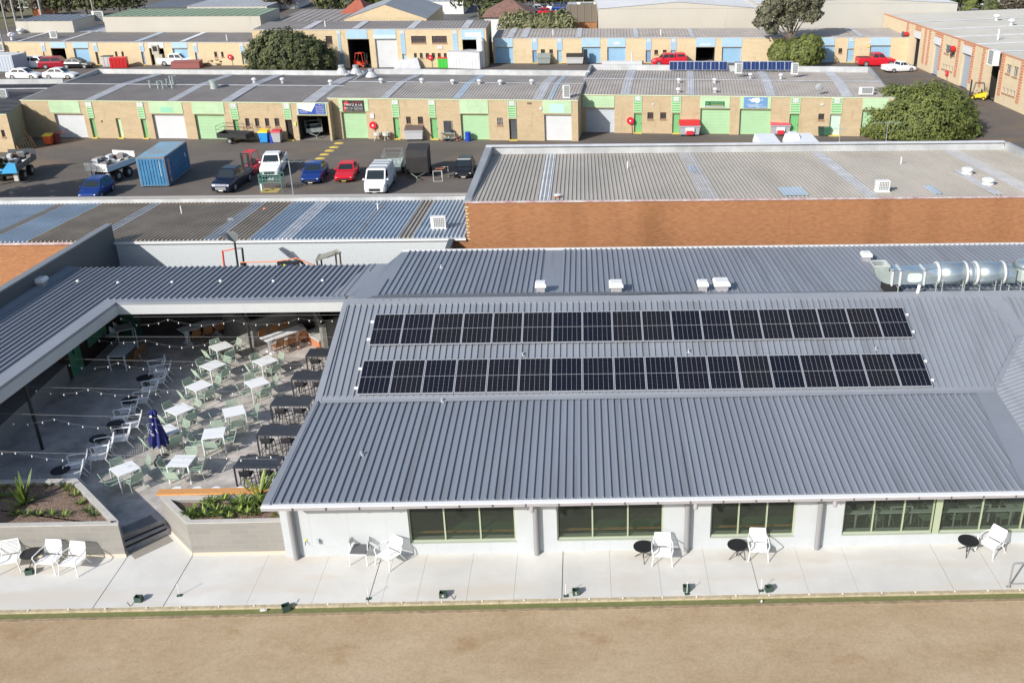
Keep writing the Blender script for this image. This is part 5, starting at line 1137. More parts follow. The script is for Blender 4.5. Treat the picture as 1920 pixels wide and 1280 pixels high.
def unit(F, ztop, ops, name, lab, wallm, sheetm, rollm, doorm, num=None, zb=None, group=None):
    """one block of units: facade with openings given in pixels. ops: (kind, u0, v0, u1, v1, opts)"""
    t = thing(name, lab, 'building', F.A, world=True, group=group)
    zb = F.z0 if zb is None else zb
    holes = []; parts = []
    for op in ops:
        k = op[0]; r = F.rc(*op[1:5]); o = op[5] if len(op) > 5 else None
        if k in ('roll', 'open', 'door', 'win'): 
            r = (r[0], r[1], (zb if k != 'win' else r[2]), r[3]); holes.append(r)
        parts.append((k, r, o))
    b = MB(); F.wall(b, 0, F.L, zb, ztop, holes, .30)
    for i, (k, r, o) in enumerate(parts):
        if k == 'stain':
            pass
    build('wall', b, wallm, t)
    for k, r, o in parts:
        if k == 'roll': 
            rr_ = roller(F, t, r, o or rollm)
        elif k == 'open':
            b = MB(); P = F.P; a0, a1, z0, z1 = r
            b.poly([P(a0, z0, -.31), P(a0, z0, -7), P(a0, z1, -7), P(a0, z1, -.31)]); b.poly([P(a1, z0, -.31), P(a1, z0, -7), P(a1, z1, -7), P(a1, z1, -.31)]); b.poly([P(a0, z0, -7), P(a1, z0, -7), P(a1, z1, -7), P(a0, z1, -7)]); b.poly([P(a0, z1, -.31), P(a1, z1, -.31), P(a1, z1, -7), P(a0, z1, -7)])
            b.poly([P(a0, z0+.01, .0), P(a1, z0+.01, 0), P(a1, z0+.01, -7), P(a0, z0+.01, -7)], 1)
            build('garage_opening', b, [M_dark, mat('garage_floor', (.20, .18, .16), .9)], t)
        elif k == 'door':
            b = MB(); F.slab(b, r[0]+.04, r[1]-.02, r[2], r[3]-.03, -.28, -.22)
            d = build('door', b, o or doorm, t)
            if not o or o in (M_dgreen,):
                b = MB(); n = 5
                for j in range(1, n): a = r[0]+(r[1]-r[0])*j/n; F.slab(b, a-.012, a+.012, r[2]+.1, r[3]-.15, -.215, -.20)
                build('security_bar', b, sheetm, d)
            b = MB(); F.slab(b, r[1]-.14, r[1]-.09, (r[2]+r[3])/2-.1, (r[2]+r[3])/2, -.215, -.18); build('handle', b, M_blackm, d)
            b = MB(); F.slab(b, r[0], r[1]+.05, r[2]+.002, r[2]+.08, -.2, .25); build('doorstep', b, M_yel, t)
        elif k == 'win':
            b = MB(); F.slab(b, r[0]-.04, r[1]+.04, r[2]-.16, r[2]-.002, -.05, .05); s_ = build('window', b, M_sillb, t)
            b = MB(); F.quad(b, r[0], r[1], r[2], r[3], -.16); build('pane', b, M_wglass, s_)
            b = MB()
            for j in range(1, 4): a = r[0]+(r[1]-r[0])*j/4; F.slab(b, a-.012, a+.012, r[2], r[3], -.06, -.04)
            F.slab(b, r[0], r[1], (r[2]+r[3])/2-.012, (r[2]+r[3])/2+.012, -.08, -.061)
            build('bars', b, M_wdoor if o else M_blackm, s_)
        elif k == 'sheet':
            b = MB(); z = r[2]; r2 = (r[0], r[1], r[2], min(r[3], ztop-.08))
            while z < r2[3]-.02:
                h = min(.27, r2[3]-z); F.slab(b, r2[0], r2[1], z, z+h-.03, .002, .05); F.slab(b, r2[0]+.01, r2[1]-.01, z+h-.03, z+h, .002, .03); z += .27
            build('cladding', b, o or sheetm, t)
        elif k == 'louvre':
            b = MB(); z = r[2]; r2 = (r[0], r[1], r[2], min(r[3], ztop-.10))
            F.slab(b, r2[0]-.03, r2[0]+.03, r2[2], r2[3], .002, .06); F.slab(b, r2[1]-.03, r2[1]+.03, r2[2], r2[3], .002, .06)
            F.slab(b, r2[0]+.03, r2[1]-.03, r2[2], r2[3], .002, .012, 1)
            while z < r2[3]-.12:
                F.slab(b, r2[0]+.03, r2[1]-.03, z+.05, z+.17, .013, .055); z += .25
            lv = build('louvre_panel', b, [sheetm, doorm if doorm is M_dgreen else mat('louvre_blue', (.30, .45, .58), .6)], t)
            c = (r2[0]+r2[1])/2; b = MB(); F.slab(b, c-.28, c+.28, r2[3]-.50, r2[3]-.04, .058, .07); bd = build('number_board', b, M_wdoor, lv)
            if o:
                build('number', text_mb(o, F.P(c-.17, r2[3]-.40, .074), F.e, V((0, 0, 1)), .26, w=.34 if len(o) > 1 else .18), mat('sage_letters', (.35, .42, .33), .7), bd)
        elif k == 'patch':
            b = MB(); F.slab(b, *r, .052, .056); build('faded_patch', b, o, t)
        elif k == 'box':
            b = MB(); F.slab(b, *r, .002, .09); build('fitting', b, o or M_wdoor, t)
    b = MB(); F.slab(b, -.02, F.L+.02, ztop-.075, ztop+.0, .0, .07); build('top_trim', b, M_ltrim if doorm is M_dgreen else M_wdoor, t)
    return t
def unit_roof(F, t, ztop, dr, dz, df, zf, par_h, m_, strips, sides=(True, True), rib=.32, ridge_cap=True, inner=None):
    """gable roof behind the facade: ridge dr metres in, dz up; far end df metres in at zf with parapet"""
    P = lambda a, z, d: F.P(a, z, -d)
    b = MB()
    ribbed(b, [P(0, ztop-.02, .0), P(F.L, ztop-.02, .0), P(F.L, ztop+dz, dr), P(0, ztop+dz, dr)], -F.n, rib, .05, .10)
    ribbed(b, [P(0, ztop+dz, dr), P(F.L, ztop+dz, dr), P(F.L, zf, df), P(0, zf, df)], -F.n, rib, .05, .10)
    build('roof', b, m_, t)
    for (ua, ub, mt) in strips:      # pixel positions on the near edge
        a0 = F.su(ua, 186)[0] if ua > 2 else ua; a1 = F.su(ub, 186)[0]
        b = MB(); e = .06
        ribbed(b, [P(a0, ztop-.02+e, .01), P(a1, ztop-.02+e, .01), P(a1, ztop+dz+e, dr), P(a0, ztop+dz+e, dr)], -F.n, rib, .03, .08)
        ribbed(b, [P(a0, ztop+dz+e, dr), P(a1, ztop+dz+e, dr), P(a1, zf+e, df), P(a0, zf+e, df)], -F.n, rib, .03, .08)
        build('roof_sheet', b, mt, t)
    if ridge_cap:
        b = MB(); b.hull([P(0, ztop+dz+.05, dr-.25), P(F.L, ztop+dz+.05, dr-.25), P(F.L, ztop+dz+.10, dr), P(0, ztop+dz+.10, dr)], [P(0, ztop+dz+.04, dr+.25), P(F.L, ztop+dz+.04, dr+.25), P(F.L, ztop+dz+.05, dr+.24), P(0, ztop+dz+.05, dr+.24)]); build('ridge_cap', b, M_gsheet, t)
    b = MB(); b.hull([P(-.1, zf-.4, df), P(F.L, zf-.4, df), P(F.L, zf-.4, df+.3), P(-.1, zf-.4, df+.3)], [P(-.1, zf+par_h, df+.05), P(F.L, zf+par_h, df+.05), P(F.L, zf+par_h, df+.3), P(-.1, zf+par_h, df+.3)]); build('parapet', b, M_zinc, t)
    b = MB()
    for a in (0, F.L): b.poly([P(a, YZ, 0), P(a, YZ, df+.2), P(a, zf, df+.2), P(a, ztop+dz-.1, dr), P(a, ztop-.05, 0)])
    b.poly([P(0, YZ, df+.2), P(F.L, YZ, df+.2), P(F.L, zf-.1, df+.2), P(0, zf-.1, df+.2)])
    build('rear_walls', b, M_cbrick, t)
    for sd, a in zip(sides, (0, F.L)):
        if sd:
            b = MB(); w = .14
            b.hull([P(a-w, ztop-.1, 0.0), P(a+w, ztop-.1, 0.0), P(a+w, ztop+.02, 0.0), P(a-w, ztop+.02, 0.0)], [P(a-w, zf-.1, df), P(a+w, zf-.1, df), P(a+w, zf+par_h+.0, df), P(a-w, zf+par_h+.0, df)]); build('side_parapet', b, M_zincd, t)
# facade lines
A1 = GY(100, 258.3); B1 = GY(624, 264.0); dF = (B1-A1).normalized(); zt1 = onP(300, 190, A1, dF.cross(V((0, 0, 1))).normalized()).z
A1 = A1-dF*2.6
F1 = Fac(A1, B1)
e1 = [('sheet', 90, 190, 152, 212), ('roll', 101, 213.5, 166, 258.5, M_wdoor), ('louvre', 160, 191, 177, 222, '4'), ('door', 167, 222.5, 184, 258), ('door', 216, 222, 233, 258.5, M_pgreen), ('louvre', 256, 191, 273, 223, '5'), ('door', 263, 223.5, 280, 258.5),
      ('sheet', 278, 191, 344, 213), ('roll', 284, 214.5, 352, 259, M_wdoor), ('sheet', 358, 191, 422, 214), ('roll', 364, 215, 427, 260), ('louvre', 430, 192, 448, 224, '6'), ('door', 436, 225, 452, 261),
      ('win', 459, 222, 469, 237), ('win', 477, 222, 487, 237), ('win', 496, 222, 506, 237), ('win', 514, 222, 525, 237), ('louvre', 530, 193, 547, 224, '7'), ('door', 534, 225, 552, 262, M_dark), ('sheet', 555, 192, 614, 216), ('open', 556.5, 217, 620, 263.5), ('patch', 300, 201, 325, 211, mat('faded_teal', (.25, .55, .38), .6)), ('box', 551, 229, 556, 236, mat('lime', (.55, .62, .2), .7)), ('box', 190, 226, 192, 229, M_blackm)]
bl1 = unit(F1, zt1, e1, 'green_units', 'left green and cream brick block with white and green roller doors and an open garage', M_cbrick, M_pgreen, M_ggreen, M_dgreen, group='green and cream unit blocks')
dr_ = 7.4
unit_roof(F1, bl1, zt1, dr_, .35, 15.5, .30, .55, M_grbr, [(215-58, 240-70+6, M_gsheet), (311, 328, M_gsheet), (412, 432, M_gsheet), (574-8, 598-8, M_gsheet)], sides=(True, False))
A2 = GY(624, 259.6); B2 = GY(1084.5, 265); F2 = Fac(A2, B2); zt2 = onP(850, 186, A2, F2.n).z
e2 = [('sheet', 634, 185.5, 692, 209), ('roll', 639.5, 210.5, 691, 259.5), ('louvre', 734, 187, 749, 220, '8'), ('door', 736.5, 221, 751, 258), ('win', 761, 219, 771, 232.5), ('win', 783, 219, 794, 233), ('louvre', 803, 187, 817, 221, '9'), ('door', 806, 222, 822, 259.5), ('sheet', 861, 187, 916, 213), ('roll', 863, 214, 918, 260.5), ('win', 932, 221, 943, 235, 1), ('louvre', 952, 187.5, 968, 222, '10'), ('door', 954, 223.5, 970.5, 261.5, M_dgrey), ('sheet', 1017, 188, 1072, 213), ('roll', 1020, 215, 1072, 263.5, M_wdoor), ('patch', 1030, 195, 1058, 212, mat('faded_mint', (.42, .68, .58), .6)), ('box', 694, 213, 702, 222, M_wdoor), ('box', 1012, 201, 1016, 206, M_wdoor), ('box', 988, 192, 996, 195, M_stain)]
bl2 = unit(F2, zt2, e2, 'green_units', 'middle green and cream brick block with a black tinting sign', M_cbrick, M_pgreen, M_ggreen, M_dgreen, group='green and cream unit blocks')
unit_roof(F2, bl2, zt2, dr_, .35, 15.5, .30, .62, M_grbr2, [(712, 728, M_gsheet), (848, 862, M_bluer), (1000, 1018, M_gsheet), (1027, 1035, M_bluer)], sides=(True, False))
A3 = GY(1085, 248.6); B3 = GY(1668, 256.5); F3 = Fac(A3, B3); zt3 = onP(1300, 179.5, A3, F3.n).z
e3 = [('sheet', 1092, 180, 1152, 202), ('roll', 1098, 203, 1152, 249.5, mat('grey_roller_door', (.50, .53, .56), .5, var=.05)), ('louvre', 1189, 180, 1203, 212, '11'), ('door', 1189, 213, 1203, 250), ('win', 1214, 211, 1225, 223.5), ('win', 1238, 211, 1249, 223.5), ('louvre', 1260, 180, 1276, 212, '12'), ('door', 1261, 213, 1274, 251), ('sheet', 1313, 180, 1368, 203), ('roll', 1313.5, 204, 1367, 252), ('sheet', 1388, 180.5, 1445, 204), ('roll', 1387.5, 205, 1443, 252.5), ('louvre', 1484, 181, 1499, 214, '13'), ('door', 1481, 214.5, 1496, 252.5), ('win', 1535, 213.5, 1545, 225), ('louvre', 1561, 181, 1577, 214, '14'), ('door', 1557, 215, 1574, 254, mat('pale_screen_door', (.50, .66, .55), .5)), ('sheet', 1619, 181, 1665, 206), ('roll', 1617, 207, 1664, 255), ('box', 1539, 194, 1544, 198, M_wdoor), ('box', 1223, 193.5, 1226, 197, M_wdoor)]
bl3 = unit(F3, zt3, e3, 'green_units', 'right green and cream brick block set back, beside the big round bush', M_cbrick, M_pgreen, M_ggreen, M_dgreen, group='green and cream unit blocks')
unit_roof(F3, bl3, zt3, dr_, .35, 15.8, .30, .65, M_grbr2, [(1164, 1181, M_gsheet), (1289, 1302, M_gsheet), (1437, 1455, M_gsheet), (1580, 1600, M_gsheet)], sides=(True, True))
# block at the far left, standing forward
A0 = GY(-60, 284.5); B0 = GY(30, 285.5); F0 = Fac(A0, B0); zt0 = onP(0, 214, A0, F0.n).z
bl0 = unit(F0, zt0, [('win', 1, 244, 11, 257), ('box', -20, 216, -10, 222, M_wdoor)], 'green_units', 'cream brick block standing forward at the left edge of the yard', M_cbrick, M_pgreen, M_ggreen, M_dgreen, group='green and cream unit blocks')
b = MB(); Q0 = F0.P(F0.L, 0); Q1 = F1.P(0, 0); 
b.poly([V((Q0.x, Q0.y, YZ)), V((Q1.x, Q1.y, YZ)), V((Q1.x, Q1.y, zt1-.35)), V((Q0.x, Q0.y, zt0))]); build('side_wall', b, brick('dark_green_brick', (.33, .31, .21), (.28, .27, .18), (.26, .26, .19), var=.4, vs=1), bl0)
b = MB(); far = F1.P(0, 0)-F1.n*15.5; P0r = V((Q0.x-8, Q0.y-.5, zt0-.05)); 
ribbed(b, [V((Q0.x-12, Q0.y-.4, zt0-.03)), V((Q0.x, Q0.y, zt0-.03)), V((Q1.x, Q1.y, zt1-.38)), V((Q1.x-.7, Q1.y+7, zt1-.2)), V((Q1.x-40, Q1.y+6, zt1-.2)), V((Q0.x-40, Q0.y-2, zt0))], -F1.n, .32, .045, .1)
ribbed(b, [V((Q1.x-.7, Q1.y+7, zt1-.2)), V((Q1.x-1.9, Q1.y+13.2, zt1-.65)), V((Q1.x-42, Q1.y+12.6, zt1-.65)), V((Q1.x-40, Q1.y+6, zt1-.2))], -F1.n, .32, .045, .1)
build('roof', b, mat('dark_grey_roof', (.16, .15, .15), .85, var=.12, vs=.4), bl0)
b = MB(); b.hull([V((Q1.x-.7, Q1.y+7, zt1-.1)), V((Q1.x-40, Q1.y+6, zt1-.1)), V((Q1.x-40, Q1.y+6.4, zt1-.1)), V((Q1.x-.7, Q1.y+7.4, zt1-.1))], [V((Q1.x-.7, Q1.y+7, zt1-.04)), V((Q1.x-40, Q1.y+6, zt1-.04)), V((Q1.x-40, Q1.y+6.4, zt1-.04)), V((Q1.x-.7, Q1.y+7.4, zt1-.04))]); build('ridge_cap', b, M_gsheet, bl0)
b = MB(); b.ob(V((Q1.x-1.9, Q1.y+13.2, zt1-1.2)), (-41, -.6, 0), (0, .3, 0), (0, 0, 1.15)); build('parapet', b, M_zinc, bl0)
for (x0, w) in ((-9, 1.0), (-22, 1.1), (-33, 1)):
    b = MB(); ribbed(b, [V((Q1.x+x0, Q1.y-1.0, zt1-.30)), V((Q1.x+x0+w, Q1.y-1.0, zt1-.30)), V((Q1.x+x0+w-1.2, Q1.y+6.9, zt1-.12)), V((Q1.x+x0-1.2, Q1.y+6.9, zt1-.12))], -F1.n, .32, .03, .08); build('roof_sheet', b, M_gsheet, bl0)
# ---- signs
def signboard(F, r, base, lab, draw, name='sign'):
    a0, a1, z0, z1 = F.rc(*r); t = thing(name, lab, 'sign', F.P((a0+a1)/2, z0), world=True)
    b = MB(); F.slab(b, a0, a1, z0, z1, .056, .09); build('board', b, base, t)
    def rect(x0, x1, y0, y1, m_, nm='panel', o=.092): b_ = MB(); F.slab(b_, a0+(a1-a0)*x0, a0+(a1-a0)*x1, z0+(z1-z0)*y0, z0+(z1-z0)*y1, o, o+.004); build(nm, b_, m_, t)
    def poly(pts, m_, nm='panel', o=.093): b_ = MB(); b_.poly([F.P(a0+(a1-a0)*x, z0+(z1-z0)*y, o) for x, y in pts]); build(nm, b_, m_, t)
    def txt(s_, x, y, h, m_, w=None, o=.098): build('lettering', text_mb(s_, F.P(a0+(a1-a0)*x, z0+(z1-z0)*y, o), F.e, V((0, 0, 1)), (z1-z0)*h, w=None if w is None else (a1-a0)*w), m_, t)
    draw(rect, poly, txt); return t
Mw, Mk, Mr = M_white, mat('sign_black', (.02, .02, .022), .5), mat('sign_red', (.62, .03, .05), .5)
Mnb = mat('sign_blue', (.03, .07, .33), .5)
def d1(rect, poly, txt):
    poly([(0, 1), (.68, 1), (.48, .22), (0, .52)], Mw, o=.093)
    b_ = [(.30+.085*math.cos(k*.3927), .70+.20*math.sin(k*.3927)) for k in range(16)]
    poly(b_, mat('sign_grey', (.45, .46, .5), .5), o=.095); poly([(.30+.066*math.cos(k*.3927), .70+.16*math.sin(k*.3927)) for k in range(16)], Mw, o=.097)
    txt('0400 400 400', .04, .22, .12, Mw, .30); txt('No. 159', .78, .84, .10, Mw, .18)
    for i, s_ in enumerate(('Maintenance', 'Air Conditioning', 'Pre-purchase', 'Mechanical', 'Diagnostics')): txt(s_, .66, .68-.15*i, .085, Mw, .31)
    txt('servicing and repairs', .04, .10, .07, Mw, .30)
signboard(F1, (558, 193.5, 611, 214.5), Mnb, 'blue and white sign with a ring emblem above the open garage', d1)
def d2(rect, poly, txt):
    poly([(.05, .60), (.10, .85), (.20, .97), (.27, .80), (.34, .62)], Mr); txt('Car Tint Experts', .46, .76, .12, Mr, .46)
    txt('TINTZ R US', .07, .50, .19, Mw, .86); poly([(.04, .02), (.04, .46), (.10, .46), (.16, .38), (.10, .02)], Mr, o=.0925)
    txt('9829 1122', .08, .24, .12, Mw, .38); txt('Unit 8, open six days', .08, .08, .07, Mw, .36)
    for i, s_ in enumerate(('Automotive Tinting', 'Home and Office', 'Window Films')): txt(s_, .52, .36-.13*i, .08, Mw, .42)
signboard(F2, (641.5, 188, 684, 209.2), Mk, 'black and red sign reading TINTZ R US above a green roller door', d2)
def d3(rect, poly, txt):
    txt('Au', .06, .45, .38, mat('sign_lgreen', (.25, .6, .25), .5), .13); txt('ELECTRICAL REPAIRS', .30, .66, .17, mat('sign_lgreen', (.25, .6, .25), .5), .64); txt('TRANSMISSIONS', .30, .40, .16, mat('sign_yel', (.6, .6, .15), .5), .64); rect(.03, .96, .06, .24, Mw); txt('AUTOMOTIVE SERVICE', .08, .09, .12, Mk, .8, .10)
signboard(F3, (1322.5, 190, 1358, 201.2), mat('sign_dgreen', (.02, .12, .05), .5), 'long dark green sign with small lettering above a green roller door', d3)
def d4(rect, poly, txt):
    poly([(.22, .74), (.30, .76), (.36, .88), (.46, .90), (.52, .97), (.56, .88), (.62, .98), (.67, .82), (.70, .66), (.62, .48), (.54, .46), (.46, .58), (.38, .56), (.32, .58), (.28, .70)], Mw); poly([(.18, .72), (.24, .82), (.30, .80), (.26, .72)], Mw); poly([(.70, .74), (.80, .82), (.78, .70)], Mw)
    txt('Fair Dinkum Bathrooms', .14, .26, .13, Mw, .66); poly([(.20, .18), (.62, .22), (.60, .19), (.22, .12)], Mw); txt('9829 9769', .52, .05, .11, Mw, .44)
signboard(F3, (1395, 182, 1438, 203), mat('sign_skyblue', (.14, .28, .50), .5), 'blue sign with a white map shape above a green roller door', d4)
# fittings on the green roofs
def on_roof(F, zt, u, v, back=0): return onP(u, v, F.P(0, zt), (V((0, 0, 1))*dr_ + F.n*.35).normalized() if not back else (V((0, 0, 1))-F.n*.08).normalized())
def whirly(p, lab, s=1.0, grp='small round vents on the unit roofs'):
    t = thing('turbine_vent', lab, 'roof vent', p, 0, grp); b = MB(); b.lathe([(.20*s, -.1), (.17*s, .25*s)], n=10); build('neck', b, M_zinc, t)
    b = MB(); b.lathe([(.17*s, .25*s), (.30*s, .36*s), (.31*s, .46*s), (.18*s, .58*s), (.02, .60*s)], n=12); build('head', b, M_gsheetw, t)
for u, v, lab in ((477, 155, 'first small round vent from the left along the green block ridge'), (530, 155, 'second small round vent from the left along the green block ridge'), (620, 159, 'third small round vent along the ridge, left of the parapet dividing the blocks'), (715, 156, 'small round vent on the middle roof, first right of the dividing parapet'), (791, 156, 'small round vent on the middle roof, second'), (849, 158, 'small round vent on the middle roof, third'), (899, 158, 'small round vent on the middle roof, fourth'), (938, 159, 'small round vent on the middle roof, fifth'), (997, 158, 'small round vent on the middle roof, rightmost'), (1273, 156, 'small round vent on the right roof, further of the left pair'), (1272, 174, 'small round vent on the right roof, nearer of the left pair'), (1340, 156, 'small round vent on the right roof, further of the right pair'), (1341, 174, 'small round vent on the right roof, nearer of the right pair'), (1407, 146, 'small round vent near the rooftop panels on the right roof'), (1464, 147, 'small round vent right of the rooftop panels')):
    FF, zt = (F1, zt1) if u < 624 else (F2, zt2) if u < 1086 else (F3, zt3)
    whirly(on_roof(FF, zt, u, v), lab, .9)
t = thing('large_flue', 'large silver round flue on the left green roof', 'flue', on_roof(F1, zt1, 402, 166)); b = MB(); b.lathe([(.45, -.1), (.42, .1), (.42, .75)], n=16); build('drum', b, M_galv2, t); b = MB(); b.lathe([(.50, .76), (.50, .88), (.3, .95)], n=16); build('cap', b, M_galv2, t)
for i, (u, v) in enumerate(((282, 166), (297, 167), (302, 166), (306, 167), (314, 163), (320, 157), (323, 166), (325, 157), (330, 156))):
    p = on_roof(F1, zt1, u, v); b = MB(); b.lathe([(.09, -.1), (.08, .75), (.15, .78), (.15, .84)], (p.x, p.y, p.z), 8); single('exhaust_stack', b, M_galv2, 'thin silver exhaust stack with flat cap in the cluster on the left green roof', 'exhaust stack', 'cluster of thin exhaust stacks')
for u, v, lab in ((641, 137, 'left cone cowl near the far parapet of the green block'), (668, 137, 'middle cone cowl near the far parapet of the green block'), (697, 144, 'right cone cowl beside the dividing parapet')):
    p = on_roof(F1, zt1, u, v, 0); t = thing('cone_cowl', lab, 'roof cowl', p, 0, 'grey cone cowls'); b = MB(); b.lathe([(.75, 0), (.35, .55)], n=12); build('cone', b, M_zinc, t); b = MB(); b.lathe([(.35, .55), (.36, .9), (.2, .92)], n=12); build('neck', b, M_zincd, t)
ac_unit(on_roof(F2, zt2, 1062, 184)+V((0, 0, .02)), 'tall white air conditioner at the right end of the middle green roof', w=.75, h=1.25); ac_unit(on_roof(F3, zt3, 1384, 141)+V((0, 0, .2)), 'white air conditioner between the two rooftop panel rows', w=.8, h=1.1); ac_unit(on_roof(F3, zt3, 1489, 141)+V((0, 0, .1)), 'narrow white air conditioner right of the rooftop panels', w=.8, h=1.2); ac_unit(on_roof(F3, zt3, 1623, 179)+V((0, 0, .1)), 'wide low air conditioner at the right end of the green roof', w=1.5, h=.7)
ac_unit(V((GY(5, 190).x, 0, 0))*0+G(5, 184, zt1-.3), 'white air conditioner on the dark roof at the left edge', w=1.2, h=.9)
b = MB(); q = on_roof(F3, zt3, 1533, 178); b.tube(q, q+V((0, 0, .5)), .03, 5); b.ell(q+V((.1, -.15, .8)), .42, .1, .42, 12, 6); single('satellite_dish', b, M_zincd, 'grey satellite dish on the right green roof', 'satellite dish')
# rooftop panels on the far parapet
for g, (u0, u1, n, nm) in enumerate(((1255, 1364, 7, 'left'), (1377, 1487, 7, 'right'))):
    A = onP(u0, 132, F3.P(0, 0, -15.2), F3.n); B = onP(u1, 132, F3.P(0, 0, -15.2), F3.n)
    for k in range(n):
        b = MB(); p = A+(B-A)*(k/n); q = A+(B-A)*((k+.96)/n); up_ = V((0, 0, .95))-F3.n*.55
        b.ob(p, q-p, F3.n*-.04+V((0, 0, .03)), up_); b.ob(p+(q-p)*.03+up_*.03+F3.n*.006, (q-p)*.94, F3.n*.004, up_*.94, 1); b.ob(p+(q-p)*.485+up_*.03+F3.n*.012, (q-p)*.02, F3.n*.002, up_*.94, 2)
        single('rooftop_panel', b, [M_alu, mat('blue_cells', (.012, .03, .11), .25), M_line], 'dark blue upright solar panel, %s of the %s group on the parapet' % ('leftmost' if k == 0 else 'rightmost' if k == n-1 else '%s from the left' % ords[k], nm), 'solar panel', 'tilted blue panels on the green block parapet')
# ================================================================= vehicles
M_tyre = mat('tyre', (.018, .018, .02), .85); M_rim = mat('alloy', (.45, .46, .48), .35, metal=.6); M_cglass = mat('car_glass', (.02, .028, .032), .06, spec=.8)
M_lamp = mat('lamp_clear', (.75, .75, .72), .15); M_tail = mat('lamp_red', (.45, .02, .02), .3); M_plate = mat('plate', (.75, .75, .72), .5); M_plast = mat('dark_plastic', (.03, .03, .032), .6)
def paint(name, c, metal=.0): return mat('paint_'+name, c, .28, metal=metal, spec=.6)
STY = {  # L, W, H, belt, hood height, [cabin x: windscreen base, roof front, roof rear, tail base], nose h, boot h, wheel r
 'hatch': (4.0, 1.72, 1.48, .92, .86, (.95, 1.65, 3.35, 3.85), .62, .90, .31),
 'sedan': (4.6, 1.80, 1.45, .93, .84, (1.25, 2.05, 3.35, 4.05), .60, .95, .33),
 'coupe': (4.3, 1.74, 1.30, .86, .78, (1.35, 2.10, 3.05, 3.75), .55, .88, .31),
 'suv': (4.7, 1.88, 1.72, 1.08, 1.02, (1.10, 1.75, 4.15, 4.62), .78, 1.05, .37),
 'ute': (5.2, 1.86, 1.78, 1.12, 1.06, (1.20, 1.85, 3.25, 3.50), .85, 1.10, .38),
 'cabute': (4.9, 1.86, 1.50, .98, .90, (1.25, 1.95, 2.65, 2.85), .65, .98, .33),
 'pickup': (5.8, 2.02, 1.92, 1.25, 1.20, (1.55, 2.20, 3.55, 3.80), .95, 1.25, .42),
 'van': (5.0, 1.92, 1.95, 1.15, 1.10, (.55, 1.35, 4.80, 4.95), .80, 1.15, .34)}
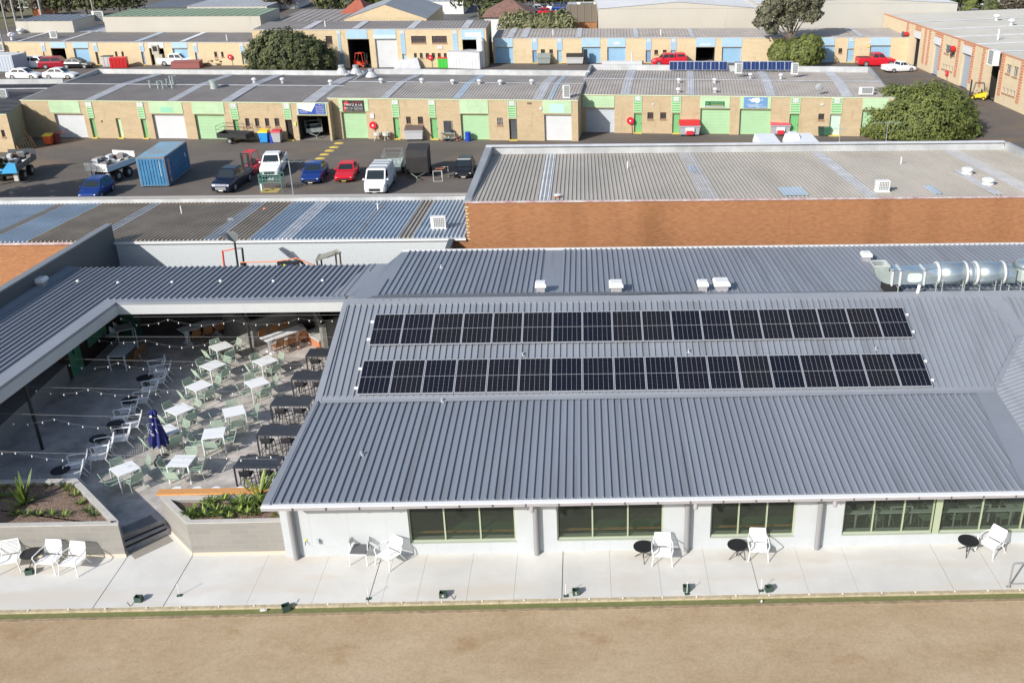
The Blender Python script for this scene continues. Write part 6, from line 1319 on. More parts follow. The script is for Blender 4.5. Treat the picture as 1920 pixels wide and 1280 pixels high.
def car(label, style, pm, front, rear, z=YZ, opts=(), group=None, heading=None, name='parked_car', cat='car', lod=1):
    L, W, H, belt, hood, cab, nose, boot, wr = STY[style]
    A = G(*front, z) if len(front) == 2 else V(front)
    if heading is None:
        B = G(*rear, z); d = (B-A); d.z = 0; d.normalize()
    else: d = V((math.sin(heading), math.cos(heading), 0))
    t = thing(name, label, cat, A, math.atan2(d.y, d.x), group)      # local +x runs from the nose to the tail
    hw = W/2; b = MB()
    bed = style in ('ute', 'cabute', 'pickup')
    st = [(0.0, nose*.80, hw*.80, .28), (.10, nose, hw*.92, .22), (.45, hood-.10, hw*.99, .20), (cab[0], hood, hw, .20), (cab[0]+.4, belt, hw, .20), (cab[3]-.1, belt if not bed else belt, hw, .20)]
    if style in ('sedan', 'coupe'): st += [(cab[3]+.15, boot, hw*.98, .22), (L-.12, boot-.04, hw*.94, .25), (L, boot-.28, hw*.86, .32)]
    elif bed: st += [(L-.06, belt, hw*.98, .35), (L, belt-.03, hw*.97, .45)]
    else: st += [(L-.08, boot, hw*.95, .25), (L, boot-.2, hw*.90, .32)]
    def sec(x, zt, w, zb): return [V((x, -w*.94, zb)), V((x, -w, zb+.22)), V((x, -w, zt-.18)), V((x, -w*.93, zt-.02)), V((x, -w*.6, zt+.0)), V((x, w*.6, zt)), V((x, w*.93, zt-.02)), V((x, w, zt-.18)), V((x, w, zb+.22)), V((x, w*.94, zb))]
    S_ = [sec(*q) for q in st]
    for p, q in zip(S_[:-1], S_[1:]): b.hull(p, q, caps=False)
    b.poly(S_[0][::-1]); b.poly(S_[-1])
    # cabin
    x0, x1, x2, x3 = cab; wt, wb = hw*.74, hw*.93; zt = H
    bot = [V((x0, -wb, belt-.05)), V((x3, -wb, belt-.05)), V((x3, wb, belt-.05)), V((x0, wb, belt-.05))]
    if style == 'van': wt = hw*.86
    top = [V((x1, -wt, zt-.04)), V((x2, -wt, zt-.04)), V((x2, wt, zt-.04)), V((x1, wt, zt-.04))]
    b.hull(bot, top); b.hull(top, [V((x1+.12, -wt*.88, zt)), V((x2-.12, -wt*.88, zt)), V((x2-.12, wt*.88, zt)), V((x1+.12, wt*.88, zt))])
    if bed:
        e = .001
        b.hull([V((x3+.05, -hw*.93, belt-.01)), V((L-.02, -hw*.91, belt-.01)), V((L-.02, -hw*.84, belt-.01)), V((x3+.05, -hw*.86, belt-.01))], [V((x3+.05, -hw*.93, belt+.05)), V((L-.02, -hw*.91, belt+.05)), V((L-.02, -hw*.84, belt+.05)), V((x3+.05, -hw*.86, belt+.05))])
        b.hull([V((x3+.05, hw*.86, belt-.01)), V((L-.02, hw*.84, belt-.01)), V((L-.02, hw*.91, belt-.01)), V((x3+.05, hw*.93, belt-.01))], [V((x3+.05, hw*.86, belt+.05)), V((L-.02, hw*.84, belt+.05)), V((L-.02, hw*.91, belt+.05)), V((x3+.05, hw*.93, belt+.05))])
    build('body', b, pm, t)
    if bed:
        b = MB(); b.bx(x3+.08, L-.1, -hw*.85, hw*.85, belt-.0, belt+.012); build('tray', b, (pm if 'lid' in opts else M_plast), t)
        if 'canopy' in opts:
            b = MB(); b.hull([V((x3+.06, -hw*.92, belt+.05)), V((L-.05, -hw*.90, belt+.05)), V((L-.05, hw*.90, belt+.05)), V((x3+.06, hw*.92, belt+.05))], [V((x3+.06, -hw*.76, H-.02)), V((L-.25, -hw*.76, H-.02)), V((L-.25, hw*.76, H-.02)), V((x3+.06, hw*.76, H-.02))]); cn = build('canopy', b, pm, t)
            for s in (-1, 1): b = MB(); b.poly([V((x3+.25, s*hw*.905, belt+.17)), V((L-.3, s*hw*.895, belt+.17)), V((L-.42, s*hw*.815, H-.16)), V((x3+.25, s*hw*.815, H-.16))]); build('side_window', b, M_cglass, cn)
    def lerp(p, q, f): return p+(q-p)*f
    def gl(P, nm, push, f0=.12, f1=.9, g0=.07, g1=.93):
        a, c, d_, e = P; n = (c-a).cross(e-a).normalized()*push
        b = MB(); pts = [lerp(lerp(a, e, f0), lerp(c, d_, f0), g0)+n, lerp(lerp(a, e, f0), lerp(c, d_, f0), g1)+n, lerp(lerp(a, e, f1), lerp(c, d_, f1), g1)+n, lerp(lerp(a, e, f1), lerp(c, d_, f1), g0)+n]
        b.poly(pts); build(nm, b, M_cglass, t)
    gl((bot[3], bot[0], top[0], top[3]), 'windscreen', .012, .14, .93)
    if style != 'van': gl((bot[1], bot[2], top[2], top[1]), 'rear_window', .012, .2, .88)
    if style == 'van':
        gl((bot[0], lerp(bot[0], bot[1], .30), lerp(top[0], top[1], .2), top[0]), 'side_window', .012, .18, .85, .12, .92); gl((lerp(bot[2], bot[3], .70), bot[3], top[3], lerp(top[2], top[3], .8)), 'side_window', .012, .18, .85, .08, .88)
    else:
        for (a, c, d_, e) in ((bot[0], bot[1], top[1], top[0]), (bot[2], bot[3], top[3], top[2])):
            k = .5 if style not in ('cabute', 'coupe') else .62
            if a is bot[2]: k = 1-k
            gl((a, lerp(a, c, k), lerp(e, d_, k), e), 'side_window', .012, .16, .88, .10, .95); gl((lerp(a, c, k), c, d_, lerp(e, d_, k)), 'side_window', .012, .16, .88, .05, .88)
    for x in (.80 if L < 4.4 else .92, L-(.72 if L < 4.4 else 1.0 if not bed else 1.1)):
        for s in (-1, 1):
            b = MB(); b.tube((x, s*(hw-.20), wr), (x, s*(hw+.012), wr), wr, 16); w = build('wheel', b, M_tyre, t)
            b = MB(); b.tube((x, s*(hw+.005), wr), (x, s*(hw+.022), wr), wr*.64, 10); build('rim', b, M_rim, w)
    for s in (-1, 1):
        b = MB(); b.hull([V((.02, s*hw*.52, nose*.72)), V((.02, s*hw*.80, nose*.70)), V((.02, s*hw*.78, nose*.92)), V((.06, s*hw*.55, nose*.90))], [V((.30, s*hw*.62, nose*.98)), V((.30, s*hw*.955, nose*.80)), V((.30, s*hw*.93, nose*1.0)), V((.30, s*hw*.75, nose*1.06))]); build('headlight', b, M_lamp, t)
        b = MB(); b.bx(L-.05, L+.012, s*hw*.80-.10, s*hw*.80+.10, boot-.38, boot-.14); build('tail_light', b, M_tail, t)
        b = MB(); b.box((x0+.28, s*(hw+.08), belt+.03), (.12, .16, .12)); build('mirror', b, pm, t)
    b = MB(); b.bx(-.012, .05, -hw*.5, hw*.5, nose*.42, nose*.72); build('grille', b, M_plast if 'chrome' not in opts else M_rim, t)
    b = MB(); b.bx(-.03, -.005, -.19, .19, nose*.30, nose*.41); b.bx(L+.0, L+.02, -.19, .19, .55, .66); build('number_plate', b, M_plate if 'yplate' not in opts else M_yel, t)
    if 'racks' in opts:
        for x in (x1+.3, (x1+x2)/2-.2, (x1+x2)/2+.6): b = MB(); b.tube((x, -wt*1.02, H+.10), (x, wt*1.02, H+.10), .03, 5); b.tube((x, -wt*.9, H-.02), (x, -wt*.9, H+.1), .02, 4); b.tube((x, wt*.9, H-.02), (x, wt*.9, H+.1), .02, 4); build('roof_bar', b, M_plast, t)
    if 'spoiler' in opts: b = MB(); b.bx(L-.35, L-.12, -hw*.75, hw*.75, boot+.14, boot+.18); b.bx(L-.3, L-.2, -hw*.6, -hw*.55, boot-.02, boot+.14); b.bx(L-.3, L-.2, hw*.55, hw*.6, boot-.02, boot+.14); build('spoiler', b, pm, t)
    if 'shade' in opts: b = MB(); b.bx(x1-.05, x1+.06, -wt*.95, wt*.95, zt-.045, zt+.004); build('visor_strip', b, M_white, t)
    if 'vest' in opts:
        b = MB(); b.ell(((x0+x1)/2+.18, .2, belt+.12), .12, .3, .08, 8, 4); build('dashboard_vest', b, mat('hi_vis', (.45, .75, .05), .7), t)
    return t
P_blue = paint('blue', (.012, .045, .22), .2); P_navy = paint('navy', (.010, .018, .045), .3); P_white = paint('white', (.80, .81, .82)); P_red = paint('red', (.58, .015, .03)); P_black = paint('black', (.012, .013, .016)); P_dred = paint('dark_red', (.33, .01, .03)); P_silver = paint('silver', (.42, .44, .47), .5); P_grey = paint('grey', (.13, .14, .16), .4); P_teal = paint('steel_blue', (.10, .17, .25), .3)
# ---- the yard in front of the green units
car('small blue hatchback cut off by the parapet, left of the blue container', 'hatch', P_blue, (165, 378), (203, 352))
car('dark navy dual-cab ute with a hi-vis vest on the dashboard', 'ute', P_navy, (415, 364), (453, 339), opts=('vest', 'chrome'), name='parked_ute', cat='ute')
car('white dual-cab ute parked behind the green steel rack', 'ute', P_white, (506, 334), (524, 308), name='parked_ute', cat='ute')
car('dark blue sedan parked left of the red coupe', 'sedan', P_blue, (582, 347), (601, 322))
car('bright red two-door coupe with rear spoiler and yellow plate', 'coupe', P_red, (645, 343.5), (657, 323), opts=('yplate', 'spoiler'))
car('white panel van with three dark roof bars, nearest the parapet', 'van', P_white, (703, 366), (724, 337), opts=('racks',), name='parked_van', cat='van')
car('small black hatchback with a white visor strip, right of the box trailer', 'hatch', P_black, (869, 336.5), (874, 320), opts=('shade',))
# blue container
t = thing('shipping_container', 'blue corrugated shipping container with faded roof and rusty frame', 'container', GY(264, 351), 0, world=True)
CA = GY(265, 351.5); CB = GY(317, 350.5); dx = (CB-CA).normalized(); CC = GY(361, 313); dy = V((-dx.y, dx.x, 0)); d_ = (CC-CB); L_ = 6.06
dy = (V((d_.x, d_.y, 0))).normalized(); dy = (dy-dx*dy.dot(dx)).normalized(); Wc, Hc = 2.44, 2.59; O = CA+V((0, 0, .10))
b = MB()
for s_o, s_d, s_l, n_ in ((O, dx, Wc, -dy), ):
    k = 0; x = .08
    while x < Wc-.1:
        b.ob(O+dx*x+dy*.02, dx*.16, -dy*.045, V((0, 0, Hc-.22))+V((0, 0, 0))); x += .265
b.ob(O+dx*.06+dy*.02, dx*(Wc-.12), dy*.03, V((0, 0, Hc-.1)))
x = .12
while x < L_-.2:
    b.ob(O+dx*(Wc-.02)+dy*x+V((0, 0, .1)), dy*.16, dx*.035, V((0, 0, Hc-.25))); b.ob(O+dx*.02+dy*x+V((0, 0, .1)), dy*.16, -dx*.035, V((0, 0, Hc-.25))); x += .28
b.ob(O+dy*.08+dx*.03, dx*(Wc-.06), dy*(L_-.1), V((0, 0, Hc-.08)))
build('walls', b, mat('container_blue', (.065, .24, .43), .55, col2=(.04, .17, .34), vs=1.5), t)
b = MB(); b.ob(O+dx*.04+dy*.04+V((0, 0, Hc-.08)), dx*(Wc-.08), dy*(L_-.08), V((0, 0, .06)))
for k in range(12): b.ob(O+dx*.1+dy*(.3+k*.48)+V((0, 0, Hc-.019)), dx*(Wc-.2), dy*.2, V((0, 0, .012)))
build('roof', b, mat('container_roof', (.19, .38, .53), .6, col2=(.25, .24, .22), vs=.55), t)
b = MB(); r = .13
for a in (0, 1):
    for c in (0, 1): b.ob(O+dx*(a*(Wc-r))+dy*(c*(L_-r)), dx*r, dy*r, V((0, 0, Hc)))
for z in (0, Hc-r):
    b.ob(O+dx*r+V((0, 0, z)), dx*(Wc-2*r), dy*r*.4, V((0, 0, r))); b.ob(O+dx*r+dy*(L_-r)+V((0, 0, z)), dx*(Wc-2*r), dy*r, V((0, 0, r)))
    b.ob(O+dy*r+dx*(Wc-r*.6)+V((0, 0, z)), dx*r*.6, dy*(L_-2*r), V((0, 0, r*.7))); b.ob(O+dy*r+V((0, 0, z)), dx*r*.6, dy*(L_-2*r), V((0, 0, r*.7)))
build('frame', b, mat('rusty_frame', (.30, .20, .13), .8, col2=(.14, .25, .33), vs=3), t)
b = MB(); b.ob(O+dx*(Wc+.036)+dy*.45+V((0, 0, .25)), dy*.5, dx*.004, V((0, 0, 2.0))); build('faded_sticker', b, mat('faded_white_purple', (.55, .42, .52), .7, col2=(.16, .06, .16), vs=4), t)
b = MB(); 
for k in range(7): b.ob(O+dx*(Wc-.52)-dy*.03+V((0, 0, .9+k*.2)), dx*.045, -dy*.004, V((0, 0, .14)))
b.ob(O+dx*(Wc+.036)+dy*4.9+V((0, 0, 1.4)), dy*.2, dx*.004, V((0, 0, .35))); build('marking', b, M_white, t)
# trailers
def trailer(lab, hitch, rear, Wt=1.6, Lt=2.6, z0=.55, sh=.45, cage=0, box=0, bm=None, cm=None, wheels2=False, name='cage_trailer', cat='trailer'):
    A = GY(*hitch); B = GY(*rear); d = B-A; d.z = 0; d.normalize(); t = thing(name, lab, cat, A, math.atan2(d.y, d.x)); x0 = 1.1; x1 = x0+Lt; w = Wt/2; bm = bm or M_blackm; cm = cm or bm
    b = MB(); b.bx(x0, x1, -w, w, z0, z0+.04); b.bx(x0, x1, -w, -w+.03, z0+.04, z0+sh); b.bx(x0, x1, w-.03, w, z0+.04, z0+sh); b.bx(x0, x0+.03, -w+.03, w-.03, z0+.04, z0+sh); b.bx(x1-.03, x1, -w+.03, w-.03, z0+.04, z0+sh); build('tub', b, bm, t)
    b = MB(); b.tube((0, 0, .42), (x0, -w*.7, z0-.02), .035, 5); b.tube((0, 0, .42), (x0, w*.7, z0-.02), .035, 5); b.tube((.2, .0, .42), (.2, 0, .03), .03, 5); b.box((-.02, 0, .44), (.2, .1, .1)); build('drawbar', b, cm, t)
    if cage:
        b = MB(); zz = z0+sh+cage
        for x in [x0+.02, x0+Lt*.33, x0+Lt*.66, x1-.02]:
            for s in (-w+.02, w-.02): b.tube((x, s, z0+sh), (x, s, zz), .018, 4)
        for z in (z0+sh+cage*.5, zz): b.path([(x0+.02, -w+.02, z), (x1-.02, -w+.02, z), (x1-.02, w-.02, z), (x0+.02, w-.02, z), (x0+.02, -w+.02, z)], .016, 4)
        build('cage', b, cm, t)
    if box:
        b = MB(); b.hull([V((x0-.0, -w-.02, z0+.0)), V((x1, -w-.02, z0)), V((x1, w+.02, z0)), V((x0, w+.02, z0))], [V((x0-.15, -w-.02, z0+box*.82)), V((x1, -w-.02, z0+box)), V((x1, w+.02, z0+box)), V((x0-.15, w+.02, z0+box*.82))])
        b.hull([V((x0-.15, -w-.02, z0+box*.82)), V((x1, -w-.02, z0+box)), V((x1, w+.02, z0+box)), V((x0-.15, w+.02, z0+box*.82))], [V((x0+.45, -w-.02, z0+box*1.12)), V((x1, -w-.02, z0+box*1.12)), V((x1, w+.02, z0+box*1.12)), V((x0+.45, w+.02, z0+box*1.12))])
        build('box_body', b, mat('charcoal_canvas', (.035, .033, .032), .8, var=.2, vs=2), t)
    for x in ([x0+Lt*.55] if not wheels2 else [x0+Lt*.42, x0+Lt*.68]):
        for s in (-1, 1):
            b = MB(); b.tube((x, s*(w+.02), .31), (x, s*(w+.20), .31), .31, 14); wh = build('wheel', b, M_tyre, t)
            b = MB(); b.tube((x, s*(w+.19), .31), (x, s*(w+.21), .31), .17, 10); build('rim', b, M_rim, wh)
            b = MB(); b.bx(x-.40, x+.40, s*(w+.12)-.12, s*(w+.12)+.12, .66, .69); build('mudguard', b, bm, t)
    return t
trailer('black box trailer in the yard, right of the cage trailer', (782, 341), (790, 318), Wt=1.9, Lt=3.2, box=1.75, cm=M_galv2, name='box_trailer')
trailer('silver cage trailer behind the white van', (733, 337), (741, 316), Wt=1.7, Lt=3.0, cage=.9, bm=M_galv2, wheels2=True)
trailer('black cage trailer parked across the green door, left of the wheelie bins', (489, 268.5), (455, 267), Wt=1.7, Lt=3.3, cage=.75, sh=.5)
trailer('trailer standing inside the open garage', (595, 262), (588, 254), Wt=1.7, Lt=2.4, cage=.8, bm=M_galv2)
# red forklift and others
def forklift(lab, pos, heading, cm, lod=0, mast=2.1):
    p = GY(*pos) if len(pos) == 2 else V(pos); t = thing('forklift', lab, 'forklift', p, heading)     # local -y is the mast side
    b = MB(); b.hull([(-.5, .0, .35), (.5, .0, .35), (.5, 1.15, .30), (-.5, 1.15, .30)], [(-.5, .0, .75), (.5, 0, .75), (.48, 1.2, 1.05), (-.48, 1.2, 1.05)]); b.hull([(-.5, -.55, .25), (.5, -.55, .25), (.5, .0, .3), (-.5, .0, .3)], [(-.5, -.55, .55), (.5, -.55, .55), (.5, 0, .6), (-.5, 0, .6)]); build('body', b, cm, t)
    b = MB(); b.bx(-.25, .25, .15, .55, .76, .88); b.bx(-.25, .25, .52, .64, .88, 1.3); build('seat', b, M_blackm, t)
    b = MB()
    for x in (-.46, .46): b.path([(x, -.50, .55), (x*.92, -.25, 2.05), (x*.92, .75, 2.08), (x, .95, 1.02)], .035, 5)
    for k in range(6): y = -.22+k*.19; b.tube((-.42, y, 2.08), (.42, y, 2.08), .025, 4)
    build('overhead_guard', b, cm if 'red' in lab else M_blackm, t)
    b = MB()
    for x in (-.36, -.26, .26, .36): b.bx(x-.04, x+.04, -.82, -.70, .08, mast if abs(x) > .3 else mast-.15)
    for z in (.3, 1.1, mast-.08): b.bx(-.4, .4, -.80, -.72, z, z+.08)
    build('mast', b, M_blackm, t)
    for x in (-.25, .25): b = MB(); b.bx(x-.05, x+.05, -1.75, -.83, .06, .10); b.bx(x-.05, x+.05, -.87, -.83, .1, .6); build('fork', b, M_blackm, t)
    for y, r in ((-.45, .30), (.85, .24)):
        for s in (-1, 1): b = MB(); b.tube((s*.38, y, r), (s*.56, y, r), r, 12); w = build('wheel', b, M_tyre, t); b = MB(); b.tube((s*.555, y, r), (s*.57, y, r), r*.5, 8); build('rim', b, cm, w)
    b = MB(); b.tube((0, -.15, .8), (0, -.02, 1.15), .02, 4); b.lathe([(.14, 1.14), (.14, 1.17)], n=10); build('steering_wheel', b, M_blackm, t)
    return t
M_fred = mat('forklift_red', (.50, .03, .05), .45); M_fyel = mat('forklift_yellow', (.72, .52, .02), .45)
forklift('red forklift with its mast towards the camera, beside the dark ute', (472, 326), R_(-12), M_fred)
forklift('red and orange forklift in the dark doorway of the two-storey unit', (680, 126.5), R_(70), mat('forklift_orange_red', (.75, .06, .02), .5))
yf = forklift('yellow forklift reversing out of the orange brick unit', (1829, 187), R_(-105), M_fyel, mast=2.4)
# green steel rack
t = thing('steel_rack', 'green steel frame rack standing on a faded yellow pallet, in front of the white ute', 'rack', GY(512, 357), 0)
b = MB()
for x in (-.95, .95):
    for y in (-.5, .5): b.tube((x, y, 0), (x, y, 1.5), .03, 4)
for z in (.85, 1.1, 1.5):
    b.path([(-.95, -.5, z), (.95, -.5, z), (.95, .5, z), (-.95, .5, z), (-.95, -.5, z)], .028, 4)
    for k in range(7): x = -.8+k*.27; b.tube((x, -.5, z), (x, .5, z), .018, 4)
for k in range(8): x = -.85+k*.24; b.tube((x, -.5, .85), (x, -.5, 1.5), .015, 4)
build('frame', b, mat('rack_green', (.12, .27, .22), .5), t)
b = MB(); b.bx(-.9, .6, -.65, -.5, 0, .06); b.bx(-.9, .6, -.15, 0, 0, .06); b.bx(-.9, .6, .3, .45, 0, .06); build('pallet', b, mat('ochre', (.40, .32, .10), .8), t)
b = MB(); b.box((-.8, -.55, .45), (.12, .1, .6)); b.bx(-.3, .3, -.3, .2, 1.0, 1.08); build('load', b, M_chair, t)
# metal saw-horse stand
t = thing('steel_stand', 'white metal stand with rusty bars, right of the box trailer', 'stand', GY(822, 337), .1)
b = MB(); b.path([(-.4, -.6, 0), (-.4, -.6, .95), (.4, -.6, .95), (.4, -.6, 0), (-.4, -.6, 0)], .035, 5); b.path([(.3, .8, 0), (.3, .8, .95), (.9, .8, .95), (.9, .8, 0)], .035, 5); build('frame', b, mat('stand_white', (.50, .50, .45), .6), t)
b = MB(); b.tube((-.3, -.6, .97), (.4, .8, .97), .04, 5); b.tube((.2, -.6, .97), (.8, .8, .97), .04, 5); b.bx(-.2, .6, -.1, .2, .98, 1.05); build('bars', b, mat('rust', (.20, .09, .06), .8), t)
# tipper truck with white tray
def truck(lab, pos, heading, tray_m, load=1, name='tray_truck', cab=1, yl=2.4):
    t = thing(name, lab, 'truck', GY(*pos) if len(pos) == 2 else V(pos), heading)          # local -y is the tail
    b = MB(); b.bx(-.45, .45, -yl+.2, yl+1.2, .75, .95); build('chassis', b, M_blackm, t)
    b = MB(); zt = 1.15; b.bx(-1.15, 1.15, -yl, yl, zt, zt+.08)
    b.bx(-1.15, 1.15, -yl-.06, -yl, zt+.08, zt+.68)
    for k in range(5): x = -1.13+k*.545; b.bx(x, x+.07, -yl-.10, -yl-.061, zt+.08, zt+.68)
    b.bx(-1.15, 1.15, -yl-.10, -yl-.061, zt+.68, zt+.74); b.bx(-1.15, 1.15, -yl-.10, -yl-.061, zt+.02, zt+.08)
    b.bx(-1.15, -1.09, -yl, yl, zt+.08, zt+.55); b.bx(1.09, 1.15, -yl, yl, zt+.08, zt+.5); b.bx(-1.15, 1.15, yl, yl+.07, zt+.08, zt+1.0); build('tray', b, tray_m, t)
    if cab: b = MB(); b.hull([(-1.05, 2.8, .6), (1.05, 2.8, .6), (1.05, 4.4, .6), (-1.05, 4.4, .6)], [(-1.0, 2.8, 2.1), (1.0, 2.8, 2.1), (1.0, 4.05, 2.1), (-1.0, 4.05, 2.1)]); cb = build('cab', b, M_white, t)
    if cab: b = MB(); b.poly([(-.9, 4.36, 1.2), (.9, 4.36, 1.2), (.88, 4.13, 2.0), (-.88, 4.13, 2.0)]); b.poly([(-1.03, 3.1, 1.3), (-1.03, 4.0, 1.3), (-1.015, 3.9, 1.95), (-1.015, 3.1, 1.95)]); build('window', b, M_cglass, cb)
    for y, n in ((-yl*.3, 1), (yl*.45, 1), (3.5, 0)):
        if n == 0 and not cab: continue
        for s in (-1, 1):
            b = MB(); b.tube((s*.70, y, .48), (s*1.08, y, .48), .48, 14); w = build('wheel', b, M_tyre, t); b = MB(); b.tube((s*1.07, y, .48), (s*1.09, y, .48), .24, 8); build('rim', b, M_rim, w)
    b = MB(); b.bx(-1.0, -.72, -yl+.05, -yl+.2, .25, 1.1); b.bx(.7, 1.05, -yl+.1, -yl+.3, .3, .95, 0); build('mudflap', b, mat('dirty_white', (.55, .53, .48), .7), t)
    if load:
        b = MB(); q = random.Random(3)
        for k in range(26): b.box((q.uniform(-.9, .9), q.uniform(-yl+.3, yl-.3), zt+.2+q.random()*.7), (q.uniform(.15, .9), q.uniform(.1, .6), q.uniform(.05, .4)), q.random()*3, m=q.choice((0, 0, 0, 1, 1, 2, 3, 4)))
        build('load', b, [mat('scrap_grey', (.30, .28, .26), .8), mat('scrap_dark', (.06, .06, .065), .8), mat('scrap_rust', (.22, .09, .05), .9), M_white, M_yel], t)
    return t
truck('white steel tray loaded with scrap, left of the blue container', (214, 335), R_(-14), M_white, cab=0, yl=1.9, name='tray_trailer')
_p = GY(12, 348)+V((-.14, .99, 0))*2.5
KT = truck('dark truck with a bright blue tray cut by the left edge of the photo', (_p.x, _p.y, _p.z), R_(8), M_dgrey, cab=0); b = MB(); b.bx(-1.2, 1.2, -2.62, -2.51, 1.1, 2.0); o = build('tailgate', b, mat('sky_blue_tray', (.06, .40, .75), .5), KT)
# bins
def wheelie(lab, pos, body, lid, s=1.0, rz=0.0, group=None):
    p = GY(*pos); t = thing('wheelie_bin', lab, 'bin', p, rz, group)
    b = MB(); b.hull([(-.38*s, -.38*s, .08), (.38*s, -.38*s, .08), (.38*s, .38*s, .08), (-.38*s, .38*s, .08)], [(-.5*s, -.5*s, 1.15*s), (.5*s, -.5*s, 1.15*s), (.5*s, .5*s, 1.15*s), (-.5*s, .5*s, 1.15*s)]); build('body', b, body, t)
    b = MB(); b.hull([(-.54*s, -.54*s, 1.155*s), (.54*s, -.54*s, 1.155*s), (.54*s, .54*s, 1.155*s), (-.54*s, .54*s, 1.155*s)], [(-.48*s, -.45*s, 1.3*s), (.48*s, -.45*s, 1.3*s), (.48*s, .5*s, 1.4*s), (-.48*s, .5*s, 1.4*s)]); build('lid', b, lid, t)
    for x in (-.35*s, .35*s): b = MB(); b.tube((x-.04, .35*s, .1), (x+.04, .35*s, .1), .1, 8); build('wheel', b, M_tyre, t)
M_binb = mat('bin_blue', (.03, .30, .68), .5); M_binn = mat('bin_navy', (.015, .05, .35), .5); M_bing = mat('bin_grey', (.42, .43, .44), .5)
wheelie('blue bin with yellow lid beside the black cage trailer', (497, 267), M_binb, mat('bin_yellow', (.75, .52, .02), .5), .95)
b = MB(); p = GY(512, 267.5); b.lathe([(.3, 0), (.3, .9)], (p.x, p.y, YZ), 12); single('drum', b, M_binn, 'dark blue drum standing between the yellow-lidded and red-lidded bins', 'drum')
wheelie('grey bin with red lid beside the dark green door', (521, 267), M_bing, mat('bin_red', (.50, .04, .06), .5), .95)
b = MB(); p = GY(878, 264.5); b.lathe([(.3, 0), (.32, .3), (.3, .6), (.31, .95)], (p.x, p.y, YZ), 14); single('drum', b, mat('drum_blue', (.01, .06, .42), .4), 'bright blue drum right of the steel work trolley', 'drum')
wheelie('dark green wheelie bin, left of two by the pale screen door', (1539, 254.5), mat('bin_dgreen', (.03, .07, .045), .5), M_blackm, .75); wheelie('green wheelie bin, right of two by the pale screen door', (1549, 254.5), mat('bin_green2', (.04, .12, .07), .5), mat('bin_green2', (.04, .12, .07), .5), .75)
def skip_bin(lab, pos, body, lid, W=2.0, D=1.2, H=1.15, rz=0.0, panel=None):
    t = thing('dumpster', lab, 'dumpster', GY(*pos), rz)
    b = MB(); b.hull([(-W*.45, -D*.35, .18), (W*.45, -D*.35, .18), (W*.45, D*.4, .18), (-W*.45, D*.4, .18)], [(-W/2, -D/2, H), (W/2, -D/2, H), (W/2, D/2, H+.1), (-W/2, D/2, H+.1)]); b.bx(-W/2-.05, W/2+.05, -D/2-.06, -D/2-.02, H-.12, H-.02); build('body', b, body, t)
    b = MB(); b.hull([(-W/2, -D/2-.03, H+.01), (W/2, -D/2-.03, H+.01), (W/2, D/2, H+.11), (-W/2, D/2, H+.11)], [(-W/2, -D/2-.03, H+.07), (W/2, -D/2-.03, H+.07), (W/2, D/2, H+.42), (-W/2, D/2, H+.42)])
    for k in range(1, 12): x = -W/2+W*k/12; b.hull([(x-.02, -D/2, H+.075), (x+.02, -D/2, H+.075), (x+.02, D/2, H+.425), (x-.02, D/2, H+.425)], [(x-.02, -D/2, H+.11), (x+.02, -D/2, H+.11), (x+.02, D/2, H+.46), (x-.02, D/2, H+.46)])
    build('lid', b, lid, t)
    for x in (-W*.38, W*.38):
        for y in (-D*.28, D*.33): b = MB(); b.tube((x-.04, y, .09), (x+.04, y, .09), .09, 8); build('wheel', b, M_tyre, t)
    if panel: 
        b = MB(); b.bx(-W*.22, W*.22, -D/2-.075, -D/2-.061+.02, H*.45, H*.85, 0); b.bx(-W*.17, W*.17, -D/2-.09, -D/2-.076, H*.18, H*.55, 1); build('sticker', b, [M_white, Mr], t)
skip_bin('grey dumpster with brown ribbed lid beside the green door of the middle block', (778, 263), mat('dumpster_grey', (.50, .51, .53), .5), mat('brown_lid', (.16, .12, .11), .6), W=1.9)
skip_bin('grey dumpster with red lid and red sticker, left of the long dark green sign', (1292, 254), mat('dumpster_grey2', (.42, .43, .46), .5), mat('red_lid', (.60, .03, .04), .5), W=2.2, panel=1)
skip_bin('grey dumpster with faded pink-red lid, under the blue map sign', (1461, 253), mat('dumpster_grey2', (.42, .43, .46), .5), mat('pink_lid', (.62, .10, .13), .5), W=2.1, panel=1)
# hose reels
def hose_reel(F, u, v, lab):
    a, z = F.su(u, v); p = F.P(a, z, .02); t = thing('hose_reel', lab, 'hose reel', p, world=True, group='red fire hose reels')
    b = MB(); b.tube(p, p+F.n*.22, .38, 18); build('reel_cover', b, mat('hose_red', (.60, .02, .04), .35), t)
    b = MB(); b.tube(p+F.n*.23, p+F.n*.24, .10, 12); build('hub_label', b, M_white, t)
    b = MB(); b.tube(p+F.e*.15-V((0, 0, .3)), V(((p+F.e*.2).x, (p+F.e*.2).y, YZ))+F.n*.1, .03, 5); build('pipe', b, mat('copper_pipe', (.35, .12, .07), .6), t)
hose_reel(F2, 700, 234.5, 'red hose reel on the middle green block beside the tinting unit door'); hose_reel(F3, 1182, 226, 'red hose reel on the right green block')
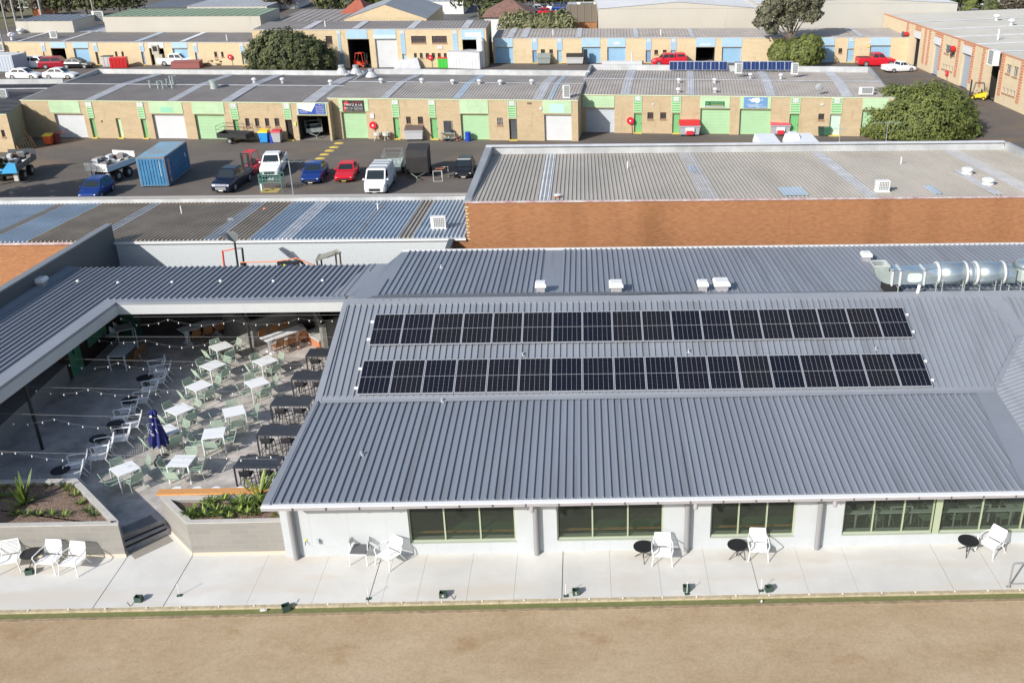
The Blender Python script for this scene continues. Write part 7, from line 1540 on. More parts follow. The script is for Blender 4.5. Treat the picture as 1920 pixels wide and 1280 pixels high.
# pallets, work trolley, chairs and odd gear by the doors
t = thing('work_trolley', 'black panelled steel work trolley with gear against the cream brick wall', 'trolley', GY(841, 263.5), 0)
b = MB(); b.bx(-.75, .75, -.3, .3, .75, .8); b.bx(-.75, .75, -.3, .3, .25, .3)
for x in (-.7, .7):
    for y in (-.25, .25): b.tube((x, y, .1), (x, y, .8), .03, 4)
build('frame', b, M_galv2, t)
b = MB(); b.bx(-.45, .55, .3, .38, .8, 2.0); 
for k in range(8): b.bx(-.42+k*.125, -.38+k*.125, .26, .30, .8, 2.0)
build('back_panel', b, M_dgrey, t)
b = MB(); q = random.Random(5)
for k in range(14): b.box((q.uniform(-.9, 1.2), q.uniform(-.5, .2), q.choice((.05, .35, .86))+q.random()*.15), (q.uniform(.1, .4), .2, q.uniform(.1, .25)), q.random()*3, m=q.choice((0, 1, 2, 0)))
build('tools', b, [M_blackm, mat('rust2', (.35, .12, .06), .8), M_galv2], t)
t = thing('outdoor_seats', 'pale round-backed seats on splayed legs beside the red hose reel', 'seat', GY(722, 263), 0)
b = MB(); b.lathe([(.25, .45), (.42, .52), (.44, .85), (.38, .86)], (.2, 0, 0), 12); b.lathe([(.25, .45), (.40, .52), (.40, .80), (.36, .82)], (-.75, .1, 0), 12); build('seat', b, mat('cream_plastic', (.55, .53, .47), .5), t)
for x, y in ((.05, -.2), (.4, .2), (-.9, -.2), (-.6, .3)): b = MB(); b.tube((x, y, .47), (x*1.2, y*2, 0), .03, 4); build('leg', b, M_galv2, t)
t = thing('pallet_stack', 'wooden pallet and planks leaning on the shaded brick wall at the left', 'pallets', GY(52, 280), 1.1)
b = MB()
for k in range(7): b.box((-.9+k*.3, 0, .6), (.12, .05, 1.25))
for z in (.1, .6, 1.15): b.box((0, .05, z), (2.0, .05, .1))
b.xf(Matrix.Rotation(-.35, 4, 'X')); build('pallet', b, mat('pallet_timber', (.30, .22, .13), .85), t)
b = MB(); b.tube((.9, -.1, 0), (.3, .7, 2.4), .06, 4); b.tube((-1.1, -.5, 0), (-1.2, .3, 1.1), .05, 4); build('plank', b, mat('orange_plank', (.45, .20, .09), .8), t)
wheelie('red-orange bin with a yellow rim in the shaded left corner', (93, 271), mat('bin_orange', (.60, .10, .03), .5), mat('bin_yellow', (.75, .52, .02), .5), .8); b = MB(); p = GY(108, 268); b.lathe([(.35, 0), (.38, 1.0)], (p.x, p.y, YZ), 10); b.lathe([(.6, 1.02), (.6, 1.06)], (p.x+.4, p.y+.2, YZ), 10); single('drum', b, mat('maroon', (.16, .03, .03), .6), 'dark maroon drum with a flat lid in the shaded left corner', 'drum')
for i, (u, v, r, lab) in enumerate(((195, 257, .35, 'old tyre leaning on the wall beside the green entry door of unit 4'),)):
    p = GY(u, v); b = MB(); b.tube((0, 0, r), (0, .2, r), r, 14); b.xf(Matrix.Translation(p+V((0, -.3, 0)))@Matrix.Rotation(.3, 4, 'X')); single('discarded_tire', b, M_tyre, lab, 'tyre')
b = MB(); p = GY(1512, 251); b.ob(V((p.x-.55, p.y, YZ)), (1.05, 0, 0), (0, .12, 0), (0, .25, 2.6)); 
for k in range(3): b.ob(V((p.x-.5, p.y-.02+.06*k, YZ+.15+k*.62)), (.95, 0, 0), (0, -.01, 0), (0, .06, .03), 1)
single('leaning_ladder_rack', b, [mat('dark_teal_frame', (.01, .035, .07), .4), M_pblue], 'tall dark blue glazed frame leaning on the wall between the door and the small window', 'frame')
# white roof pieces just over the parapet and antennas
def antenna(u, v, h, lab, y=None, w=1.6, r=.03):
    t = thing('antenna', lab, 'antenna', onY(u, v, y), world=True); p = onY(u, v, y); b = MB(); b.tube(p-V((0, 0, .5)), p+V((0, 0, h)), r, 5); build('mast', b, M_galv2, t)
    b = MB(); c = p+V((0, 0, h-.05)); b.tube(c-V((w/2, 0, 0)), c+V((w/2, 0, 0)), .012, 4)
    for k in range(6): x = -w/2+w*(k+.5)/6; b.tube(c+V((x, -.3, 0)), c+V((x, .3, 0)), .01, 4)
    build('aerial', b, M_galv2, t)
antenna(551, 372, 2.3, 'tall thin television antenna in front of the green steel rack', y=yF2+.3, w=3.0); antenna(1661, 266, 1.3, 'television antenna in front of the big round bush', y=yFar+.35, w=1.9, r=.02); antenna(1574, 263, .8, 'small television antenna left of the big round bush', y=yFar+.35, w=.9, r=.02)
for i, (u0, u1, v0, v1, lab) in enumerate(((1422, 1464, 260, 265, 'flat white van roof just showing over the zinc parapet'), (1480, 1536, 251, 264, 'white truck cab roof showing over the zinc parapet'))):
    A = GY(u0, v1); B = GY(u1, v1); w = (B-A).length*.93; t = thing('parked_van', lab, 'van', (A.x, A.y-14, YZ)); zt = 2.6
    P0 = G(u0, v1-1, YZ+2.3); P1 = G(u1, v1-1, YZ+2.3); w = P1.x-P0.x
    t.location = (P0.x, P0.y-1.0, YZ)
    b = MB(); b.bx(0, w, 0, 4.2, .5, 1.6); b.hull([(0, 0, 1.6), (w, 0, 1.6), (w, 4.2, 1.6), (0, 4.2, 1.6)], [(w*.06, .1, 2.3), (w*.94, .1, 2.3), (w*.94, 4, 2.3), (w*.06, 4, 2.3)])
    if i: b.hull([(.2, 1.2, 2.31), (w*.4, 1.2, 2.31), (w*.4, 3, 2.31), (.2, 3, 2.31)], [(.3, 1.9, 2.7), (w*.36, 1.9, 2.7), (w*.36, 3, 2.7), (.3, 3, 2.7)])
    build('body', b, P_white, t)
    for x in (.1, w-.1):
        for y in (.8, 3.4): b_ = MB(); b_.tube((x-.1, y, .4), (x+.1, y, .4), .4, 12); build('wheel', b_, M_tyre, t)
    b = MB(); b.bx(w*.1, w*.9, -.01, 0, 1.0, 1.55); build('windscreen', b, M_cglass, t)
# speed hump segments
for i, (u, v) in enumerate(((635, 269), (626, 276.5), (617.5, 283), (608, 290), (600, 297.5), (591.5, 304.5))):
    p = GY(u, v); dd_ = (GY(591.5, 304.5)-GY(635, 269)).normalized(); nn_ = V((-dd_.y, dd_.x, 0)); b = MB(); b.hull([p-dd_*.3-nn_*.45, p-dd_*.3+nn_*.45, p+dd_*.3+nn_*.45, p+dd_*.3-nn_*.45], [p-dd_*.3-nn_*.1+V((0, 0, .06)), p-dd_*.3+nn_*.1+V((0, 0, .06)), p+dd_*.3+nn_*.1+V((0, 0, .06)), p+dd_*.3-nn_*.1+V((0, 0, .06))])
    single('speed_hump', b, M_yel, 'yellow speed hump segment on the yard, %s counted from the open garage' % ords[i], 'speed hump', 'yellow speed hump segments')
# ================================================================= trees
M_tl = {'bush': [mat('bush_mid', (.115, .14, .028), .7), mat('bush_light', (.14, .16, .035), .7), mat('bush_dark', (.065, .085, .02), .7)],
        'dark': [mat('dark_mid', (.06, .072, .024), .7), mat('dark_light', (.10, .115, .036), .7), mat('dark_dark', (.035, .045, .016), .7)],
        'gum': [mat('gum_mid', (.095, .095, .055), .7), mat('gum_light', (.16, .155, .09), .7), mat('gum_dark', (.05, .052, .03), .7)],
        'olive': [mat('olive_mid', (.13, .14, .06), .7), mat('olive_light', (.22, .21, .10), .7), mat('olive_dark', (.06, .07, .03), .7)],
        'brown': [mat('brn_mid', (.07, .058, .04), .8), mat('brn_light', (.12, .10, .065), .8), mat('brn_dark', (.04, .035, .025), .8)]}
M_bark = mat('bark', (.16, .13, .10), .9, var=.3, vs=3)
from mathutils import noise as MN
def tree(lab, base, blobs, n, leaf, kind, seed, trunk=None, name='tree', cat='tree', group=None, tr=.18, open_=.0, rough=.22, fq=.9):
    """blobs: (dx, dy, z, rx, ry, rz) relative to the base; leaves scattered over lumpy volumes with gaps"""
    q = random.Random(seed); t = thing(name, lab, cat, base, 0, group); b = MB(); tot = sum(k[3]*k[5] for k in blobs)
    so = V((seed*3.7, seed*1.3, 0))
    for (cx, cy, cz, rx, ry, rz) in blobs:
        m_ = int(n*rx*rz/tot)
        for i in range(m_):
            a = q.random()*6.283; s = q.uniform(-.7, 1); c = math.sqrt(1-s*s); d = V((c*math.cos(a), c*math.sin(a), s))
            p0 = V((cx+d.x*rx, cy+d.y*ry, cz+d.z*rz))
            nz = MN.noise(p0*fq+so)+.5*MN.noise(p0*fq*2.3+so)
            k = 1+rough*nz*1.3-abs(q.gauss(0, .09))-(q.random()**2)*.25*(q.random() < .35)
            if open_ and MN.noise(p0*.8-so) < -.35+open_: 
                if q.random() < .75: continue
            p = V((cx+d.x*rx*k, cy+d.y*ry*k, cz+d.z*rz*k))
            if p.z < .1: p.z = .1+q.random()*.3
            ax = V((q.gauss(0, 1), q.gauss(0, 1), q.gauss(0, 1))).normalized(); up_ = (d+ax*.5+V((-.12, -.2, .15))).normalized(); e1 = up_.orthogonal().normalized(); e2 = up_.cross(e1); r = q.random()*6.283; f1 = e1*math.cos(r)+e2*math.sin(r); f2 = -e1*math.sin(r)+e2*math.cos(r)
            l = leaf*q.uniform(.6, 1.3); w = l*q.uniform(.4, .65); g_ = MN.noise(p0*1.7+so)+q.gauss(0, .25)
            b.poly([p-f1*l, p-f2*w, p+f1*l, p+f2*w], 1 if g_ > .22 else 2 if g_ < -.25 else 0)
    build('crown', b, M_tl[kind], t)
    b = MB(); top = max(k[2] for k in blobs); b.tube((0, 0, -.2), (0, 0, top*.6), tr, 7, r2=tr*.6)
    for (cx, cy, cz, rx, ry, rz) in blobs[:8]: b.tube((0, 0, top*.35), (cx*.85, cy*.85, cz), tr*.5, 5, r2=tr*.15)
    build('trunk', b, M_bark, t); return t
p = GY(1722, 252)
tree('big round green bush beside the right end of the green block', (p.x, p.y+1.0, YZ), [(0, 0, 1.2, 6.2, 4.8, 3.9), (-2.2, 0, 2.6, 3.6, 3, 2.4), (2.4, .3, 2.6, 3.6, 3, 2.4), (0, -2.2, 1.2, 5.4, 3, 3.0), (4.4, -1, .8, 2.2, 2.4, 2.2), (-4.4, -.6, .8, 2.2, 2.4, 2.2)], 46000, .16, 'bush', 1, name='round_bush', cat='bush', tr=.3)
p = GY(545, 127)
tree('large dark green round tree in front of the left blue units', (p.x*148/p.y, 148, YZ), [(0, 0, 2.0, 5.7, 4, 3.7), (-3.0, 0, 1.8, 3.3, 3, 3.2), (3.2, 0, 1.6, 3.2, 3, 3.0), (-.8, -.5, 3.6, 4.2, 3, 2.4)], 26000, .22, 'dark', 2, tr=.3)
p = GY(1474, 118)
tree('tall olive gum tree with open crown in front of the right blue units', (p.x, p.y-2, YZ), [(-3.4, 0, 7.6, 1.8, 1.6, 1.5), (-2.2, 0, 9.0, 1.9, 1.8, 1.5), (.9, 0, 10.3, 2.5, 2, 1.5), (2.6, .2, 9.4, 1.8, 1.8, 1.7), (-.2, 0, 8.8, 2.3, 2, 1.6), (-4.2, 0, 6.2, 1.3, 1.4, 1.3), (2.7, 0, 7.2, 1.7, 1.5, 1.4), (-.9, 0, 6.6, 1.7, 1.3, 1.2), (1.2, 0, 7.4, 1.5, 1.4, 1.2), (-2.8, 0, 5.2, 1.1, 1.2, 1.0)], 16000, .22, 'gum', 3, tr=.28, open_=.12, rough=.35)
p = GY(1474, 119)
tree('bushy green shrub under the gum tree', (p.x+.8, p.y-3.0, YZ), [(1.0, 0, 1.9, 3.0, 2, 2.3), (-2.2, 0, 1.8, 2.1, 1.6, 2.1), (1.8, 0, 2.9, 2.2, 1.6, 1.7)], 10000, .22, 'bush', 4, name='shrub', cat='shrub')
# ================================================================= pale blue unit rows beyond
BU = dict(wallm=M_cbrick2, sheetm=M_pblue, rollm=M_bdoor, doorm=M_bdoor2)
def flat_roof(F, t, ztop, df, zf, m_, strips=(), rib=.5, rear=True, base=YZ):
    P = lambda a, z, d: F.P(a, z, -d)
    b = MB(); ribbed(b, [P(0, ztop-.02, 0), P(F.L, ztop-.02, 0), P(F.L, zf, df), P(0, zf, df)], -F.n, rib, .05, .14); build('roof', b, m_, t)
    for (ua, va, ub, vb, mt) in strips:
        a0, a1 = F.su(ua, va)[0], F.su(ub, vb)[0]; b = MB(); b.poly([P(a0, ztop+.06, 0.02), P(a1, ztop+.06, 0.02), P(a1, zf+.08, df), P(a0, zf+.08, df)]); build('roof_sheet', b, mt, t)
    b = MB()
    for a in (0, F.L): b.poly([P(a, base, 0), P(a, base, df), P(a, zf-.03, df), P(a, ztop-.06, 0)])
    b.poly([P(0, base, df), P(F.L, base, df), P(F.L, zf-.03, df), P(0, zf-.03, df)]); build('side_wall', b, M_cbrick, t)
A = GY(-30, 121.5); B = GY(492, 123); G1 = Fac(A, B); z1 = onP(240, 79, A, G1.n).z
W0_ = M_wdoor
e = [('win', 32, 97, 38, 104), ('win', 45, 97, 50, 104), ('louvre', 77, 80, 86, 97, '32'), ('door', 80, 98, 88, 121, M_dark), ('sheet', 93, 80, 124, 90), ('open', 94.5, 91, 128, 121), ('sheet', 135, 80, 167, 90), ('roll', 137, 91, 172, 121), ('louvre', 174, 80, 184, 97, '31'), ('door', 178, 98, 188, 121.5, M_dgrey), ('win', 215, 97, 221, 106), ('win', 227, 97, 233, 106), ('louvre', 261, 80, 271, 97, '30'), ('door', 264, 98, 274, 122), ('sheet', 277, 80, 308, 90, W0_), ('open', 279, 91, 312, 121.5), ('sheet', 321, 80, 352, 90), ('roll', 322.5, 91, 357, 122), ('louvre', 362, 80, 371, 98, '29'), ('door', 365, 99, 374, 122, M_bdoor), ('win', 401, 97.5, 408, 107), ('win', 414, 97.5, 420, 107), ('louvre', 449, 80, 458, 98, '28'), ('door', 452, 99, 460, 123, M_bdoor), ('sheet', 466, 80, 492, 92)]
u1 = unit(G1, z1, e, 'blue_units', 'left cream brick unit row with pale blue doors, behind the white wagon', **BU, group='cream unit blocks with pale blue doors'); 
rdep = 9.0
flat_roof(G1, u1, z1, rdep, z1+.25, M_grbr, [(30, 79, 38, 79, M_gsheet), (112, 79, 120, 79, M_gsheet), (250, 79, 262, 79, M_bluer), (335, 79, 345, 79, M_gsheetw)])
A = GY(484, 128); B = GY(943, 128); A.y = B.y = GY(700, 127.5).y; G2 = Fac(V((GY(484, 128).x, A.y, YZ)), V((GY(914, 127.5).x, A.y, YZ))); z2 = onP(700, 54.8, G2.A, G2.n).z
e = [('louvre', 632, 57, 641, 101, '27'), ('door', 637, 102, 647, 122, M_bdoor), ('sheet', 648.5, 56, 689, 73), ('open', 651, 74, 697, 127), ('sheet', 700.5, 56, 743, 73), ('roll', 702.5, 74, 748, 127, W0_), ('louvre', 750, 57, 761, 101, '26'), ('door', 754, 102, 763, 123, M_bdoor), ('win', 770.5, 68, 799.5, 81), ('win', 809.5, 68, 838.5, 81), ('win', 776, 100, 782, 109), ('win', 787, 100, 793, 109), ('win', 798, 100, 805, 109), ('win', 809.5, 100, 816, 109), ('win', 820.5, 100, 827, 109), ('win', 832, 100, 838, 109), ('win', 610, 68, 624, 83), ('win', 620, 100, 627, 109), ('louvre', 848, 57, 859, 101, '25'), ('door', 852, 102, 861, 122, M_bdoor), ('sheet', 864, 56, 908, 74), ('open', 866.5, 75, 909, 127), ('patch', 700, 66, 742, 72, mat('mint_fade', (.55, .74, .76), .6)), ('patch', 871, 61, 903, 70, W0_), ('box', 820, 86, 830, 92, W0_)]
u2 = unit(G2, z2, e, 'blue_units', 'two-storey cream brick block with a dark open doorway and pale blue panels', **BU, group='cream unit blocks with pale blue doors')
flat_roof(G2, u2, z2, rdep, z2+.1, M_grbr, [(566, 54, 580, 54, M_gsheet), (658, 54, 672, 54, M_gsheet), (762, 54, 776, 54, M_gsheet), (864, 54, 878, 54, M_gsheet)])
A = GY(926, 119.3); B = GY(1700, 117.5); G3 = Fac(A, B); z3 = onP(1100, 71.3, A, G3.n).z
e = [('sheet', 927, 72, 962, 88), ('roll', 928, 89, 963, 119), ('louvre', 997, 73, 1008, 94, '24'), ('door', 998, 95, 1007, 118), ('win', 1014, 93, 1022, 101), ('win', 1030, 93, 1037, 101), ('louvre', 1044, 73, 1054, 94, '23'), ('door', 1044.5, 95, 1053.5, 118.5, M_bdoor), ('sheet', 1090.5, 72, 1125, 88), ('roll', 1091, 89, 1126, 119), ('sheet', 1138.5, 72, 1173, 88), ('roll', 1138.5, 89, 1173, 119), ('louvre', 1211, 73, 1221, 94, '22'), ('door', 1211, 95, 1220, 119), ('win', 1227, 94, 1234, 102), ('win', 1243, 94, 1250, 102), ('louvre', 1258, 73, 1268, 94, '21'), ('door', 1258, 95, 1267, 119, M_bdoor), ('sheet', 1305, 72, 1341, 88), ('open', 1305, 89, 1339.5, 119), ('sheet', 1353.5, 72, 1391, 88), ('roll', 1354, 89, 1389, 120), ('patch', 1151, 79, 1161, 84, W0_), ('patch', 1312, 82, 1333, 85, W0_), ('sheet', 1526, 70.5, 1564, 85), ('roll', 1526, 86, 1563, 117), ('win', 1572.5, 91, 1579, 100), ('louvre', 1591, 71, 1600, 91, '18'), ('door', 1589, 92, 1599, 117, M_bdoor), ('sheet', 1633.5, 70.5, 1669, 85), ('roll', 1632, 86, 1668, 112), ('box', 1628, 79, 1632, 82, W0_), ('box', 1626, 86, 1631, 89, M_yel)]
u3 = unit(G3, z3, e, 'blue_units', 'long single-storey cream brick row with pale blue doors behind the gum tree', **BU, group='cream unit blocks with pale blue doors')
flat_roof(G3, u3, z3, rdep, z3+.25, M_grbr2, [(950, 71, 962, 71, M_gsheet), (976, 71, 988, 71, M_gsheet), (1080, 71, 1090, 71, M_gsheet), (1188, 71, 1198, 71, M_gsheet), (1295, 71, 1304, 71, M_gsheet), (1612, 70, 1622, 70, M_gsheet)])
def roofp(F, z, u, v): return onP(u, v, F.P(0, z), V((0, 0, 1)))
for F_, z_, u, v, lab in ((G3, z3, 1037, 67, 'thin white pipe on the long blue-door row, left'), (G3, z3, 1239, 67, 'thin white pipe on the long blue-door row, right'), (G2, z2, 610, 51, 'thin white pipe on the two-storey block roof'), (G1, z1, 426, 77, 'thin white pipe on the left blue-door row')):
    stack(roofp(F_, z_, u, v), .9, .08, lab)
ac_unit(roofp(G1, z1, 102, 73)+V((0, 0, .1)), 'white air conditioner on the left blue-door roof', w=1.1, h=1.0); whirly(roofp(G1, z1, 25, 76), 'left white round vent on the left blue-door roof', 2.0); whirly(roofp(G1, z1, 40, 66), 'white round vent further back on the left blue-door roof', 1.8); ac_unit(G1.P(G1.su(2, 92)[0], G1.su(2, 95)[1], .5), 'white air conditioner hanging on the cream wall at the left edge', w=1.5, h=1.0)
hose_reel(G1, 41, 106, 'red hose reel on the cream wall left of the white wagon'); hose_reel(G1, 432, 107, 'red hose reel on the cream wall left of the large dark tree'); hose_reel(G2, 807, 108, 'red hose reel on the two-storey cream block')
# --- orange and cream building on the right
A = GY(1697.5, 117); B = GY(1914, 213); dR_ = (B-A).normalized(); A_ = A-dR_*0; zR_top = onP(1823, 82, A, dR_.cross(V((0, 0, 1))).normalized()).z
A0_ = onP(1658, 33, A, dR_.cross(V((0, 0, 1))).normalized()); A0_.z = YZ; B_ = B+dR_*12
FR = Fac(A0_, B_)
M_dgd = mat('grey_blue_roller', (.34, .38, .43), .5); M_oran = mat('orange_panel', (.62, .22, .10), .6)
ob_ = brick('orange_brick_col', (.55, .20, .10), (.48, .16, .08), (.56, .42, .30), bw=.9, bh=.32, ms=.05, var=.2)
e = [('open', 1712, 73, 1722, 124), ('roll', 1751, 84, 1756, 142, M_dgd), ('roll', 1807, 105, 1795, 165, M_dgd), ('open', 1853, 118, 1867, 190)]
t = thing('orange_units', 'cream brick units with orange brick piers and white signs at the right', 'building', FR.A, world=True)
def fr(u0, v0, u1, v1): 
    a, z1_ = FR.su(u0, v0); c, z0_ = FR.su(u1, v1); return a, c, z0_, z1_
doors = [(FR.su(1712, 100)[0], FR.su(1722, 100)[0], YZ, FR.su(1715, 70)[1]), (FR.su(1750, 100)[0], FR.su(1762, 100)[0], YZ, FR.su(1755, 83)[1]), (FR.su(1803, 120)[0], FR.su(1819, 120)[0], YZ, FR.su(1812, 101)[1]), (FR.su(1853, 150)[0], FR.su(1870, 150)[0], YZ, FR.su(1860, 118)[1])]
wn = [fr(1773, 83, 1779, 102), fr(1784, 88, 1790, 105), fr(1888, 120, 1894, 140), fr(1901, 124, 1907, 146)]
small = [fr(1767+k*5.3, 119.5+k*1.6, 1769.5+k*5.3, 130+k*1.6) for k in range(4)]+[fr(1880+k*6.3, 164+k*1.9, 1883+k*6.3, 175+k*2.2) for k in range(4)]
allh = doors+[(min(w[0], w[1]), max(w[0], w[1]), w[2], w[3]) for w in wn+small]
b = MB(); FR.wall(b, 0, FR.L, YZ, zR_top, allh, .3); build('wall', b, brick('cream_brick_warm', (.66, .55, .37), (.61, .50, .33), (.58, .48, .35), var=.25, vs=.5, dark=(.7, .62, .55), dirt=.4), t)
for i, d in enumerate(doors):
    if i in (1, 2): roller(FR, t, d, M_dgd)
    else:
        b = MB(); P = FR.P; a0, a1, z0, z1_ = d; b.poly([P(a0, z0, -5), P(a1, z0, -5), P(a1, z1_, -5), P(a0, z1_, -5)]); b.poly([P(a0, z0, -.3), P(a0, z0, -5), P(a0, z1_, -5), P(a0, z1_, -.3)]); b.poly([P(a1, z0, -.3), P(a1, z0, -5), P(a1, z1_, -5), P(a1, z1_, -.3)]); build('garage_opening', b, M_dark, t)
    b = MB(); z1_ = d[3]; FR.slab(b, d[0]-.15, d[1]+.15, z1_+.02, z1_+1.0, .03, .12); sgn = build('sign', b, M_wdoor, t)
    b = MB(); FR.slab(b, d[0]-.1, d[1]+.1, z1_+1.05, zR_top-.1, .003, .05); build('brick_panel', b, ob_, t)
    if i == 3: build('lettering', text_mb('XTREME', FR.P(d[0]+.1, z1_+.6, .125), FR.e, V((0, 0, 1)), .3, w=(d[1]-d[0])*.8), Mr, sgn)
for w in wn+small:
    a0, a1 = min(w[0], w[1]), max(w[0], w[1]); b = MB(); FR.slab(b, a0-.05, a1+.05, w[2]-.2, w[2]-.002, -.05, .05); s_ = build('window', b, M_sillb, t); b = MB(); FR.quad(b, a0, a1, w[2], w[3], -.2); build('pane', b, M_wglass, s_); b = MB()
    for j in range(1, 3): c = a0+(a1-a0)*j/3; FR.slab(b, c-.03, c+.03, w[2], w[3], -.15, -.12)
    build('bars', b, M_wdoor, s_)
for u, v in ((1699, 80), (1733, 90), (1741, 92), (1764, 95), (1795, 110), (1823, 115), (1842, 125), (1878, 140), (1914, 150)):
    a = FR.su(u, v)[0]; b = MB(); FR.slab(b, a-.38, a+.38, YZ+.9, zR_top-.08, .003, .07); build('brick_pier', b, ob_, t)
b = MB(); FR.slab(b, -.05, FR.L, zR_top, zR_top+.1, -.05, .1); build('top_trim', b, M_oran, t)
b = MB(); P = lambda a, z, d: FR.P(a, z, -d); ribbed(b, [P(0, zR_top-.05, .05), P(FR.L, zR_top-.05, .05), P(FR.L, zR_top+.8, 32), P(0, zR_top+.8, 32)], -FR.n, .6, .05, .15); build('roof', b, mat('concrete_grey_roof', (.40, .39, .36), .7, var=.08, vs=.2), t)
for k in range(5):
    b = MB(); a = FR.su(1700+k*40, 60+k*18)[0]; ribbed(b, [P(a, zR_top+.0, .1), P(a+.7, zR_top+.0, .1), P(a+.7, zR_top+.85, 32), P(a, zR_top+.85, 32)], -FR.n, .6, .02, .1); build('roof_sheet', b, M_gsheetw, t)
b = MB(); b.poly([P(FR.L, YZ, 0), P(FR.L, YZ, 32), P(FR.L, zR_top+.8, 32), P(FR.L, zR_top, 0)]); b.poly([P(0, YZ, 0), P(0, YZ, 32), P(0, zR_top+.8, 32), P(0, zR_top, 0)]); build('side_wall', b, M_cbrick2, t)
whirly(roofp(FR, zR_top+.3, 1868, 39), 'further white round vent on the pale roof at the right', 1.6, 'round vents on the pale right roof'); whirly(roofp(FR, zR_top+.3, 1896, 48), 'nearer white round vent on the pale roof at the right', 1.6, 'round vents on the pale right roof')
stack(roofp(FR, zR_top+.2, 1871, 74), 1.3, .12, 'short white pipe on the pale roof at the right')
def cone(F, u, v, r, lab):
    a, z = F.su(u, v); p = F.P(a, z, .6); tt = thing('wall_exhaust', lab, 'exhaust', p, world=True); b = MB(); b.tube(p-F.n*.4, p+F.n*.3, r*.8, 12); build('drum', b, M_red, tt); b = MB(); b.tube(p+F.n*.3, p+F.n*.5, r, 12); build('disc', b, mat('mirror_dark', (.10, .11, .13), .2), tt)
cone(FR, 1705, 64, .38, 'round dark mirror with red rim on the wall by the first doorway'); cone(FR, 1792, 92, .5, 'large round dark mirror with red rim on the orange and cream wall')
ac_unit(FR.P(FR.su(1876, 118)[0], FR.su(1876, 122)[1], 1.0), 'white box unit hanging on the orange and cream wall beside the big sign', rz=math.atan2(dR_.y, dR_.x), w=1.6, h=1.7, d=.8)
hose_reel(FR, 1777, 138, 'red hose reel on the orange and cream building')
# vehicles by the blue units
car('white wagon parked side-on in front of the left blue units', 'suv', P_white, (101, 128), (62, 127.5)); car('red small wagon facing left, behind the white wagon', 'suv', P_dred, (140, 127), (106, 128)); car('black and maroon car half hidden beside the red wagon', 'sedan', P_black, (176, 127.5), (146, 127.5))
car('white dual-cab ute in front of the blue roller door', 'ute', P_white, (364, 122.5), (322, 122.5), name='parked_ute', cat='ute')
car('red dual-cab ute with red canopy in front of the long blue row', 'ute', P_red, (1222, 123), (1284, 121.5), opts=('canopy',), name='parked_ute', cat='ute')
car('large red pickup truck beside the right corner building', 'pickup', P_red, (1677, 123), (1608, 124), name='pickup_truck', cat='pickup'); car('white single-cab ute parked below the red pickup', 'cabute', P_white, (1712, 133), (1645, 137), opts=('lid',), name='parked_ute', cat='ute')
car('white car roof showing just over the far parapet at the left', 'sedan', P_white, (146, 147), (100, 147)); car('second white car just over the far parapet at the left', 'sedan', P_white, (78, 147.5), (45, 147.5))
def crate(name, lab, cat, pos, dims, rz, m0, m1=None, ribs=True):
    p = GY(*pos); t = thing(name, lab, cat, p, rz); w, d, h = dims; b = MB(); b.bx(-w/2, w/2, -d/2, d/2, .05, h)
    if ribs:
        for k in range(int(w/.5)): x = -w/2+.15+k*.5; b.bx(x, x+.2, -d/2-.04, -d/2, .15, h-.12)
    build('body', b, m0, t); b = MB(); b.bx(-w/2-.03, w/2+.03, -d/2-.05, d/2+.03, h+.002, h+.08); build('lid', b, m1 or m0, t); return t
crate('storage_container', 'white ribbed container with grey roof and red end, beside the green bin', 'container', (876, 127), (5.0, 2.6, 2.4), -.25, M_wdoor, M_gsheet); 
b = MB(); p = GY(895, 124); b.bx(p.x-1.1, p.x+1.4, p.y-.3, p.y+.2, YZ+.1, YZ+2.3); single('rusty_panel', b, mat('rust_red', (.35, .12, .08), .8), 'rusty red panel at the right end of the white container', 'panel')
crate('skip_bin', 'bright green bin with red lid left of the white container', 'bin', (834, 127), (1.8, 1.4, 1.4), 0, mat('bright_green', (.06, .50, .06), .5), Mr)
b = MB(); p = GY(903, 127); b.lathe([(.55, 0), (.55, 3.9), (.3, 4.3)], (p.x, p.y, YZ), 12); single('white_tank', b, M_white, 'tall white tank against the two-storey block doorway', 'tank')
crate('skip_bin', 'red skip bin standing by the left blue units', 'bin', (225, 127), (2.3, 1.5, 1.4), .2, M_red, Mr); crate('skip_bin', 'pale grey bin left of the red skip bin', 'bin', (205, 125), (1.4, 1.1, 1.5), 0, M_zinc, M_bkgr)
crate('storage_container', 'pale grey container body at the left edge by the far parapet', 'container', (14, 132), (5, 3, 2.3), -.2, mat('pale_steel', (.42, .46, .52), .5), M_wdoor)
crate('flat_trailer', 'maroon flat load behind the far parapet, below the white ute', 'load', (352, 127), (4.0, 2.2, .9), .1, mat('maroon_load', (.30, .10, .09), .7), None, False)
skip_bin('grey dumpster on the far yard below the first blue entry door', (1020, 121), mat('dumpster_gr', (.30, .34, .32), .5), mat('dumpster_gr', (.30, .34, .32), .5), W=2.0); skip_bin('white dumpster with dark lid on the far yard', (1078, 121), mat('dumpster_w', (.55, .55, .55), .5), M_blackm, W=2.6)
b = MB(); p = GY(1098, 121); b.bx(p.x-.3, p.x+.3, p.y-.3, p.y+.3, YZ, YZ+2.2); single('black_post_box', b, M_blackm, 'narrow black upright cabinet beside the white dumpster', 'cabinet')
b = MB(); p = GY(302, 122); b.bx(p.x-.6, p.x+.6, p.y-.5, p.y+.5, YZ, YZ+1.6); b.bx(p.x-.8, p.x+.2, p.y-.5, p.y, YZ+1.6, YZ+3.0); b.bx(p.x-.6, p.x+0, p.y-.55, p.y-.5, YZ+2.1, YZ+2.8, 1); single('old_machine', b, [mat('machine_cream', (.45, .42, .33), .6), M_blackm], 'old cream machine standing at the open blue-row garage', 'machine')
b = MB(); p = GY(405, 122); q = random.Random(8)
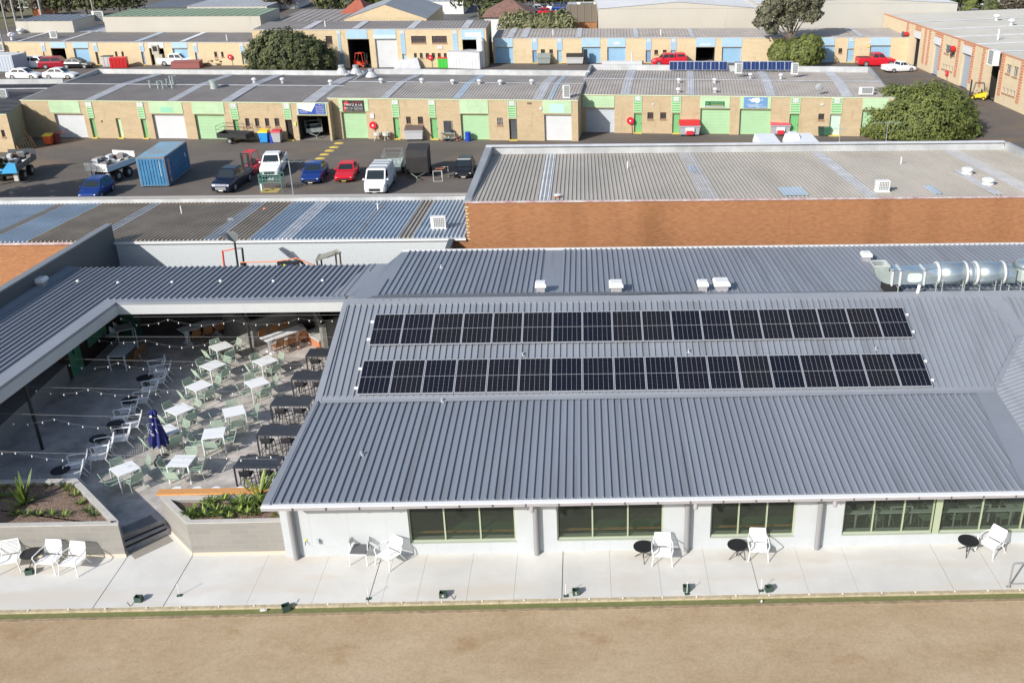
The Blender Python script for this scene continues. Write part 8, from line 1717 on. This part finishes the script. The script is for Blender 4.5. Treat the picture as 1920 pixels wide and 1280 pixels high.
for k in range(12): b.box((p.x+q.uniform(-1.6, 2.4), p.y+q.uniform(-.4, .4), YZ+.2+q.random()*.8), (q.uniform(.5, 1.4), .6, .14), q.random(), m=q.choice((0, 0, 1)))
single('timber_pile', b, [mat('pallet_timber2', (.38, .29, .17), .85), M_blackm], 'untidy pile of pallets against the cream wall left of the dark tree', 'pallets')
b = MB(); p = GY(1070, 119); b.box((GY(1058, 122).x, GY(1058, 122).y-18, YZ+.3), (1.5, .8, .6)); b.box((p.x+2, p.y-18, YZ+.25), (.9, .6, .4)); single('white_boxes', b, M_wdoor, 'two small pale boxes just above the far parapet', 'box')
b = MB(); p = GY(1184, 121); b.box((p.x-1.5, p.y-1, YZ+.35), (6, .9, .6)); b.tube((p.x, p.y-1, YZ+.6), (p.x, p.y-1, YZ+2.0), .1, 5); single('white_boxes', b, M_wdoor, 'long low white bundle in front of the blue row, left of the red ute', 'box')
t = thing('covered_load', 'crumpled white tarpaulin over a low load in front of the two-storey block', 'tarpaulin', GY(765, 127.5)); b = MB(); b.hull([(-2, -1, 0), (2, -1, 0), (2, 1, 0), (-2, 1, 0)], [(-1.2, -.4, 1.1), (1.6, -.5, 1.4), (1.5, .6, 1.5), (-1, .5, 1.2)]); build('cover', b, mat('tarp', (.55, .56, .60), .8, var=.25, vs=1.5), t)
# ================================================================= far background
M_cwall = mat('cream_concrete', (.50, .47, .41), .85, var=.06, vs=.12, streak=((.28, .28, .03), (.22, .21, .18), .66)); M_gwall = mat('grey_concrete', (.48, .465, .42), .85, var=.06, vs=.1, streak=((.11, .11, .02), (.30, .29, .26), .67))
M_lroof = mat('light_grey_roof', (.46, .47, .49), .6, var=.08, vs=.1); M_groof = mat('faded_green_roof', (.27, .34, .22), .6, var=.08, vs=.1); M_sroof = mat('slate_blue_roof', (.19, .21, .24), .6, var=.1, vs=.1); M_tile = mat('brown_tile', (.24, .13, .10), .8, var=.3, vs=1.5); M_rtile = mat('red_tile', (.42, .12, .07), .8, var=.2, vs=1.5)
yb = G3.A.y+rdep+.2
def hall_box(name, lab, uL, uR, vT, y, depth, roofm, wallm, zf=None, ridge=0.0, group=None, par=0, dirx=0.0, extra=None):
    """plain hall: front wall at y, top edge seen at vT"""
    P0 = onY(uL, vT, y); P1 = onY(uR, vT, y); z = (P0.z+P1.z)/2; t = thing(name, lab, 'building', (P0.x, y, YZ), world=True, group=group)
    x0, x1 = P0.x, P1.x; b = MB(); b.bx(x0, x1, y, y+depth, YZ, z-.02); build('wall', b, wallm, t)
    b = MB()
    if ridge:
        xm = (x0+x1)/2; ribbed(b, [V((x0-.1, y-.1, z)), V((xm, y-.1, z+ridge)), V((xm, y+depth, z+ridge)), V((x0-.1, y+depth, z))], V((1, 0, 0)), 1.0, .05, .2); ribbed(b, [V((xm, y-.1, z+ridge)), V((x1+.1, y-.1, z)), V((x1+.1, y+depth, z)), V((xm, y+depth, z+ridge))], V((1, 0, 0)), 1.0, .05, .2)
    else: ribbed(b, [V((x0-.1, y-.1, z)), V((x1+.1, y-.1, z)), V((x1+.1, y+depth, z+(zf or 0))), V((x0-.1, y+depth, z+(zf or 0)))], V((0, 1, 0)), 1.2, .06, .25)
    build('roof', b, roofm, t)
    if ridge:
        b = MB(); xm = (x0+x1)/2; b.poly([V((x0, y-.02, z)), V((x1, y-.02, z)), V((xm, y-.02, z+ridge))]); build('gable', b, wallm, t)
    return t, x0, x1, z
hall_box('cream_hall', 'stained cream hall with slate roof at the far left', 28, 135, 39.5, yb+1, 9, M_sroof, M_cwall)
t, x0, x1, z = hall_box('cream_hall', 'long pale cream hall with faded green roof at the far left', 193, 487, 30.5, yb+1, 11, M_groof, M_cwall)
hall_box('grey_hall', 'low slate-roofed hall in the gap between the two cream halls', 120, 200, 60, yb+1.2, 9, M_lroof, M_sroof)
b = MB(); P0 = onY(487, 30.5, yb+1.0)
for k, (u, v) in enumerate(((166, 45), (186, 38))): ac_unit(onY(u, v+3, yb+9), 'white air conditioner on the dark wall between the cream halls, %s' % ('left' if k == 0 else 'right'), w=1.8, h=1.6)
hall_box('dark_hall', 'low slate-blue roofed building beyond the cream halls', 262, 345, 14, yb+75, 16, M_sroof, M_cwall); hall_box('grey_hall', 'wide grey-roofed building behind the faded green roof', 350, 500, 12, yb+60, 25, M_lroof, M_gwall)
hall_box('brick_hall', 'cream brick hall with light and dark gable roof behind the two-storey block', 645, 800, 36, yb+2, 20, M_sroof, M_cbrick2, ridge=2.2)
hall_box('grey_hall', 'low grey-roofed building left of the brick gable hall', 510, 640, 43, yb+4, 20, M_grbr, M_cbrick)
hall_box('white_hall', 'long white-walled building behind the brick gable hall', 733, 868, 3, yb+58, 14, M_lroof, M_white)
M_gravel = mat('gravel_yard', (.36, .33, .28), .95, var=.2, vs=.3)
t, x0, x1, z = hall_box('grey_warehouse', 'huge pale warehouse with light grey roof at the back right', 1122, 1420, 16.5, yb+1.5, 90, M_lroof, M_cwall, ridge=1.0)
t, x0, x1, z = hall_box('grey_warehouse', 'huge stained grey warehouse joined to the pale one at the back right', 1421, 1796, 7.2, yb+1.3, 60, M_lroof, M_gwall, ridge=.8)
hall_box('brick_house', 'orange brick building with brown roof beside the pale warehouse', 1062, 1119, 42, yb+6, 8, mat('brown_metal_roof', (.20, .16, .11), .6), M_obrick, zf=2.0)
t, x0, x1, z = hall_box('cream_house', 'cream walled building with a white box unit behind the orange brick one', 1064, 1119, 17, yb+22, 12, M_lroof, mat('yellow_cream', (.58, .50, .31), .8)); ac_unit(onY(1099, 29, yb+21.5), 'white box unit on the cream wall beside the pale warehouse', w=3.2, h=2.2)
def hip(name, lab, uL, uR, vB, vT, y, depth, m, wm=M_white):
    A, B = onY(uL, vB, y), onY(uR, vB, y); x0, x1, z = A.x, B.x, A.z; h = 2.4; t = thing(name, lab, 'house', (x0, y, YZ), world=True); b = MB(); b.bx(x0+.5, x1-.5, y+.5, y+depth-.5, YZ, z+.0); build('wall', b, wm, t)
    b = MB(); k = min(depth/2, (x1-x0)/2.2); r0, r1 = V((x0+k, y+depth/2, z+h)), V((x1-k, y+depth/2, z+h)); c = [V((x0, y, z)), V((x1, y, z)), V((x1, y+depth, z)), V((x0, y+depth, z))]
    b.poly([c[0], c[1], r1, r0]); b.poly([c[1], c[2], r1]); b.poly([c[2], c[3], r0, r1]); b.poly([c[3], c[0], r0]); build('roof', b, m, t)
hip('house', 'house with a brown tiled hip roof behind the olive hedge', 902, 1000, 33, 12, yb+14, 13, M_tile); hip('house', 'small house with a red tiled roof and white gable, left of the brick gable hall', 632, 690, 31, 18, yb+16, 12, M_rtile)
hip('house', 'orange walled house with white roof at the far left', 52, 78, 15, 10, yb+55, 8, M_lroof, M_oran); hip('house', 'house with a pale grey roof at the top left edge', 0, 60, 11, 2, yb+75, 12, M_groof)
hip('house', 'distant house with a pale roof behind the trees, centre', 500, 560, 8, 2, yb+70, 12, mat('pink_tile', (.40, .30, .26), .8)); hip('house', 'distant house with brown roof near the top centre', 570, 610, 4, 0, yb+85, 12, M_tile); hip('house', 'distant house behind the car park trees, top right', 1830, 1925, 2, -4, yb+100, 14, M_lroof)
struct('gravel', MB().bx(onY(480, 40, yb+5).x, onY(640, 40, yb+5).x, yb+24, yb+60, YZ+.0, YZ+.01), M_gravel)
struct('car_park', MB().bx(onY(1775, 10, 215).x, 160, 175, 330, YZ, YZ+.012), mat('far_asphalt', (.13, .125, .12), .9, var=.15, vs=.2))
struct('road', MB().bx(-30, 12, 205, 330, YZ+.0, YZ+.015), mat('far_asphalt', (.13, .125, .12), .9))
struct('grass_ground', MB().bx(-420, -112, 196, 700, YZ, YZ+.008), mat('rough_grass', (.17, .16, .08), .95, col2=(.12, .095, .06), vs=.1))
# cars in the far car parks
fc = [(1716, 22, P_teal, 'suv', 'steel blue wagon at the left end of the far right car park'), (1735, 17, P_white, 'suv', 'white wagon in the far right car park, behind the grey sedan'), (1760, 18, P_silver, 'suv', 'pale car half hidden between bushes in the far right car park'), (1836, 22, P_grey, 'sedan', 'grey sedan in the front row of the far right car park'), (1891, 23, P_white, 'suv', 'large white wagon in the front row of the far right car park'), (1850, 12, P_white, 'sedan', 'white car behind the pole in the far right car park'), (1880, 9, P_silver, 'suv', 'silver car high in the far right car park'), (1909, 8, P_silver, 'sedan', 'silver sedan at the upper right of the far car park'), (1822, 8, P_grey, 'sedan', 'grey car in the back row of the far right car park'), (1780, 9, P_grey, 'suv', 'dark wagon in the back row left of the far right car park'),
      (1012, 20, P_white, 'sedan', 'white sedan parked beyond the brown roofed house'), (1000, 25, P_teal, 'hatch', 'pale blue hatchback below the white sedan beyond the house'), (1024, 26, P_red, 'hatch', 'red hatchback beyond the house, centre back'), (1040, 19, P_white, 'hatch', 'small white car behind the red hatchback, centre back'), (1056, 21, P_blue, 'suv', 'dark blue wagon beyond the olive hedge'), (1078, 13, P_white, 'sedan', 'white car further back, left of the pale warehouse'), (1119, 13, P_red, 'suv', 'red wagon half hidden by the pale warehouse corner')]
for u, v, pm, st_, lab in fc:
    p = GY(u, v+2); car(lab, st_, pm, (p.x+2.2, p.y, YZ), None, heading=R_(-90+rnd.uniform(-12, 12)))
car('blue-grey car roof just above the pale right roof', 'sedan', P_silver, GY(1850, 30), None, heading=R_(-90)); car('dark car roof just above the pale right roof, right of the grey one', 'sedan', P_navy, GY(1890, 31), None, heading=R_(-90))
# poles
for i, (u, v, h, r, lab) in enumerate(((10, 38, 14, .15, 'thin pale pole at the top left corner'), (28, 34, 14, .22, 'grey power pole near the top left corner'), (42, 33, 9, .12, 'short thin pole, third from the left'), (79, 33, 16, .25, 'dark power pole rising past the orange walled house'), (176, 30, 7, .14, 'pale lamp pole in front of the dark trees'), (5, 82, 12, .10, 'thin leaning pole in front of the left blue units'), (739, 20, 8, .25, 'grey pole behind the brick gable hall'), (1868, 34, 12, .3, 'green-grey street pole in the far right car park'), (1002, 25, 8, .08, 'thin antenna pole above the brown roofed house'))):
    y = yb+30+i*3 if v < 60 else GY(5, 120).y-1; p = onY(u, v, y); b = MB(); b.tube((p.x, y, YZ), (p.x+.1, y, p.z+h*.8), r, 6)
    if 'power' in lab: b.bx(p.x-1.2, p.x+1.2, y-.1, y+.1, p.z+h*.8-.5, p.z+h*.8-.3)
    single('pole', b, mat('pole_grey', (.32, .32, .29), .8), lab, 'pole')
# far trees
ft = [(105, 30, 9, 8, 'brown', 'brownish tree, leftmost of the dense group at the top left'), (135, 30, 10, 9, 'dark', 'dark tree in the dense group at the top left, second'), (165, 30, 9, 9, 'gum', 'olive tree in the dense group at the top left, third'), (195, 30, 10, 10, 'dark', 'dark tree in the dense group at the top left, fourth'), (228, 30, 10, 9, 'dark', 'dark tree at the right end of the group at the top left'), (10, 30, 7, 6, 'brown', 'brown bare shrub at the top left corner'), (636, 26, 8, 7, 'dark', 'dark tree left of the brick gable hall roof'), (690, 20, 6, 6, 'bush', 'lighter green tree behind the small red roof'), (520, 12, 6, 6, 'brown', 'brown tree behind the low grey-roofed building'), (898, 30, 11, 10, 'dark', 'tall dark tree right of the white-walled building'), (925, 38, 5, 4, 'dark', 'small dark conifer in front of the brown tiled house'),
      (962, 12, 7, 6, 'dark', 'dark tree behind the brown tiled house'), (1000, 12, 7, 6, 'brown', 'brownish tree behind the parked white sedan'), (1040, 14, 8, 7, 'dark', 'dark tree beside the far centre cars'), (1100, 14, 8, 6, 'dark', 'dark tree left of the pale warehouse corner'), (1128, 1, 5, 6, 'bush', 'bit of green tree above the pale warehouse corner'), (1799, 16, 7, 6, 'dark', 'dark tree at the corner of the stained warehouse'), (1853, 14, 7, 6, 'dark', 'green tree left of the street pole in the far car park'), (1818, 22, 3, 3, 'bush', 'small round bush in front of the far parked cars'), (1856, 26, 3.6, 3.4, 'dark', 'dark bush beside the street pole'), (1906, 26, 7, 6, 'brown', 'brown bare tree at the top right edge'), (1930, 20, 8, 7, 'dark', 'dark tree cut by the top right corner'),
      (330, 2, 8, 6, 'brown', 'brown tree behind the slate-blue roof'), (300, 2, 9, 6, 'dark', 'dark tree line behind the slate-blue roof, left'), (380, 0, 9, 6, 'dark', 'dark tree behind the wide grey roof, left'), (430, 0, 9, 6, 'brown', 'brown tree behind the wide grey roof, centre'), (480, 1, 9, 6, 'dark', 'dark tree behind the wide grey roof, right'), (600, -4, 9, 7, 'dark', 'dark tree at the top edge, left of centre'), (780, -6, 9, 7, 'brown', 'tree tip behind the white-walled building'), (20, -3, 9, 7, 'dark', 'dark tree behind the pale green roofed house'), (60, 0, 8, 7, 'brown', 'brown tree behind the orange walled house'), (1760, -2, 9, 6, 'dark', 'dark tree behind the stained warehouse')]
for i, (u, v, w, h, kd, lab) in enumerate(ft):
    p = GY(u, max(v, 2)+6 if v > 8 else 4); 
    if v <= 3: p = V((onY(u, 2, 268).x, 262+i % 5*3, YZ))
    q = random.Random(200+i); bl = [(q.uniform(-.25, .25)*w, q.uniform(-.15, .15)*w, h*.55, w*.42, w*.35, h*.40), (-w*.28, 0, h*.45, w*.28, w*.25, h*.32), (w*.28, 0, h*.45, w*.28, w*.25, h*.34), (q.uniform(-.2, .2)*w, 0, h*.78, w*.26, w*.25, h*.25)]
    tree(lab, p, bl, 1500, .42, kd, 300+i, name='distant_tree', tr=.25)
_q = GY(-70, 395); tree('tree just outside the left edge, throwing its shadow over the yard', (_q.x, _q.y, YZ), [(0, 0, 5.2, 2.6, 2.4, 1.6), (-1.8, .6, 4.0, 1.8, 1.8, 1.3), (2.0, 0, 3.9, 1.9, 1.8, 1.3), (.4, 0, 6.8, 1.5, 1.5, 1.2)], 5000, .24, 'bush', 77, open_=.15, rough=.5)
# olive hedge
for k in range(9):
    p = onY(957+k*13, 60, yb+2.5); q = random.Random(400+k); tree('olive hedge shrub behind the long blue-door roof, %s from the left' % ords[k], (p.x, p.y, YZ), [(0, 0, 3.4, 2.0, 1.4, 2.6+q.random()*.8), (q.uniform(-.6, .6), 0, 4.6, 1.5, 1.2, 1.5)], 1500, .26, 'olive', 420+k, name='hedge_shrub', cat='shrub', tr=.12, group='olive hedge shrubs')
# ================================================================= light, sky, camera
az, el = R_(40.3), R_(30.7)
sund = V((-math.sin(az)*math.cos(el), -math.cos(az)*math.cos(el), math.sin(el)))
sl = bpy.data.lights.new('sun', 'SUN'); sl.energy = 4.6; sl.angle = R_(.53); sl.color = (1, .965, .905); so_ = bpy.data.objects.new('sun', sl); C.objects.link(so_); so_.rotation_euler = (-sund).to_track_quat('-Z', 'Y').to_euler(); so_.location = sund*60
w = bpy.data.worlds.new('World'); S.world = w; w.use_nodes = True; N = w.node_tree.nodes; sk = N.new('ShaderNodeTexSky'); sk.sky_type = 'NISHITA'; sk.sun_disc = False; sk.sun_elevation = el; sk.sun_rotation = math.atan2(sund.x, sund.y); sk.dust_density = 1.2; sk.ozone_density = 1.2
w.node_tree.links.new(sk.outputs[0], N['Background'].inputs[0]); N['Background'].inputs[1].default_value = .125
cd = bpy.data.cameras.new('camera'); cd.sensor_width = 36; cd.sensor_fit = 'HORIZONTAL'; cd.lens = FPX/1920*36; cd.shift_x = (960-PX)/1920; cd.clip_end = 2000; cd.clip_start = .5
co = bpy.data.objects.new('camera', cd); C.objects.link(co); co.matrix_world = Matrix.Translation(CAM) @ RM.to_4x4(); S.camera = co
S.view_settings.view_transform = 'Standard'; S.view_settings.look = 'None'; S.view_settings.gamma = 1; S.view_settings.exposure = 0.22
S.render.resolution_x, S.render.resolution_y = 1024, 682
